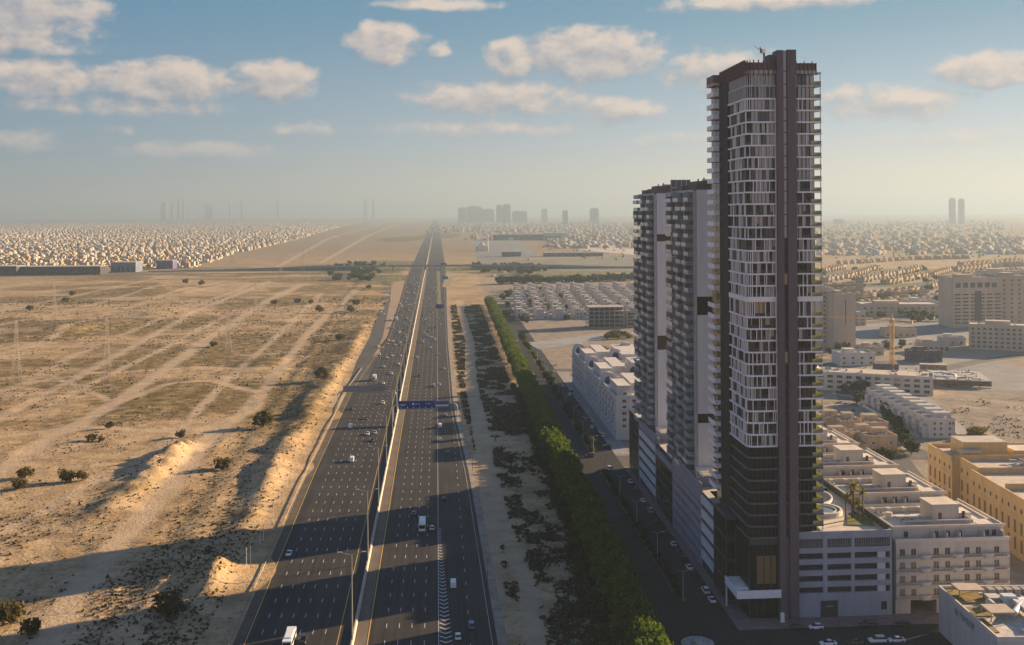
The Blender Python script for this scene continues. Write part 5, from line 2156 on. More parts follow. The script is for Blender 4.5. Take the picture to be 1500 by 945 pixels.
for (a, c, t, D, lab) in ((671, 683, 304, 7200, 'pale hazy low tower, first of the far cluster beyond the flyover'), (683, 706, 302, 7400, 'broad hazy slab, second in the far cluster beyond the flyover'),
                          (706, 724, 306, 7400, 'low hazy slab, third in the far cluster beyond the flyover'), (727, 737, 300, 6800, 'hazy block joined to the square tower of the far cluster'),
                          (737, 748, 299, 6600, 'square dark hazy tower, the tallest of the far cluster'), (750, 772, 309, 7000, 'long low hazy block just past the square tower'),
                          (793, 802, 306, 7600, 'small hazy block standing alone past the far cluster'), (824, 832, 308, 6000, 'slim dark block standing alone on the hazy plain'),
                          (864, 877, 305, 6200, 'square hazy block nearest the apartment towers on the skyline'),
                          (1392, 1400, 290, 5200, 'first of the twin round topped towers on the east skyline'), (1405.5, 1413, 291, 5200, 'second of the twin towers, the one farther from the tallest tower'),
                          (1222, 1236, 321, 5600, 'low pale block on the plain beyond the tallest tower'),
                          (235, 244, 288, 11000, 'faint broad tower, first of the ghostly skyline over the village'), (250, 254, 290, 11500, 'faint thin tower, second of the ghostly skyline'),
                          (259, 264, 284, 11500, 'faint tallest spire of the ghostly skyline over the village'), (266, 270, 283, 11800, 'faint twin spire next to the tallest ghostly spire'),
                          (300, 312, 292, 12000, 'faint slab past the twin spires of the ghostly skyline'), (335, 338, 287, 12000, 'faint needle tower in the ghostly skyline'),
                          (352, 356, 286, 12500, 'faint thin tower past the needle in the ghostly skyline'), (405, 409, 288, 12500, 'faint lone tower over the end of the village'),
                          (533, 538, 284, 12000, 'faint tower, first of a pair above the highway desert'), (545, 549, 283, 12000, 'faint tower, second of a pair above the highway desert')):
    far_tower(a, c, t, D, lab)


def mosque():
    x, y, _ = G(706, 368)
    root = thing('mosque', 'small mosque with one tall white minaret and a sunlit dome past the flyover', 'mosque', (x, y, 0), .3)
    wm = mat('mosque_white', (.70, .60, .45), rough=.8, var=.05)
    b = MB()
    b.box(-16, 16, -14, 14, 0, 16)
    b.box(-9, 9, -8, 8, 16, 20)
    part('wall', b, wm, root)
    b = MB()
    b.tube((19, 0, 0), (19, 0, 52), 2.2, 1.6, 10)
    b.tube((19, 0, 34), (19, 0, 36), 3.2, 3.2, 10)
    b.tube((19, 0, 52), (19, 0, 60), 1.8, .1, 10)
    part('minaret', b, mat('minaret_white', (.74, .70, .64), rough=.8, var=.05), root)
    b = MB()
    for j in range(5):
        a, c = j / 5, (j + 1) / 5
        b.tube((0, 0, 20 + 8 * math.sin(a * math.pi / 2)), (0, 0, 20 + 8 * math.sin(c * math.pi / 2)), 8 * math.cos(a * math.pi / 2), max(.1, 8 * math.cos(c * math.pi / 2)), 14)
    part('dome', b, wm, root)


mosque()


def hall(name, label, px, py, w, d, h, m, rz=0.0, cat='warehouse', bays=6):
    x, y, _ = G(px, py)
    root = thing(name, label, cat, (x, y, 0), rz)
    b = MB()
    b.box(0, w, 0, d, 0, h, 0, 1)
    b.box(-.5, w + .5, -.5, d + .5, h, h + .8, 1)
    part('wall', b, [m, ROOF], root)
    for k in range(bays):
        b = MB()
        b.box(w * (k + .2) / bays, w * (k + .8) / bays, -.1, .05, .2, h * .6)
        part('door', b, WIN_DK, root)


DKB = mat('depot_dark', (.055, .05, .058), rough=.7, var=.15, scale=.05)
hall('depot_shed', 'long dark depot shed along the desert road before the village', 31, 403, 158, 40, 16, DKB, .0, bays=14)
hall('depot_shed', 'short dark depot shed at the picture edge before the village', -10, 404, 46, 40, 18, DKB, .0, bays=4)
hall('workshop', 'blue grey workshop with tall panels next to the long depot shed', 162, 399, 52, 40, 20, mat('workshop_blue', (.16, .185, .24), rough=.6, var=.2, scale=.08), 0, bays=5)
hall('store', 'violet fronted store at the corner of the village', 229, 394, 36, 30, 18, mat('store_violet', (.12, .10, .22), rough=.6, var=.1, scale=.05), 0, bays=3)
hall('glass_hall', 'pale teal fronted hall across the open plain', 796, 352, 100, 60, 30, mat('hall_teal', (.30, .48, .46), rough=.4, var=.08, scale=.03), -.05, 'hall', 5)
hall('long_shed', 'long blue grey shed beside the teal fronted hall', 722, 352, 220, 60, 24, mat('shed_blue', (.10, .135, .19), rough=.6, var=.1, scale=.03), 0, bays=8)
hall('plain_shed', 'low slate shed on the open plain near the apartment towers', 796, 376, 160, 30, 10, mat('shed_slate', (.13, .15, .18), rough=.7, var=.1, scale=.03), 0, bays=9)
hall('yard_shed', 'grey yard shed near the small mosque', 735, 376, 52, 30, 13, mat('shed_slate', (.13, .15, .18)), 0, bays=4)


def flyover():
    root = thing('flyover', 'grey concrete flyover bridge crossing the highway', 'bridge', (0, 2150, 0), .02)
    b = MB()
    xs = [-760, -640, -430, -330, -90, 60, 200, 420]
    zs = [0.2, 1.2, 7.6, 8.6, 8.6, 7.8, 3, .2]
    for (xa, za), (xb, zb) in zip(zip(xs[:-1], zs[:-1]), zip(xs[1:], zs[1:])):
        b.quad((xa, 0, za), (xb, 0, zb), (xb, 16, zb), (xa, 16, za), 1)
        b.quad((xa, 0, za - 1.8), (xb, 0, zb - 1.8), (xb, 0, zb + 1.1), (xa, 0, za + 1.1), 0)
        b.quad((xb, 16, zb - 1.8), (xa, 16, za - 1.8), (xa, 16, za + 1.1), (xb, 16, zb + 1.1), 0)
        b.quad((xa, 16, za - 1.8), (xb, 16, zb - 1.8), (xb, 0, zb - 1.8), (xa, 0, za - 1.8), 0)
    fc = mat('flyover_concrete', (.30, .28, .255), rough=.9, var=.1, scale=.05)
    part('deck', b, [fc, mat('asphalt_pale', (.105, .098, .092))], root)
    for x in (-300, -250, -182, -150, -85):
        b = MB()
        b.box(x - 1.5, x + 1.5, 2, 14, 0, 6.9)
        part('pier', b, fc, root)
    for (x0, x1, ha, hb) in ((-700, -320, .5, 6.8), (-80, 380, 6.8, .5)):
        b = MB()
        n = len(b.v)
        b.v += [(x0, -14, 0), (x1, -14, 0), (x1, 30, 0), (x0, 30, 0), (x0, 1, ha), (x1, 1, hb), (x1, 15, hb), (x0, 15, ha)]
        for f in ((0, 1, 5, 4), (1, 2, 6, 5), (2, 3, 7, 6), (3, 0, 4, 7), (4, 5, 6, 7)):
            b.f.append(tuple(n + i for i in f))
            b.m.append(0)
        part('embankment', b, mat('bank_green', (.11, .105, .05), rough=.95, var=.3, scale=.04), root)


flyover()

# ------------------------------------------------------------------ plants
def leaf_mat(name, c, var=.45, trans=.25):
    return mat(name, c, rough=.8, var=.12, scale=.3, spec=.15, trans=trans, island=var)


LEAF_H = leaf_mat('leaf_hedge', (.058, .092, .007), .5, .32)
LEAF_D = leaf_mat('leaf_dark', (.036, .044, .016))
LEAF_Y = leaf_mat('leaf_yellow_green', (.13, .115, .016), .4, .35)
LEAF_O = leaf_mat('leaf_olive', (.085, .068, .022))
BARK = mat('bark', (.11, .08, .055), rough=.95, var=.2, scale=2)


def leaf_cloud(rs, centers, size, n):
    """n small leaf sprays round each centre"""
    C = np.repeat(np.asarray(centers)[:, :3], n, 0)
    R = np.repeat(np.asarray(centers)[:, 3], n)
    d = rs.normal(size=(len(C), 3))
    d /= np.linalg.norm(d, axis=1)[:, None]
    P = C + d * (R * rs.uniform(.45, 1.05, len(C)))[:, None]
    a = rs.normal(size=(len(C), 3)) + d * .6
    a /= np.linalg.norm(a, axis=1)[:, None]
    u = np.cross(a, rs.normal(size=(len(C), 3)))
    u /= np.linalg.norm(u, axis=1)[:, None] + 1e-9
    w = np.cross(a, u)
    s = size * rs.uniform(.6, 1.35, len(C))[:, None]
    V = np.stack([P - u * s - w * s * .6, P + u * s - w * s * .6, P + u * s * .7 + w * s, P - u * s * .7 + w * s], 1).reshape(-1, 3)
    F = np.arange(len(V)).reshape(-1, 4)
    return V, F


def crown_mesh(name, seed, rx, rz, zc, nclump, per, leaf, m, flat=1.0):
    rs = np.random.RandomState(seed)
    C = []
    while len(C) < nclump:
        p = rs.uniform(-1, 1, 3)
        r = np.linalg.norm(p)
        if .35 < r < 1.0:
            C.append((p[0] * rx, p[1] * rx, zc + p[2] * rz * (flat if p[2] < 0 else 1), rx * rs.uniform(.24, .46)))
    V, F = leaf_cloud(rs, C, leaf, per)
    V[:, 2] = np.maximum(V[:, 2], .15)
    return np_mesh(name, V, F, m)


def trunk_mesh(seed, h, r):
    rnd = random.Random(seed)
    b = MB()
    b.tube((0, 0, -.1), (.1, .05, h * .5), r, r * .75, 7)
    for k in range(5):
        a = k * 1.26 + rnd.random()
        b.tube((.1, .05, h * .45), (math.cos(a) * h * .28, math.sin(a) * h * .28, h * (.72 + .2 * rnd.random())), r * .5, r * .15, 5)
    return b.mesh('trunk', BARK)


class Tree:
    def __init__(s, seed, h, rx, m, nclump=26, per=26, leaf=.5):
        s.c = [crown_mesh('crown', seed + 7 * k, rx, h * .40, h * .60, nclump, per, leaf, m) for k in range(3)]
        s.t = trunk_mesh(seed, h, .28)
        s.i = 0


def plant(kind, name, label, cat, x, y, z, sc=1.0, group=None, rnd=RND):
    o = thing(name, label, cat, (x, y, z), rnd.uniform(0, 6.28), group)
    o.scale = (sc * rnd.uniform(.92, 1.1), sc * rnd.uniform(.92, 1.1), sc)
    kind.i += 1
    link('crown', kind.c[kind.i % len(kind.c)], o)
    link('trunk', kind.t, o)
    return o


T_HEDGE = Tree(3, 11.5, 5.6, LEAF_H, 40, 34, .46)
T_DARK = Tree(60, 7.0, 3.6, LEAF_D, 26, 26, .42)
T_YEL = Tree(90, 8.0, 4.2, LEAF_Y, 34, 34, .40)
T_OLIVE = Tree(120, 4.2, 2.7, LEAF_O, 22, 30, .28)
T_FAR = Tree(150, 9, 5.5, LEAF_D, 18, 14, 1.0)

rnd = random.Random(5)
T_HEDGE_SHADE = Tree(33, 11.0, 5.4, LEAF_D, 34, 30, .5)  # row on the shaded side, its shade put in by darker leaf colour
k = 0
l = 262.0
while l < 1330:
    X, Y, _ = city(52.9 + (l - 300) * .005 + rnd.uniform(-.6, .6), l + rnd.uniform(-.8, .8))
    plant(T_HEDGE, 'hedge_tree', 'dense green tree, %s from the near end of the street side of the long hedge' % nth(k), 'tree', X, Y, gz(X, Y) - .05, rnd.uniform(.93, 1.03), 'trees of the long hedge', rnd)
    k += 1
    l += 5.4 + l / 300
k, l = 0, 266.0
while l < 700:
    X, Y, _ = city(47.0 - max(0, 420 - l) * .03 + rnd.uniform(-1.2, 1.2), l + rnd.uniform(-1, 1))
    plant(T_HEDGE_SHADE, 'hedge_tree', 'dark tree, %s from the near end of the shaded highway side of the hedge' % nth(k), 'tree', X, Y, gz(X, Y) - .05, rnd.uniform(.55, .85) - (l - 266) / 1800, 'trees of the long hedge', rnd)
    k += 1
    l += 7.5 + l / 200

# tall sunlit tree where the hedge meets the picture edge
X, Y, _ = G(924, 948)
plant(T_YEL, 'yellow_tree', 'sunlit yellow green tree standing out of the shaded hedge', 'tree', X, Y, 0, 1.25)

BUSH = [(265, 641, 1.0, 'round bush at the top of the sandy spoil mound'), (384, 626, 1.9, 'tall bush beside the bend of the dirt tracks'), (326, 688, 1.35, 'bush between the dirt track and the dark ditch'),
        (97, 706, 1.35, 'larger of two bushes on the open sand below the track'), (121, 704, 1.0, 'smaller of two bushes on the open sand below the track'), (37, 700, 1.1, 'upper bush of the two near the picture edge on the sand'),
        (28, 716, 1.1, 'lower bush of the two near the picture edge on the sand'), (160, 628, .9, 'small bush just below the dirt track junction'), (134, 646, .9, 'small bush on the sand left of the spoil mound'),
        (148, 646, .6, 'tiny bush next to the small one left of the spoil mound'), (468, 458, 1.9, 'dark bush by the pale track under the slip road'), (436, 444, 1.6, 'dark bush under the end of the long pale track'),
        (402, 446, 1.5, 'dark bush beside the long pale track'), (515, 458, 2.0, 'broad bush by the sand bank below the slip road'), (522, 447, 1.8, 'bush at the top of the sand bank below the slip road'),
        (540, 423, 1.5, 'bush at the bend of the slip road'), (471, 556, 1.9, 'round bush at the edge of the service track'), (498, 498, 1.5, 'bush halfway along the service track'),
        (247, 897, 1.5, 'dark shaded bush in the tower shadow, upper of a pair'), (256, 902, 1.1, 'dark shaded bush in the tower shadow, lower of a pair'), (45, 930, 1.1, 'shaded bush by the track near the picture corner'),
        (5, 915, 1.7, 'shaded bush cut by the picture edge'), (455, 445, 1.3, 'bush among olive scrub east of the long pale track'), (106, 433, 1.7, 'lone bush on the far sand flat'), (96, 443, 1.7, 'pair-mate bush on the far sand flat'),
        (44, 455, 1.5, 'bush on the far sand flat near the picture edge'), (313, 508, 1.2, 'lone dark bush on the olive plain'), (272, 415, 1.9, 'bush on the plain below the desert road'), (295, 418, 1.9, 'bush beside a pale patch below the desert road'),
        (1429, 642, 1.4, 'round bush at the corner of the sandy lot'), (1437, 636, .9, 'small bush beside the round one at the sandy lot')]
for (px, py, sc, lab) in BUSH:
    X, Y, _ = G(px, py)
    z = gz(X, Y)
    X, Y, _ = G(px, py, z)
    plant(T_OLIVE, 'desert_bush', lab, 'bush', X, Y, gz(X, Y) - .1, sc, None, rnd)

for i in range(22):
    X, Y, _ = city(73 + rnd.uniform(-.4, .4), 316 + i * 7.0)
    o = thing('median_shrub', 'low dark shrub, %s along the planted median of the street' % nth(i), 'shrub', (X, Y, .1), rnd.uniform(0, 6), 'shrubs along the street median')
    o.scale = (.42, .42, .36)
    link('crown', T_DARK.c[i % 3], o)
for i in range(24):
    X, Y, _ = city(73 + rnd.uniform(-.4, .4), 508 + i * 20)
    plant(T_DARK if i % 3 else T_OLIVE, 'median_tree', 'small tree, %s along the street median past the crossing' % nth(i), 'tree', X, Y, .1, rnd.uniform(.5, .95), 'trees along the street median', rnd)

# trees of the shaded side street
i = 0
for s in range(13):
    t = s / 12
    x = 186 + (214 - 186) * t + 11.5 + rnd.uniform(-1.5, 1.5)
    y = 505 + 125 * t
    plant(T_DARK, 'street_tree', 'dark tree, %s up the shaded side street before the white terrace' % nth(s), 'tree', x, y, 0, rnd.uniform(.75, 1.15), 'trees along the shaded side street', rnd)
for s, (px, py) in enumerate([(1238, 576), (1250, 575), (1262, 575), (1273, 573), (1258, 592), (1300, 668), (1292, 668), (1306, 672), (1258, 640), (1275, 589)]):
    X, Y, _ = G(px, py)
    plant(T_DARK if s < 5 else T_OLIVE, 'garden_tree', 'bushy tree, %s about the long low white block and the sandy houses' % nth(s), 'tree', X, Y, 0, rnd.uniform(.8, 1.3), 'trees about the low white block', rnd)
# trees between the stepped villas, along their far side and by the flyover
spots = [(rnd.uniform(735, 925), rnd.uniform(424, 474)) for _ in range(34)]
for s, (px, py) in enumerate(spots):
    X, Y, _ = G(px, py)
    plant(T_FAR if s % 3 else T_HEDGE, 'garden_tree', 'garden tree, %s among the stepped white villas' % nth(s), 'tree', X, Y, 0, rnd.uniform(.5, .85), 'garden trees among the stepped villas', rnd)
for s in range(44):
    px = 733 + s * 4.6
    X, Y, _ = G(px, 416 - s * .12 + rnd.uniform(-1, 1))
    plant(T_FAR, 'screen_tree', 'dark screen tree, %s in the line behind the stepped villas' % nth(s), 'tree', X, Y, 0, rnd.uniform(1.0, 1.5), 'screen trees behind the stepped villas', rnd)
for s in range(120):
    side = s % 2
    px = rnd.uniform(478, 580) if side else rnd.uniform(692, 800)
    py = rnd.uniform(386, 412) if side else rnd.uniform(390, 402)
    if side and px > 545 + (412 - py) * .9:
        px -= 40
    X, Y, _ = G(px, py)
    if 2125 < Y < 2185:
        Y += 70
    plant(T_FAR, 'roundabout_tree', 'low green tree, %s on the %s green of the flyover' % (nth(s // 2), ('east', 'west')[side]), 'tree', X, Y, 0, rnd.uniform(.6, 1.15), 'trees on the greens of the flyover', rnd)
for s in range(130):
    px, py = rnd.uniform(1206, 1498), rnd.uniform(394, 474)
    X, Y, _ = G(px, py)
    plant(T_FAR, 'far_tree', 'dusty tree, %s among the sunlit courtyard rows' % nth(s), 'tree', X, Y, 0, rnd.uniform(.5, .9), 'dusty trees among the courtyard rows', rnd)
for s, (px, py) in enumerate([(890, 497), (898, 494), (905, 497), (913, 493), (921, 496), (879, 517), (884, 517), (903, 492)]):
    X, Y, _ = G(px, py)
    plant(T_OLIVE, 'plot_bush', 'green bush, %s on the sandy plot before the unfinished frame' % nth(s), 'bush', X, Y, 0, rnd.uniform(1.1, 1.8), 'bushes on the sandy plot', rnd)
for s, (px, py) in enumerate([(1215, 520), (1228, 515), (1240, 514), (1283, 513), (1300, 512), (1322, 508), (1290, 467), (1320, 462), (1350, 470), (1385, 470), (1340, 450), (1310, 458)]):
    X, Y, _ = G(px, py)
    plant(T_DARK, 'lot_tree', 'tree, %s by the gravel lots around the flat roofed hall' % nth(s), 'tree', X, Y, 0, rnd.uniform(.7, 1.2), 'trees by the gravel lots', rnd)


def palm_meshes(seed, h=8.0):
    rs = random.Random(seed)
    t = MB()
    for k in range(6):
        t.tube((math.sin(k * .3) * .08, 0, h * k / 6 - .05), (math.sin(k * .3 + .3) * .08, 0, h * (k + 1) / 6), .30 - .02 * k, .28 - .02 * k, 8)
    f = MB()
    for k in range(26):
        a = k * 2.4 + rs.random() * .3
        el = rs.uniform(-.2, 1.2)
        p = Vector((0, 0, h))
        d = Vector((math.cos(a) * math.cos(el), math.sin(a) * math.cos(el), math.sin(el)))
        side = Vector((-math.sin(a), math.cos(a), 0))
        w = .42
        for s in range(5):
            q = p + d * .62
            w2 = .42 * (1 - (s + 1) / 5.6)
            f.quad(tuple(p - side * w), tuple(p + side * w), tuple(q + side * w2), tuple(q - side * w2))
            p, w = q, w2
            d = (d + Vector((0, 0, -.30))).normalized()
    return t.mesh('trunk', BARK), f.mesh('crown', LEAF_Y)


PALM = [palm_meshes(s) for s in (1, 2)]


def palm(label, x, y, z, sc, group=None):
    o = thing('palm_tree', label, 'palm', (x, y, z), RND.uniform(0, 6), group)
    o.scale = (sc,) * 3
    t, c = PALM[RND.randrange(2)]
    link('crown', c, o)
    link('trunk', t, o)


PZ = 24.61
for (dx, dy, sc, lab) in ((19.6, 12.5, .85, 'palm standing apart at the tip of the terrace planter'), (22.2, 14.0, .95, 'short palm in the middle of the terrace planter'), (24.6, 18.5, 1.1, 'tallest palm of the terrace planter'),
                          (26.2, 15.5, .9, 'palm against the dark terrace screen'), (22.9, 11.2, .7, 'low palm over the planter grass nearest the front wall')):
    x, y, _ = city(104.1 + dx, 297.2 + dy)
    palm(lab, x, y, PZ + .38, sc, None)
b = MB()
b.prism([(18.0, 8.0), (26.0, 6.0), (27.2, 12), (26, 20), (23, 19), (20.5, 13.5)], 0, .4, 0, 1)
tag(link('planter', b.mesh('planter', [mat('planter_stone', (.30, .28, .26), rough=.9, var=.1), mat('planter_grass', (.14, .145, .02), rough=.95, var=.3, scale=1.5)]), None, city(104.1, 297.2, PZ), CITY), 'dark edged planter of bright grass on the podium terrace', 'planter')
for (px, py, sc, lab) in ((848, 652, 1.0, 'sunlit palm on the street median near the white arched block'), (862, 664, .9, 'palm on the street median just before the crossing')):
    X, Y, _ = G(px, py)
    r, l = uncity(X, Y)
    X, Y, _ = city(73, l)
    palm(lab, X, Y, .1, sc)


# scrub: tufts on the sand that nobody could count
def scrub():
    rs = np.random.RandomState(4)
    pts = []
    # desert side
    n = 110000
    Y = 255 + 1200 * rs.uniform(0, 1, n) ** 1.5
    X = -45 - rs.uniform(0, 1, n) * (120 + .62 * Y)
    q = qof(X, Y)
    dens = sstep(fbm(X / 28, Y / 36, 4), .40, .60) * .42 + .05
    dr = np.minimum(pline(X, Y, RAIL), pline(X, Y, RAIL2) + 1)
    dens = dens + .55 * np.exp(-(dr / 5.0) ** 2)
    dens = dens + .22 * np.exp(-((q + 50) / 8) ** 2)
    tr = np.minimum.reduce([pline(X, Y, p) for p in TR_MAIN + TR_MID])
    keep = (rs.rand(n) < dens * (.5 + .5 * (Y < 430))) & (q < -43) & (tr > 4.0)
    for x, y in zip(X[keep], Y[keep]):
        pts.append((x, y, rs.uniform(.18, .5) * (1 + max(0, y - 500) / 900)))
    # strip between highway and hedge: creeping mats of dark scrub
    n = 80000
    Y = rs.uniform(255, 1330, n)
    R = rs.uniform(8, 46, n)
    X = (R - SN * Y) / CS
    q = qof(X, Y)
    c = fbm(X / 8, Y / 10, 5) + .06 * sstep(Y, 480, 640)
    path = np.minimum(pline(X, Y, CITY_PATH), pline(X, Y, STRIP_TRACK2) + 1.5)
    keep = (c > .46 + .14 * rs.rand(n)) & (q > tabv(Y) + 5) & (path > 4.5) & (rs.rand(n) < .62)
    for x, y in zip(X[keep], Y[keep]):
        pts.append((x, y, rs.uniform(.25, .7)))
    # sandy lot in the east and the plots
    n = 2500
    X = rs.uniform(236, 420, n)
    Y = rs.uniform(520, 650, n)
    keep = fbm(X / 14, Y / 14, 3) > .5
    for x, y in zip(X[keep], Y[keep]):
        pts.append((x, y, rs.uniform(.2, .5)))
    P = np.array(pts)
    Z = ground_z(P[:, 0], P[:, 1])
    C = np.stack([P[:, 0], P[:, 1], Z + .1, P[:, 2]], 1)
    per = 5
    V, F = leaf_cloud(rs, C, 1.0, per)
    s = np.repeat(P[:, 2], per * 4)
    ctr = V.reshape(-1, 4, 3).mean(1).repeat(4, 0)
    V = ctr + (V - ctr) * (s * .8)[:, None]
    V[:, 2] = np.maximum(V[:, 2], np.repeat(Z, per * 4) + .02)
    stuff('desert_scrub', np_mesh('desert_scrub', V, F, leaf_mat('leaf_scrub', (.060, .052, .028), .45, .05)), 'dry dark scrub tufts scattered over the sand')
    print('scrub', len(P))


def tabv(Y):
    return np.interp(Y, [a for a, _ in RE], [b for _, b in RE])


scrub()


def village_trees():
    rs = np.random.RandomState(8)
    n = 4200
    Y = rs.uniform(48, 105, n) ** 2
    X = rs.uniform(-1, 0, n) * (Y * .53) - 60
    edge = np.interp(Y, [2100, 2300, 3000, 4500, 9000, 14000], [-700, -720, -820, -960, -1500, -2000])
    k = X < edge
    X, Y = X[k], Y[k]
    n2 = 1500
    Y2 = rs.uniform(50, 100, n2) ** 2
    X2 = rs.uniform(.03, .52, n2) * Y2
    X, Y = np.r_[X, X2], np.r_[Y, Y2]
    C = np.stack([X, Y, np.full(len(X), 3.0), rs.uniform(2.2, 4.5, len(X))], 1)
    V, F = leaf_cloud(rs, C, 1.5, 9)
    V[:, 2] = np.maximum(V[:, 2], .1)
    stuff('distant_trees', np_mesh('distant_trees', V, F, LEAF_D), 'dark specks of trees between the distant houses')


village_trees()

# ------------------------------------------------------------------ highway furniture
def sweep(name, prof, f, ys, m):
    """profile (q, z) carried along the road"""
    b = MB()
    for a, c in zip(ys[:-1], ys[1:]):
        for (q0, z0), (q1, z1) in zip(prof[:-1], prof[1:]):
            b.quad(f(q0, a, z0), f(q1, a, z1), f(q1, c, z1), f(q0, c, z0))
    return b.mesh(name, m)


BARR = mat('barrier_concrete', (.50, .43, .34), rough=.9, var=.14, scale=.25)
ysb = [y for y in YS if 200 <= y <= 9000]
tag(link('median_barrier', sweep('median_barrier', [(-.55, 0), (-.45, .25), (-.2, .95), (.2, .95), (.45, .25), (.55, 0)], hw, ysb, BARR)), 'pale concrete barrier wall running down the middle of the highway', 'barrier')
for nm, q0, q1, lab in (('guard_rail', lambda y: tab(LE, y) - .9, 790, 'steel guard rail along the desert edge of the highway'),):
    b = MB()
    y = 250
    while y < q1:
        a, c = q0(y), q0(y + 8)
        b.quad(hw(a, y, .55), hw(c, y + 8, .55), hw(c, y + 8, .9), hw(a, y, .9), 0)
        b.quad(hw(a - .1, y, .9), hw(c - .1, y + 8, .9), hw(c - .1, y + 8, .55), hw(a - .1, y, .55), 0)
        b.box(*(lambda p: (p[0] - .2, p[0] - .08, p[1] - .08, p[1] + .08))(hw(a, y)), 0, .85, 0)
        y += 8
    o = tag(link(nm, b.mesh(nm, mat('galvanised', (.46, .43, .40), rough=.5, var=.1, metal=.3))), lab, 'guard rail')

POLE = mat('pole_grey', (.40, .385, .36), rough=.5, var=.06, metal=.3)


def lamp_proto():
    root = thing('street_lamp', 'x', 'lamp', (0, 0, 0), 0, 'tall lamps along the highway median')
    b = MB()
    b.tube((0, 0, 0), (0, 0, 24), .26, .12, 8)
    part('pole', b, POLE, root)
    for s in (-1, 1):
        b = MB()
        b.tube((0, 0, 23.8), (s * 3.4, 0, 24.6), .08, .06, 5)
        a = part('arm', b, POLE, root)
        b = MB()
        b.box(s * 3.4 - .6, s * 3.4 + .6, -.22, .22, 24.5, 24.75)
        part('lamp_head', b, AC_GREY, a)
    return root


LP = lamp_proto()
ly = [288 + 65.3 * k for k in range(26)]
for i, y in enumerate(ly):
    o = LP if i == 0 else copy_tree(LP)
    o.location = hw(0, y, .9)
    o.rotation_euler = (0, 0, HW)
    o['label'] = 'tall twin armed lamp post, %s from the near end of the highway median' % nth(i)


def short_lamp():
    root = thing('street_lamp', 'x', 'lamp', (0, 0, 0), 0, 'lamps along the street')
    b = MB()
    b.tube((0, 0, 0), (0, 0, 9.5), .14, .08, 6)
    part('pole', b, POLE, root)
    b = MB()
    b.tube((0, 0, 9.4), (1.8, 0, 9.9), .06, .05, 5)
    b.tube((0, 0, 9.4), (-1.8, 0, 9.9), .06, .05, 5)
    part('arm', b, POLE, root)
    b = MB()
    b.box(1.4, 2.3, -.15, .15, 9.82, 9.98)
    part('lamp_head', b, AC_GREY, root)
    return root


SLP = short_lamp()
for i in range(14):
    o = SLP if i == 0 else copy_tree(SLP)
    X, Y, _ = city(73, 312 + i * 38)
    o.location = (X, Y, .14)
    o.rotation_euler = (0, 0, CITY)
    o['label'] = 'slim street lamp, %s from the near end of the street median' % nth(i)

# slender white posts on the sand beside the highway
POSTW = mat('post_white', (.72, .70, .66), rough=.6, var=.05)
pm = MB()
pm.tube((0, 0, -.2), (0, 0, 6.0), .10, .07, 6)
pm.box(-.16, .16, -.05, .05, 5.2, 6.0)
pm = pm.mesh('marker_post', POSTW)
PX = [(361, 828), (367, 826), (381, 797), (386, 792), (394, 770), (400, 764), (409, 740), (415, 736), (421, 715), (427, 710), (434, 690), (447, 668), (452, 660)]
for i, (px, py) in enumerate(PX):
    X, Y, _ = G(px, py)
    z = gz(X, Y)
    X, Y, _ = G(px, py, z)
    tag(link('marker_post', pm, None, (X, Y, gz(X, Y)), 0), 'slim white post on the sand bank, %s from the near end of its line' % nth(i), 'post', 'white posts beside the highway')
for i, (px, py) in enumerate([(687, 757), (692, 690), (714, 866)]):
    X, Y, _ = G(px, py)
    b = MB()
    b.tube((0, 0, -.2), (0, 0, 10), .12, .07, 6)
    b.box(-.5, .5, -.1, .1, 9.9, 10.1)
    tag(link('utility_pole', b.mesh('utility_pole', DARK_METAL), None, (X, Y, gz(X, Y)), HW), 'thin dark pole on the sandy strip, %s' % ('halfway along the shadowed edge of the highway', 'just beyond the tower shadow', 'closest to the picture bottom')[i], 'pole')

# sign gantries
BLUE = mat('sign_blue', (.020, .032, .20), rough=.5, var=.06)
BLUE2 = mat('sign_blue_pale', (.04, .10, .22), rough=.5, var=.06)
SIGNW = mat('sign_white', (.75, .75, .74), rough=.5, var=0)


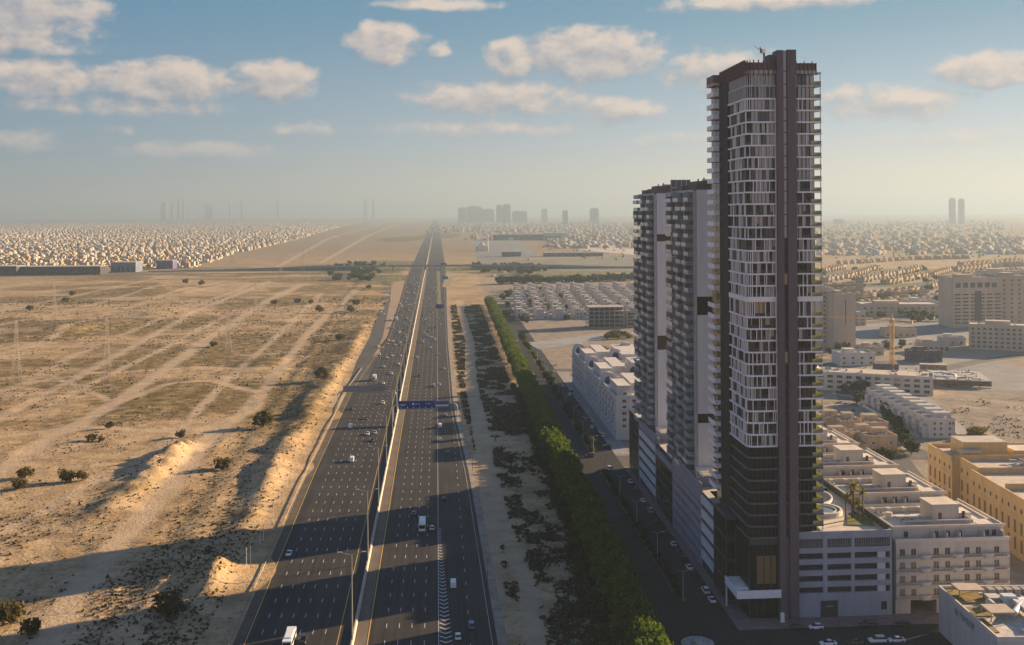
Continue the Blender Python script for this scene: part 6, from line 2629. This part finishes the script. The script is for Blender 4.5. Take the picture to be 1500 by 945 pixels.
def gantry(name, label, Y, q0, q1, h, boards, mpost, back=False):
    ang = HW
    x0, y0, _ = hw(q0, Y)
    root = thing(name, label, 'gantry', (x0, y0, 0), ang)
    w = q1 - q0
    b = MB()
    R = 2.6
    pts = [(0, 0)] + [(R - R * math.cos(a), h - R + R * math.sin(a)) for a in np.linspace(0, math.pi / 2, 6)] + [(w - R + R * math.sin(a), h - R + R * math.cos(a)) for a in np.linspace(0, math.pi / 2, 6)] + [(w, 0)]
    for (a, c), (d, e) in zip(pts[:-1], pts[1:]):
        b.tube((a, 0, c), (d, 0, e), .30, .30, 8, 0)
    part('portal_frame', b, mpost, root)
    for (x0, x1, z0, z1, m, kind) in boards:
        b = MB()
        b.box(x0, x1, -.55, -.35, z0, z1, 0)
        s = part('sign_board', b, m, root)
        f = MB()
        if kind == 'back':
            n = int((x1 - x0) / .9)
            for k in range(n):
                f.box(x0 + (k + .3) * (x1 - x0) / n, x0 + (k + .3) * (x1 - x0) / n + .14, -.72, -.551, z0 + .1, z1 - .1)
            part('stiffener', f, mat('sign_rib', (.38, .37, .35), rough=.6, var=.05), s)
        else:
            f.box(x0 + .12, x1 - .12, -.575, -.552, z1 - .22, z1 - .12)
            f.box(x0 + .12, x1 - .12, -.575, -.552, z0 + .12, z0 + .22)
            if kind == 'lanes':
                n = 6
                for k in range(n):
                    x = x0 + (k + .5) * (x1 - x0) / n
                    f.box(x - .12, x + .12, -.575, -.552, z0 + .75, z0 + 1.5)
                    f.quad((x - .4, -.576, z0 + .85), (x, -.576, z0 + .4), (x, -.576, z0 + .55), (x - .4, -.576, z0 + 1.0))
                    f.quad((x, -.576, z0 + .4), (x + .4, -.576, z0 + .85), (x + .4, -.576, z0 + 1.0), (x, -.576, z0 + .55))
                for (a, c, z) in ((1.2, 4.6, 2.9), (1.2, 3.6, 2.2), (9.2, 12.4, 2.9), (15.6, 18.6, 3.0)):
                    f.box(x0 + a, x0 + c, -.575, -.552, z0 + z - .12, z0 + z + .12)
                f.box(x0 + 8.0, x0 + 9.0, -.575, -.552, z0 + 2.5, z0 + 3.6)
            elif kind == 'exit':
                f.box(x0 + .1, x1 - .1, -.575, -.552, z0 + .3, z0 + 1.15)
            part('sign_mark', f, SIGNW, s)
    return root


GREYB = mat('sign_back', (.30, .29, .275), rough=.6, var=.1, scale=.5)
gantry('sign_gantry', 'curved portal gantry over the desert-side carriageway showing its grey ribbed sign back', 633, -37.6, -1.4, 10.2, [(3.6, 30.2, 10.2, 14.0, GREYB, 'back')], POLE)
gantry('sign_gantry', 'gantry with long blue direction board and arrows over the city-side carriageway', 590, -1.3, 35.6, 10.4, [(3.0, 24.0, 7.4, 12.4, BLUE, 'lanes'), (24.3, 32.0, 8.6, 12.0, BLUE2, 'exit')], mat('pole_pale', (.50, .48, .45), rough=.5, var=.05))
for i, (px, py, w, lab) in enumerate(((644, 456, 9, 'small blue sign on posts at the start of the far exit lane'), (652, 412, 10, 'teal sign board on posts just before the flyover'), (650, 391, 12, 'dark blue sign board on posts under the flyover end'))):
    X, Y, _ = G(px, py)
    root = thing('road_sign', lab, 'sign', (X, Y, 0), HW)
    b = MB()
    b.box(-w / 2, w / 2, -.1, .1, 3.5, 8.5)
    part('sign_board', b, (BLUE, mat('sign_teal', (.03, .16, .20), rough=.5, var=.05), BLUE)[i], root)
    for s in (-1, 1):
        b = MB()
        b.tube((s * w * .35, .25, 0), (s * w * .35, .25, 8), .15, .15, 6)
        part('post', b, POLE, root)

# lattice pylons over the desert
PYL = mat('pylon_grey', (.34, .29, .23), rough=.6, var=.05)


def pylon_mesh():
    b = MB()
    lattice(b, (0, 0, 0), (0, 0, 30), 3.6, 1.2, 7, .10)
    lattice(b, (0, 0, 30), (0, 0, 50), 1.2, .5, 6, .075)
    for z, w in ((32, 8), (38.5, 7), (45, 6)):
        for s in (-1, 1):
            b.tube((0, 0, z), (s * w, 0, z + .4), .14, .1, 4)
            b.tube((0, 0, z + 2), (s * w, 0, z + .4), .12, .08, 4)
            b.tube((s * w, 0, z + .4), (s * w, 0, z - 1.4), .1, .1, 4)
    return b.mesh('pylon', PYL)


PYM = pylon_mesh()
for i, (px, py, lab) in enumerate([(335, 549, 'lattice pylon among the olive scrub patches'), (411, 413, 'lattice pylon just before the desert road'), (157, 572, 'lattice pylon by the dirt track junction'), (24, 576, 'lattice pylon near the picture edge over pale tracks'),
                                   (80, 492, 'lattice pylon on the far sand bank'), (453, 372, 'hazy lattice pylon past the desert road'), (375, 470, 'lattice pylon beside the long pale track'), (503, 345, 'distant hazy pylon on the plain'),
                                   (340, 385, 'lattice pylon at the village corner'), (444, 398, 'lattice pylon at the foot of the flyover ramp')]):
    X, Y, _ = G(px, py)
    tag(link('pylon', PYM, None, (X, Y, gz(X, Y) - .2), HW), lab, 'pylon')

# white totem by the tower foot
b = MB()
b.box(-.55, .55, -.25, .25, 0, 2.7)
b.box(-.7, .7, -.35, .35, 0, .15)
X, Y, _ = city(98.4, 294.6)
tag(link('totem_sign', b.mesh('totem_sign', mat('totem_white', (.82, .82, .82), rough=.5, var=0)), None, (X, Y, .125), CITY), 'small plain white totem sign at the foot of the plum fin', 'sign')
b = MB()
b.disc((0, 0), 4.6, 0, .25, 28, 0, 1)
b.disc((0, 0), 1.2, .25, 1.0, 14, 0)
X, Y, _ = city(66.5, 276)
X, Y, _ = G(1022, 943)
tag(link('roundabout_island', b.mesh('roundabout_island', [KERB, mat('island_gravel', (.34, .32, .29), rough=.95, var=.3, scale=.8)]), None, (X, Y, .02), 0), 'round pale traffic island at the street corner', 'traffic island')

# ------------------------------------------------------------------ vehicles
PAINT = {'white': (.78, .77, .75), 'silver': (.42, .42, .42), 'black': (.02, .02, .022), 'grey': (.12, .12, .125), 'blue': (.10, .17, .24), 'red': (.25, .03, .025), 'beige': (.45, .38, .28)}
CARG = glass('car_glass', (.015, .017, .02), .08, .7, 1.5)
TYRE = mat('tyre', (.02, .02, .02), rough=.9, var=0)
LAMPR = mat('tail_lamp', (.25, .02, .015), rough=.4, var=0)
LAMPW = mat('head_lamp', (.75, .75, .72), rough=.3, var=0)


def paint(c):
    return mat('paint_' + c, PAINT[c], rough=.35, var=0, spec=.5, coat=.4)


def loft(b, rings, mi):
    """closed hull through rings of (y, half width, z low, z high)"""
    n0 = len(b.v)
    for (y, w, z0, z1, wt) in rings:
        b.v += [(-w, y, z0), (w, y, z0), (w, y, z0 + (z1 - z0) * .6), (wt, y, z1), (-wt, y, z1), (-w, y, z0 + (z1 - z0) * .6)]
    for i in range(len(rings) - 1):
        for k in range(6):
            j = (k + 1) % 6
            a, c = n0 + i * 6, n0 + (i + 1) * 6
            b.f.append((a + k, a + j, c + j, c + k)[::-1])
            b.m.append(mi)
    b.f.append(tuple(n0 + k for k in range(6)))
    b.m.append(mi)
    e = n0 + (len(rings) - 1) * 6
    b.f.append(tuple(e + k for k in reversed(range(6))))
    b.m.append(mi)


SPEC = {
    'saloon': dict(L=4.7, body=[(-2.35, .80, .45, .85, .72), (-2.2, .9, .3, .98, .8), (-1.2, .92, .28, 1.0, .84), (.9, .92, .28, .98, .84), (2.1, .88, .3, .82, .74), (2.35, .76, .4, .7, .66)],
                   cab=[(-1.75, .72, .95, 1.0, .70), (-.95, .76, .95, 1.42, .62), (.35, .76, .95, 1.44, .62), (1.25, .74, .93, .98, .70)], roof=(-.9, .3, .61, 1.43), wheels=(-1.4, 1.42)),
    'hatchback': dict(L=4.0, body=[(-2.0, .80, .4, .95, .74), (-1.85, .88, .3, 1.05, .8), (.7, .88, .28, 1.0, .82), (1.8, .84, .3, .86, .74), (2.0, .74, .4, .7, .66)],
                      cab=[(-1.9, .74, 1.0, 1.15, .70), (-1.5, .76, 1.0, 1.5, .62), (.2, .76, .98, 1.5, .62), (1.1, .74, .95, 1.0, .70)], roof=(-1.45, .15, .61, 1.5), wheels=(-1.25, 1.25)),
    'four-by-four': dict(L=4.9, body=[(-2.4, .88, .5, 1.1, .82), (-2.3, .95, .4, 1.15, .88), (1.0, .95, .4, 1.15, .88), (2.25, .92, .42, 1.05, .82), (2.45, .84, .5, .9, .76)],
                         cab=[(-2.3, .82, 1.1, 1.3, .78), (-2.0, .84, 1.1, 1.82, .72), (.45, .84, 1.1, 1.84, .72), (1.25, .82, 1.08, 1.15, .76)], roof=(-1.98, .4, .71, 1.84), wheels=(-1.45, 1.45)),
    'van': dict(L=5.2, body=[(-2.6, .9, .4, 2.0, .84), (-2.5, .95, .35, 2.15, .86), (1.2, .95, .35, 2.15, .84), (2.1, .93, .35, 1.3, .82), (2.6, .85, .45, .95, .76)],
                cab=[(1.0, .955, 1.2, 2.0, .845), (1.25, .955, 1.2, 2.0, .84), (2.0, .94, 1.2, 1.34, .83)], roof=None, wheels=(-1.6, 1.6)),
}


def vehicle_parts(kind, col):
    s = SPEC[kind]
    body = MB()
    loft(body, s['body'], 0)
    cab = MB()
    loft(cab, s['cab'], 0)
    roof = MB()
    if s['roof']:
        y0, y1, w, z = s['roof']
        roof.box(-w, w, y0, y1, z - .03, z + .03)
        for x in (-w, w):
            roof.box(x - .03, x + .03, (y0 + y1) / 2 - .05, (y0 + y1) / 2 + .05, z - .5, z)
    wh = MB()
    wh.tube((-.12, 0, .33), (.12, 0, .33), .33, .33, 12)
    return body, cab, roof, wh, s


_protoV = {}


def vehicle(kind, col, near):
    """fresh vehicle at the origin, nose along +y"""
    key = (kind, col, near)
    if key not in _protoV:
        if kind in SPEC:
            body, cab, roof, wh, s = vehicle_parts(kind, col)
            L = s['body'][-1][0]
            T = s['body'][0][0]
            if near:
                lampf, lampr = MB(), MB()
                lampf.box(-.16, .16, -.04, .04, -.07, .07)
                lampr.box(-.16, .16, -.04, .04, -.09, .09)
                d = dict(body=body.mesh('body', paint(col)), window=cab.mesh('window', CARG), roof=roof.mesh('roof', paint(col)) if s['roof'] else None,
                         wheel=wh.mesh('wheel', TYRE), hl=lampf.mesh('headlight', LAMPW), tl=lampr.mesh('tail_light', LAMPR), s=s, L=L, T=T)
                _protoV[key] = d
            else:
                b = MB()
                loft(b, s['body'], 0)
                loft(b, s['cab'], 1)
                if s['roof']:
                    y0, y1, w, z = s['roof']
                    b.box(-w, w, y0, y1, z - .03, z + .03, 0)
                for x in (-.8, .8):
                    for y in s['wheels']:
                        b.tube((x - .12, y, .33), (x + .12, y, .33), .33, .33, 8, 2)
                b.box(-.7, -.4, s['body'][0][0] - .02, s['body'][0][0] + .05, .6, .75, 3)
                b.box(.4, .7, s['body'][0][0] - .02, s['body'][0][0] + .05, .6, .75, 3)
                _protoV[key] = b.mesh('car', [paint(col), CARG, TYRE, LAMPR])
        else:
            b, g, w = MB(), MB(), MB()
            if kind == 'bus':
                b.box(-1.25, 1.25, -5.2, 5.2, .45, 3.1)
                b.box(-1.0, 1.0, -3, 3, 3.1, 3.35)
                g.box(-1.27, 1.27, -4.8, 4.6, 1.5, 2.5)
                g.box(-1.1, 1.1, -5.23, 5.23, 1.4, 2.7)
                ax = (-3.4, 3.3)
            else:
                b.box(-1.25, 1.25, -4.2, 2.2, .9, 3.7)
                b.box(-1.15, 1.15, 2.45, 4.3, .5, 2.7)
                b.box(-.5, .5, -4.1, 4.2, .5, .9)
                g.box(-1.17, 1.17, 3.0, 4.0, 1.6, 2.4)
                g.box(-1.0, 1.0, 3.6, 4.33, 1.6, 2.45)
                ax = (-3.0, 3.3)
            w.tube((-1.2, 0, .5), (-.85, 0, .5), .5, .5, 12)
            _protoV[key] = dict(body=b.mesh('body', paint(col)), window=g.mesh('window', CARG), wheel=w.mesh('wheel', TYRE), ax=ax)
    p = _protoV[key]
    if isinstance(p, bpy.types.Mesh):
        o = bpy.data.objects.new('car' if kind != 'van' else 'van', p)
        COL.objects.link(o)
        return o
    o = link('car' if kind in SPEC and kind != 'van' else kind.replace('-', '_'), None)
    link('body', p['body'], o)
    link('window', p['window'], o)
    if kind in SPEC:
        if p['roof']:
            link('roof', p['roof'], o)
        for x in (-.8, .8):
            for y in p['s']['wheels']:
                link('wheel', p['wheel'], o, (x, y, 0))
        for x in (-.6, .6):
            link('headlight', p['hl'], o, (x, p['L'] - .06, .68))
            link('tail_light', p['tl'], o, (x, p['T'] + .06, .78))
    else:
        for y in p['ax']:
            link('wheel', p['wheel'], o, (0, y, 0))
            link('wheel', p['wheel'], o, (2.05, y, 0))
    return o


def place(kind, col, x, y, z, rz, label, group, near):
    o = vehicle(kind, col, near)
    o.location = (x, y, z)
    o.rotation_euler = (0, 0, rz)
    tag(o, label, {'saloon': 'car', 'hatchback': 'car', 'four-by-four': 'car'}.get(kind, kind), group)
    return o


W, S_, K, Gr = 'white', 'silver', 'black', 'grey'
HWY = [(571.6, 499.5, W, 0), (553.3, 508, W, 0), (553, 520, W, 2), (566.5, 524.7, W, 1), (575, 521.6, W, 0), (586.6, 521.9, W, 0), (585, 534, W, 0), (564, 538, W, 1), (574, 548, W, 0), (549, 557, W, 'truck'), (562.4, 562.5, W, 0),
       (561.4, 591.7, W, 2), (506.5, 600, K, 0), (537.5, 614, K, 0), (511, 627, W, 'van'), (541, 636.7, W, 0), (553, 635, S_, 0), (547.7, 646.3, K, 0), (518.5, 676, W, 'van'),
       (620.6, 487.6, W, 0), (625, 492.7, W, 2), (630.5, 494.7, W, 0), (636.8, 497.2, W, 0), (618.3, 502.3, S_, 0), (650.6, 541, W, 0), (632.3, 566.3, W, 2), (644, 564, W, 0), (612.7, 551, K, 0), (653, 609, S_, 0),
       (645, 626, W, 'van'), (643.7, 645.5, W, 0), (655.4, 664.4, Gr, 0), (424, 813, W, 0), (416, 945, W, 'bus'), (453.6, 941, K, 2), (606, 754, Gr, 0), (619.8, 774, W, 'bus'), (633.4, 775.5, W, 1), (650.8, 733, K, 0),
       (664, 859, W, 'van'), (690.6, 919, 'blue', 2), (671, 935, W, 1),
       (597.8, 437.3, W, 0), (594.6, 436.6, Gr, 0), (596.5, 442.6, W, 0), (600.3, 447, W, 0), (585.7, 445, W, 2), (580.6, 450, W, 0), (589.8, 449.6, W, 'van'), (588.9, 456, Gr, 0), (578.7, 462, Gr, 0), (572.8, 469, W, 'van'), (579, 469.5, W, 'truck'),
       (594, 468.6, K, 0), (601, 470, W, 0), (594, 477.5, Gr, 0), (569.8, 481, Gr, 0), (593.3, 414.6, W, 0), (597.8, 428, W, 0), (604.8, 430, W, 0), (596, 423, Gr, 0), (607, 423.5, W, 0), (606, 407.7, W, 0),
       (602, 409, W, 0), (609, 432.4, S_, 0), (606, 444.5, W, 0), (619.4, 449.6, W, 0), (633.3, 450.6, W, 2), (637.8, 449, W, 0), (627.6, 461, W, 0), (627.4, 466.3, W, 0), (622.5, 468.6, W, 0), (643, 467, W, 0), (649.8, 460.4, Gr, 0),
       (631.4, 481.3, Gr, 0), (636.5, 480.7, K, 0), (627.6, 485.8, K, 0), (650.5, 437.9, W, 0), (630.8, 422.3, W, 0), (634, 422, S_, 0), (630, 428.6, W, 0), (625, 433.7, Gr, 0), (623.8, 440, S_, 0), (631.4, 443, Gr, 0), (618.7, 500.7, W, 0),
       (588, 486, W, 0), (601, 491, S_, 0), (583, 506, Gr, 0), (645, 476, W, 0), (613, 524, W, 0), (640, 520, S_, 0), (600, 455, W, 0), (612, 415, W, 0), (617, 420, W, 0), (640, 415, W, 0), (641, 430, Gr, 0), (590, 500, Gr, 0), (640, 590, Gr, 0)]
rv = random.Random(19)
for _ in range(44):
    Y = rv.uniform(2250, 5200)
    q = rv.choice((-1, 1)) * (5.5 + 3.7 * rv.randrange(6) + 1.8)
    HWY.append(('far', q, Y))
for _ in range(75):
    Y = rv.uniform(880, 2120)
    wst = rv.random() < .58
    q = -(4.6 + 3.68 * (rv.randrange(6) + .5)) if wst else 5.4 + 3.68 * (rv.randrange(5) + .5)
    if wst and q < tab(LE, Y) + 3:
        continue
    HWY.append(('far', q, Y))
done = {}
items = []
for it in HWY:
    if it[0] == 'far':
        items.append((it[1], it[2], rv.choice((W, W, S_, K)), 0, True))
    else:
        X, Y, _ = G(it[0], it[1])
        items.append((qof(X, Y), Y, it[2], it[3], False))
for sl, (px, py) in enumerate([(561.6, 460.4), (569.8, 439.4)]):
    X, Y, _ = G(px, py)
    s = abs(np.interp(Y, [a for a, _ in SL], [b_ for _, b_ in SL]))
    items.append((-s + 2, Y, W, 0, False))
KIND = ('saloon', 'hatchback', 'four-by-four')
LANES = {True: 'desert-side', False: 'city-side'}
rows = []
for (q, Y, col, k, far) in items:
    west = q < 0
    if -38 < q < 26 and not (west and q < tab(LE, Y) + 2):
        a = (abs(q) - (4.6 if west else 5.4)) / 3.68
        lane = max(0, min(6 if west else 5, int(a)))
        if not west and lane > 4 and q > 25:
            lane = 5
        q = (4.6 if west else 5.4) * (-1 if west else 1) + (-1 if west else 1) * 3.68 * (lane + .5)
    else:
        lane = 7
    kind = KIND[k] if isinstance(k, int) else k
    zone = 'before the sign gantries' if Y < 588 else ('between the gantries and the slip road' if Y < 900 else ('short of the flyover' if Y < 2140 else 'beyond the flyover'))
    rows.append((Y, q, kind, col, west, lane, zone))
rows.sort()
cnt = {}
for (Y, q, kind, col, west, lane, zone) in rows:
    ln = nth(lane) + ' lane' if lane < 7 else 'slip lane'
    key = (kind, col, west, lane, zone)
    n = cnt[key] = cnt.get(key, -1) + 1
    lab = '%s %s in the %s %s %s' % (col, kind, LANES[west], ln, zone)
    if n:
        lab += ', %s' % nth(n)
    near = Y < 640 or kind in ('bus', 'truck')
    # a stopped-frame spread: skip anything that would sit inside another vehicle
    if any(abs(q - a) < 1.5 and abs(Y - c) < 7 for a, c in done.get('p', [])):
        continue
    done.setdefault('p', []).append((q, Y))
    place(kind, col, *hw(q, Y, .05), HW + (math.pi if west else 0), lab, 'vehicles on the highway', near)

# cars of the city streets
def street_car(px, py, col, kind, rz, label, group, z=.02, near=True, snap=None):
    X, Y, _ = G(px, py, z)
    if snap:
        r, l = uncity(X, Y)
        X, Y, _ = city(snap, l)
    place(KIND[kind], col, X, Y, z, rz, label, group, near)


PK = [(919.4, 707, W, 0), (926, 718, Gr, 1), (937, 735, W, 0), (946.7, 750, S_, 2), (980.5, 799, W, 1), (988, 811, K, 0), (994, 821, K, 2), (1001.7, 833, W, 0), (1008, 842, K, 0), (1023, 868, W, 2), (1032, 881, W, 0), (958, 765, K, 0), (969, 782, K, 1)]
for i, (px, py, c, k) in enumerate(sorted(PK, key=lambda p: p[1])):
    street_car(px, py, c, k, CITY, '%s %s parked along the podium, %s from the crossing' % (c, KIND[k], nth(i)), 'cars parked along the podium', snap=82.0)
street_car(891.7, 688, W, 2, CITY + .4, 'white four-by-four waiting at the street crossing', None)
PK2 = [(833, 566, W), (836, 574, Gr), (839, 580, W), (842, 588, S_), (846, 597, K), (851, 607, W), (858, 613, S_), (862, 618, W), (868, 628, W), (872, 634, W), (878, 631, Gr), (866, 640, W), (820, 545, W), (815, 535, W), (864, 669, Gr), (889, 655, K)]
for i, (px, py, c) in enumerate(PK2):
    k = i % 3
    street_car(px, py, c, k, CITY if i < 14 else CITY + 1.4, '%s %s parked before the white arched blocks, %s of the line' % (c, KIND[k], nth(i)), 'cars parked before the white arched blocks', near=py > 600, snap=(81.5 + (i % 2) * 3.0) if i < 13 else None, z=.02 if i % 2 == 0 else .14)
for i, (px, py, c) in enumerate([(772, 535, W), (774, 541, W), (781, 549, W), (757, 500, W), (742, 470, S_), (735, 455, W)]):
    street_car(px, py, c, 0, CITY + math.pi, '%s saloon driving in the street lane by the hedge, %s toward the villas' % (c, nth(i)), 'cars driving by the hedge', near=False)
FR = [(1168, 921, K, 0, 'black saloon beside the white car at the foot of the parking podium'), (1195, 921, W, 1, 'white hatchback parked at the foot of the parking podium'), (1272, 918, K, 2, 'black four-by-four in the shade below the podium stair'),
      (1322, 917, K, 0, 'black saloon in the shade by the drive arch of the cream block'), (1285, 941, W, 2, 'white four-by-four in the car park facing the corner office'), (1313, 940, W, 0, 'white saloon in the car park next to the white four-by-four'),
      (1252, 944, K, 0, 'black saloon in the car park by the white four-by-four'), (1213, 945, W, 0, 'white saloon cut by the picture bottom below the podium')]
for i, (px, py, c, k, lab) in enumerate(FR):
    street_car(px, py, c, k, CITY + math.pi / 2, lab, None, z=.125 if py < 921.5 else .03)
SS = [(1222, 577, W), (1232, 590, W), (1238, 594, S_), (1250, 602, K), (1263, 608, W), (1277, 614, S_), (1281, 619, Gr), (1288, 626, K), (1262, 596, W), (1268, 597, Gr), (1298, 617, W), (1316, 630, W), (1312, 640, W), (1320, 636, S_), (1208, 566, K), (1255, 586, Gr)]
for i, (px, py, c) in enumerate(SS):
    street_car(px, py, c, i % 3, -.22, '%s %s on the shaded side street, %s of the parked line' % (c, KIND[i % 3], nth(i)), 'cars on the shaded side street', z=.035)
rp = random.Random(3)
for i in range(26):
    px, py = rp.uniform(1258, 1400), rp.uniform(499, 513)
    c = rp.choice((W, W, S_, Gr, K))
    street_car(px, py, c, i % 3, rp.choice((.3, 1.9)), '%s %s on the gravel lot near the works shed, %s of the scatter' % (c, KIND[i % 3], nth(i)), 'cars on the gravel lot', z=.05, near=False)
for i, (px, py, c, lab) in enumerate([(1415, 567, W, 'white saloon at the corner of the vacant lot'), (1390, 568, Gr, 'grey saloon by the unfinished floor slab'), (1362, 598, W, 'white saloon on the track past the white terrace'), (1440, 660, K, 'black saloon on the road behind the ochre building')]):
    street_car(px, py, c, 0, 1.3, lab, None, z=.06, near=False)
for i, (dx, dy, c, k, lab) in enumerate([(8.5, 52, W, 2, 'white four-by-four on the terrace, closest to the tall tower'), (11.5, 46, W, 0, 'white saloon on the terrace beside the drive ring'), (14.5, 55, W, 1, 'white hatchback on the terrace by the dark screen'), (17.5, 50, 'red', 0, 'red saloon on the terrace near the dark screen')]):
    X, Y, _ = city(104.1 + dx, 297.2 + dy)
    place(KIND[k], c, X, Y, PZ - .0, CITY + .3, lab, None, True)
for i, (px, py, lab) in enumerate([(722, 405, 'white truck on the sandy ramp past the flyover'), (738, 400, 'white lorry at the top of the sandy ramp'), (775, 381, 'white lorry by the yard shed')]):
    X, Y, _ = G(px, py)
    place('truck', W, X, Y, .08, 1.3, lab, None, True)
# people by the works

# ------------------------------------------------------------------ air
def build_haze():
    b = MB()
    b.box(-16000, 16000, -6500, 25000, -6, 390)
    m = bpy.data.materials.new('haze')
    m.use_nodes = True
    t = NT(m.node_tree)
    t.N.remove(t.N['Principled BSDF'])
    v = t.N.new('ShaderNodeVolumePrincipled')
    v.inputs['Color'].default_value = HAZE_COLOR + (1,)
    v.inputs['Density'].default_value = HAZE_DENSITY
    v.inputs['Anisotropy'].default_value = HAZE_ANISO
    t.L.new(v.outputs[0], t.N['Material Output'].inputs['Volume'])
    o = stuff('haze', b.mesh('haze', m))
    return o


build_haze()
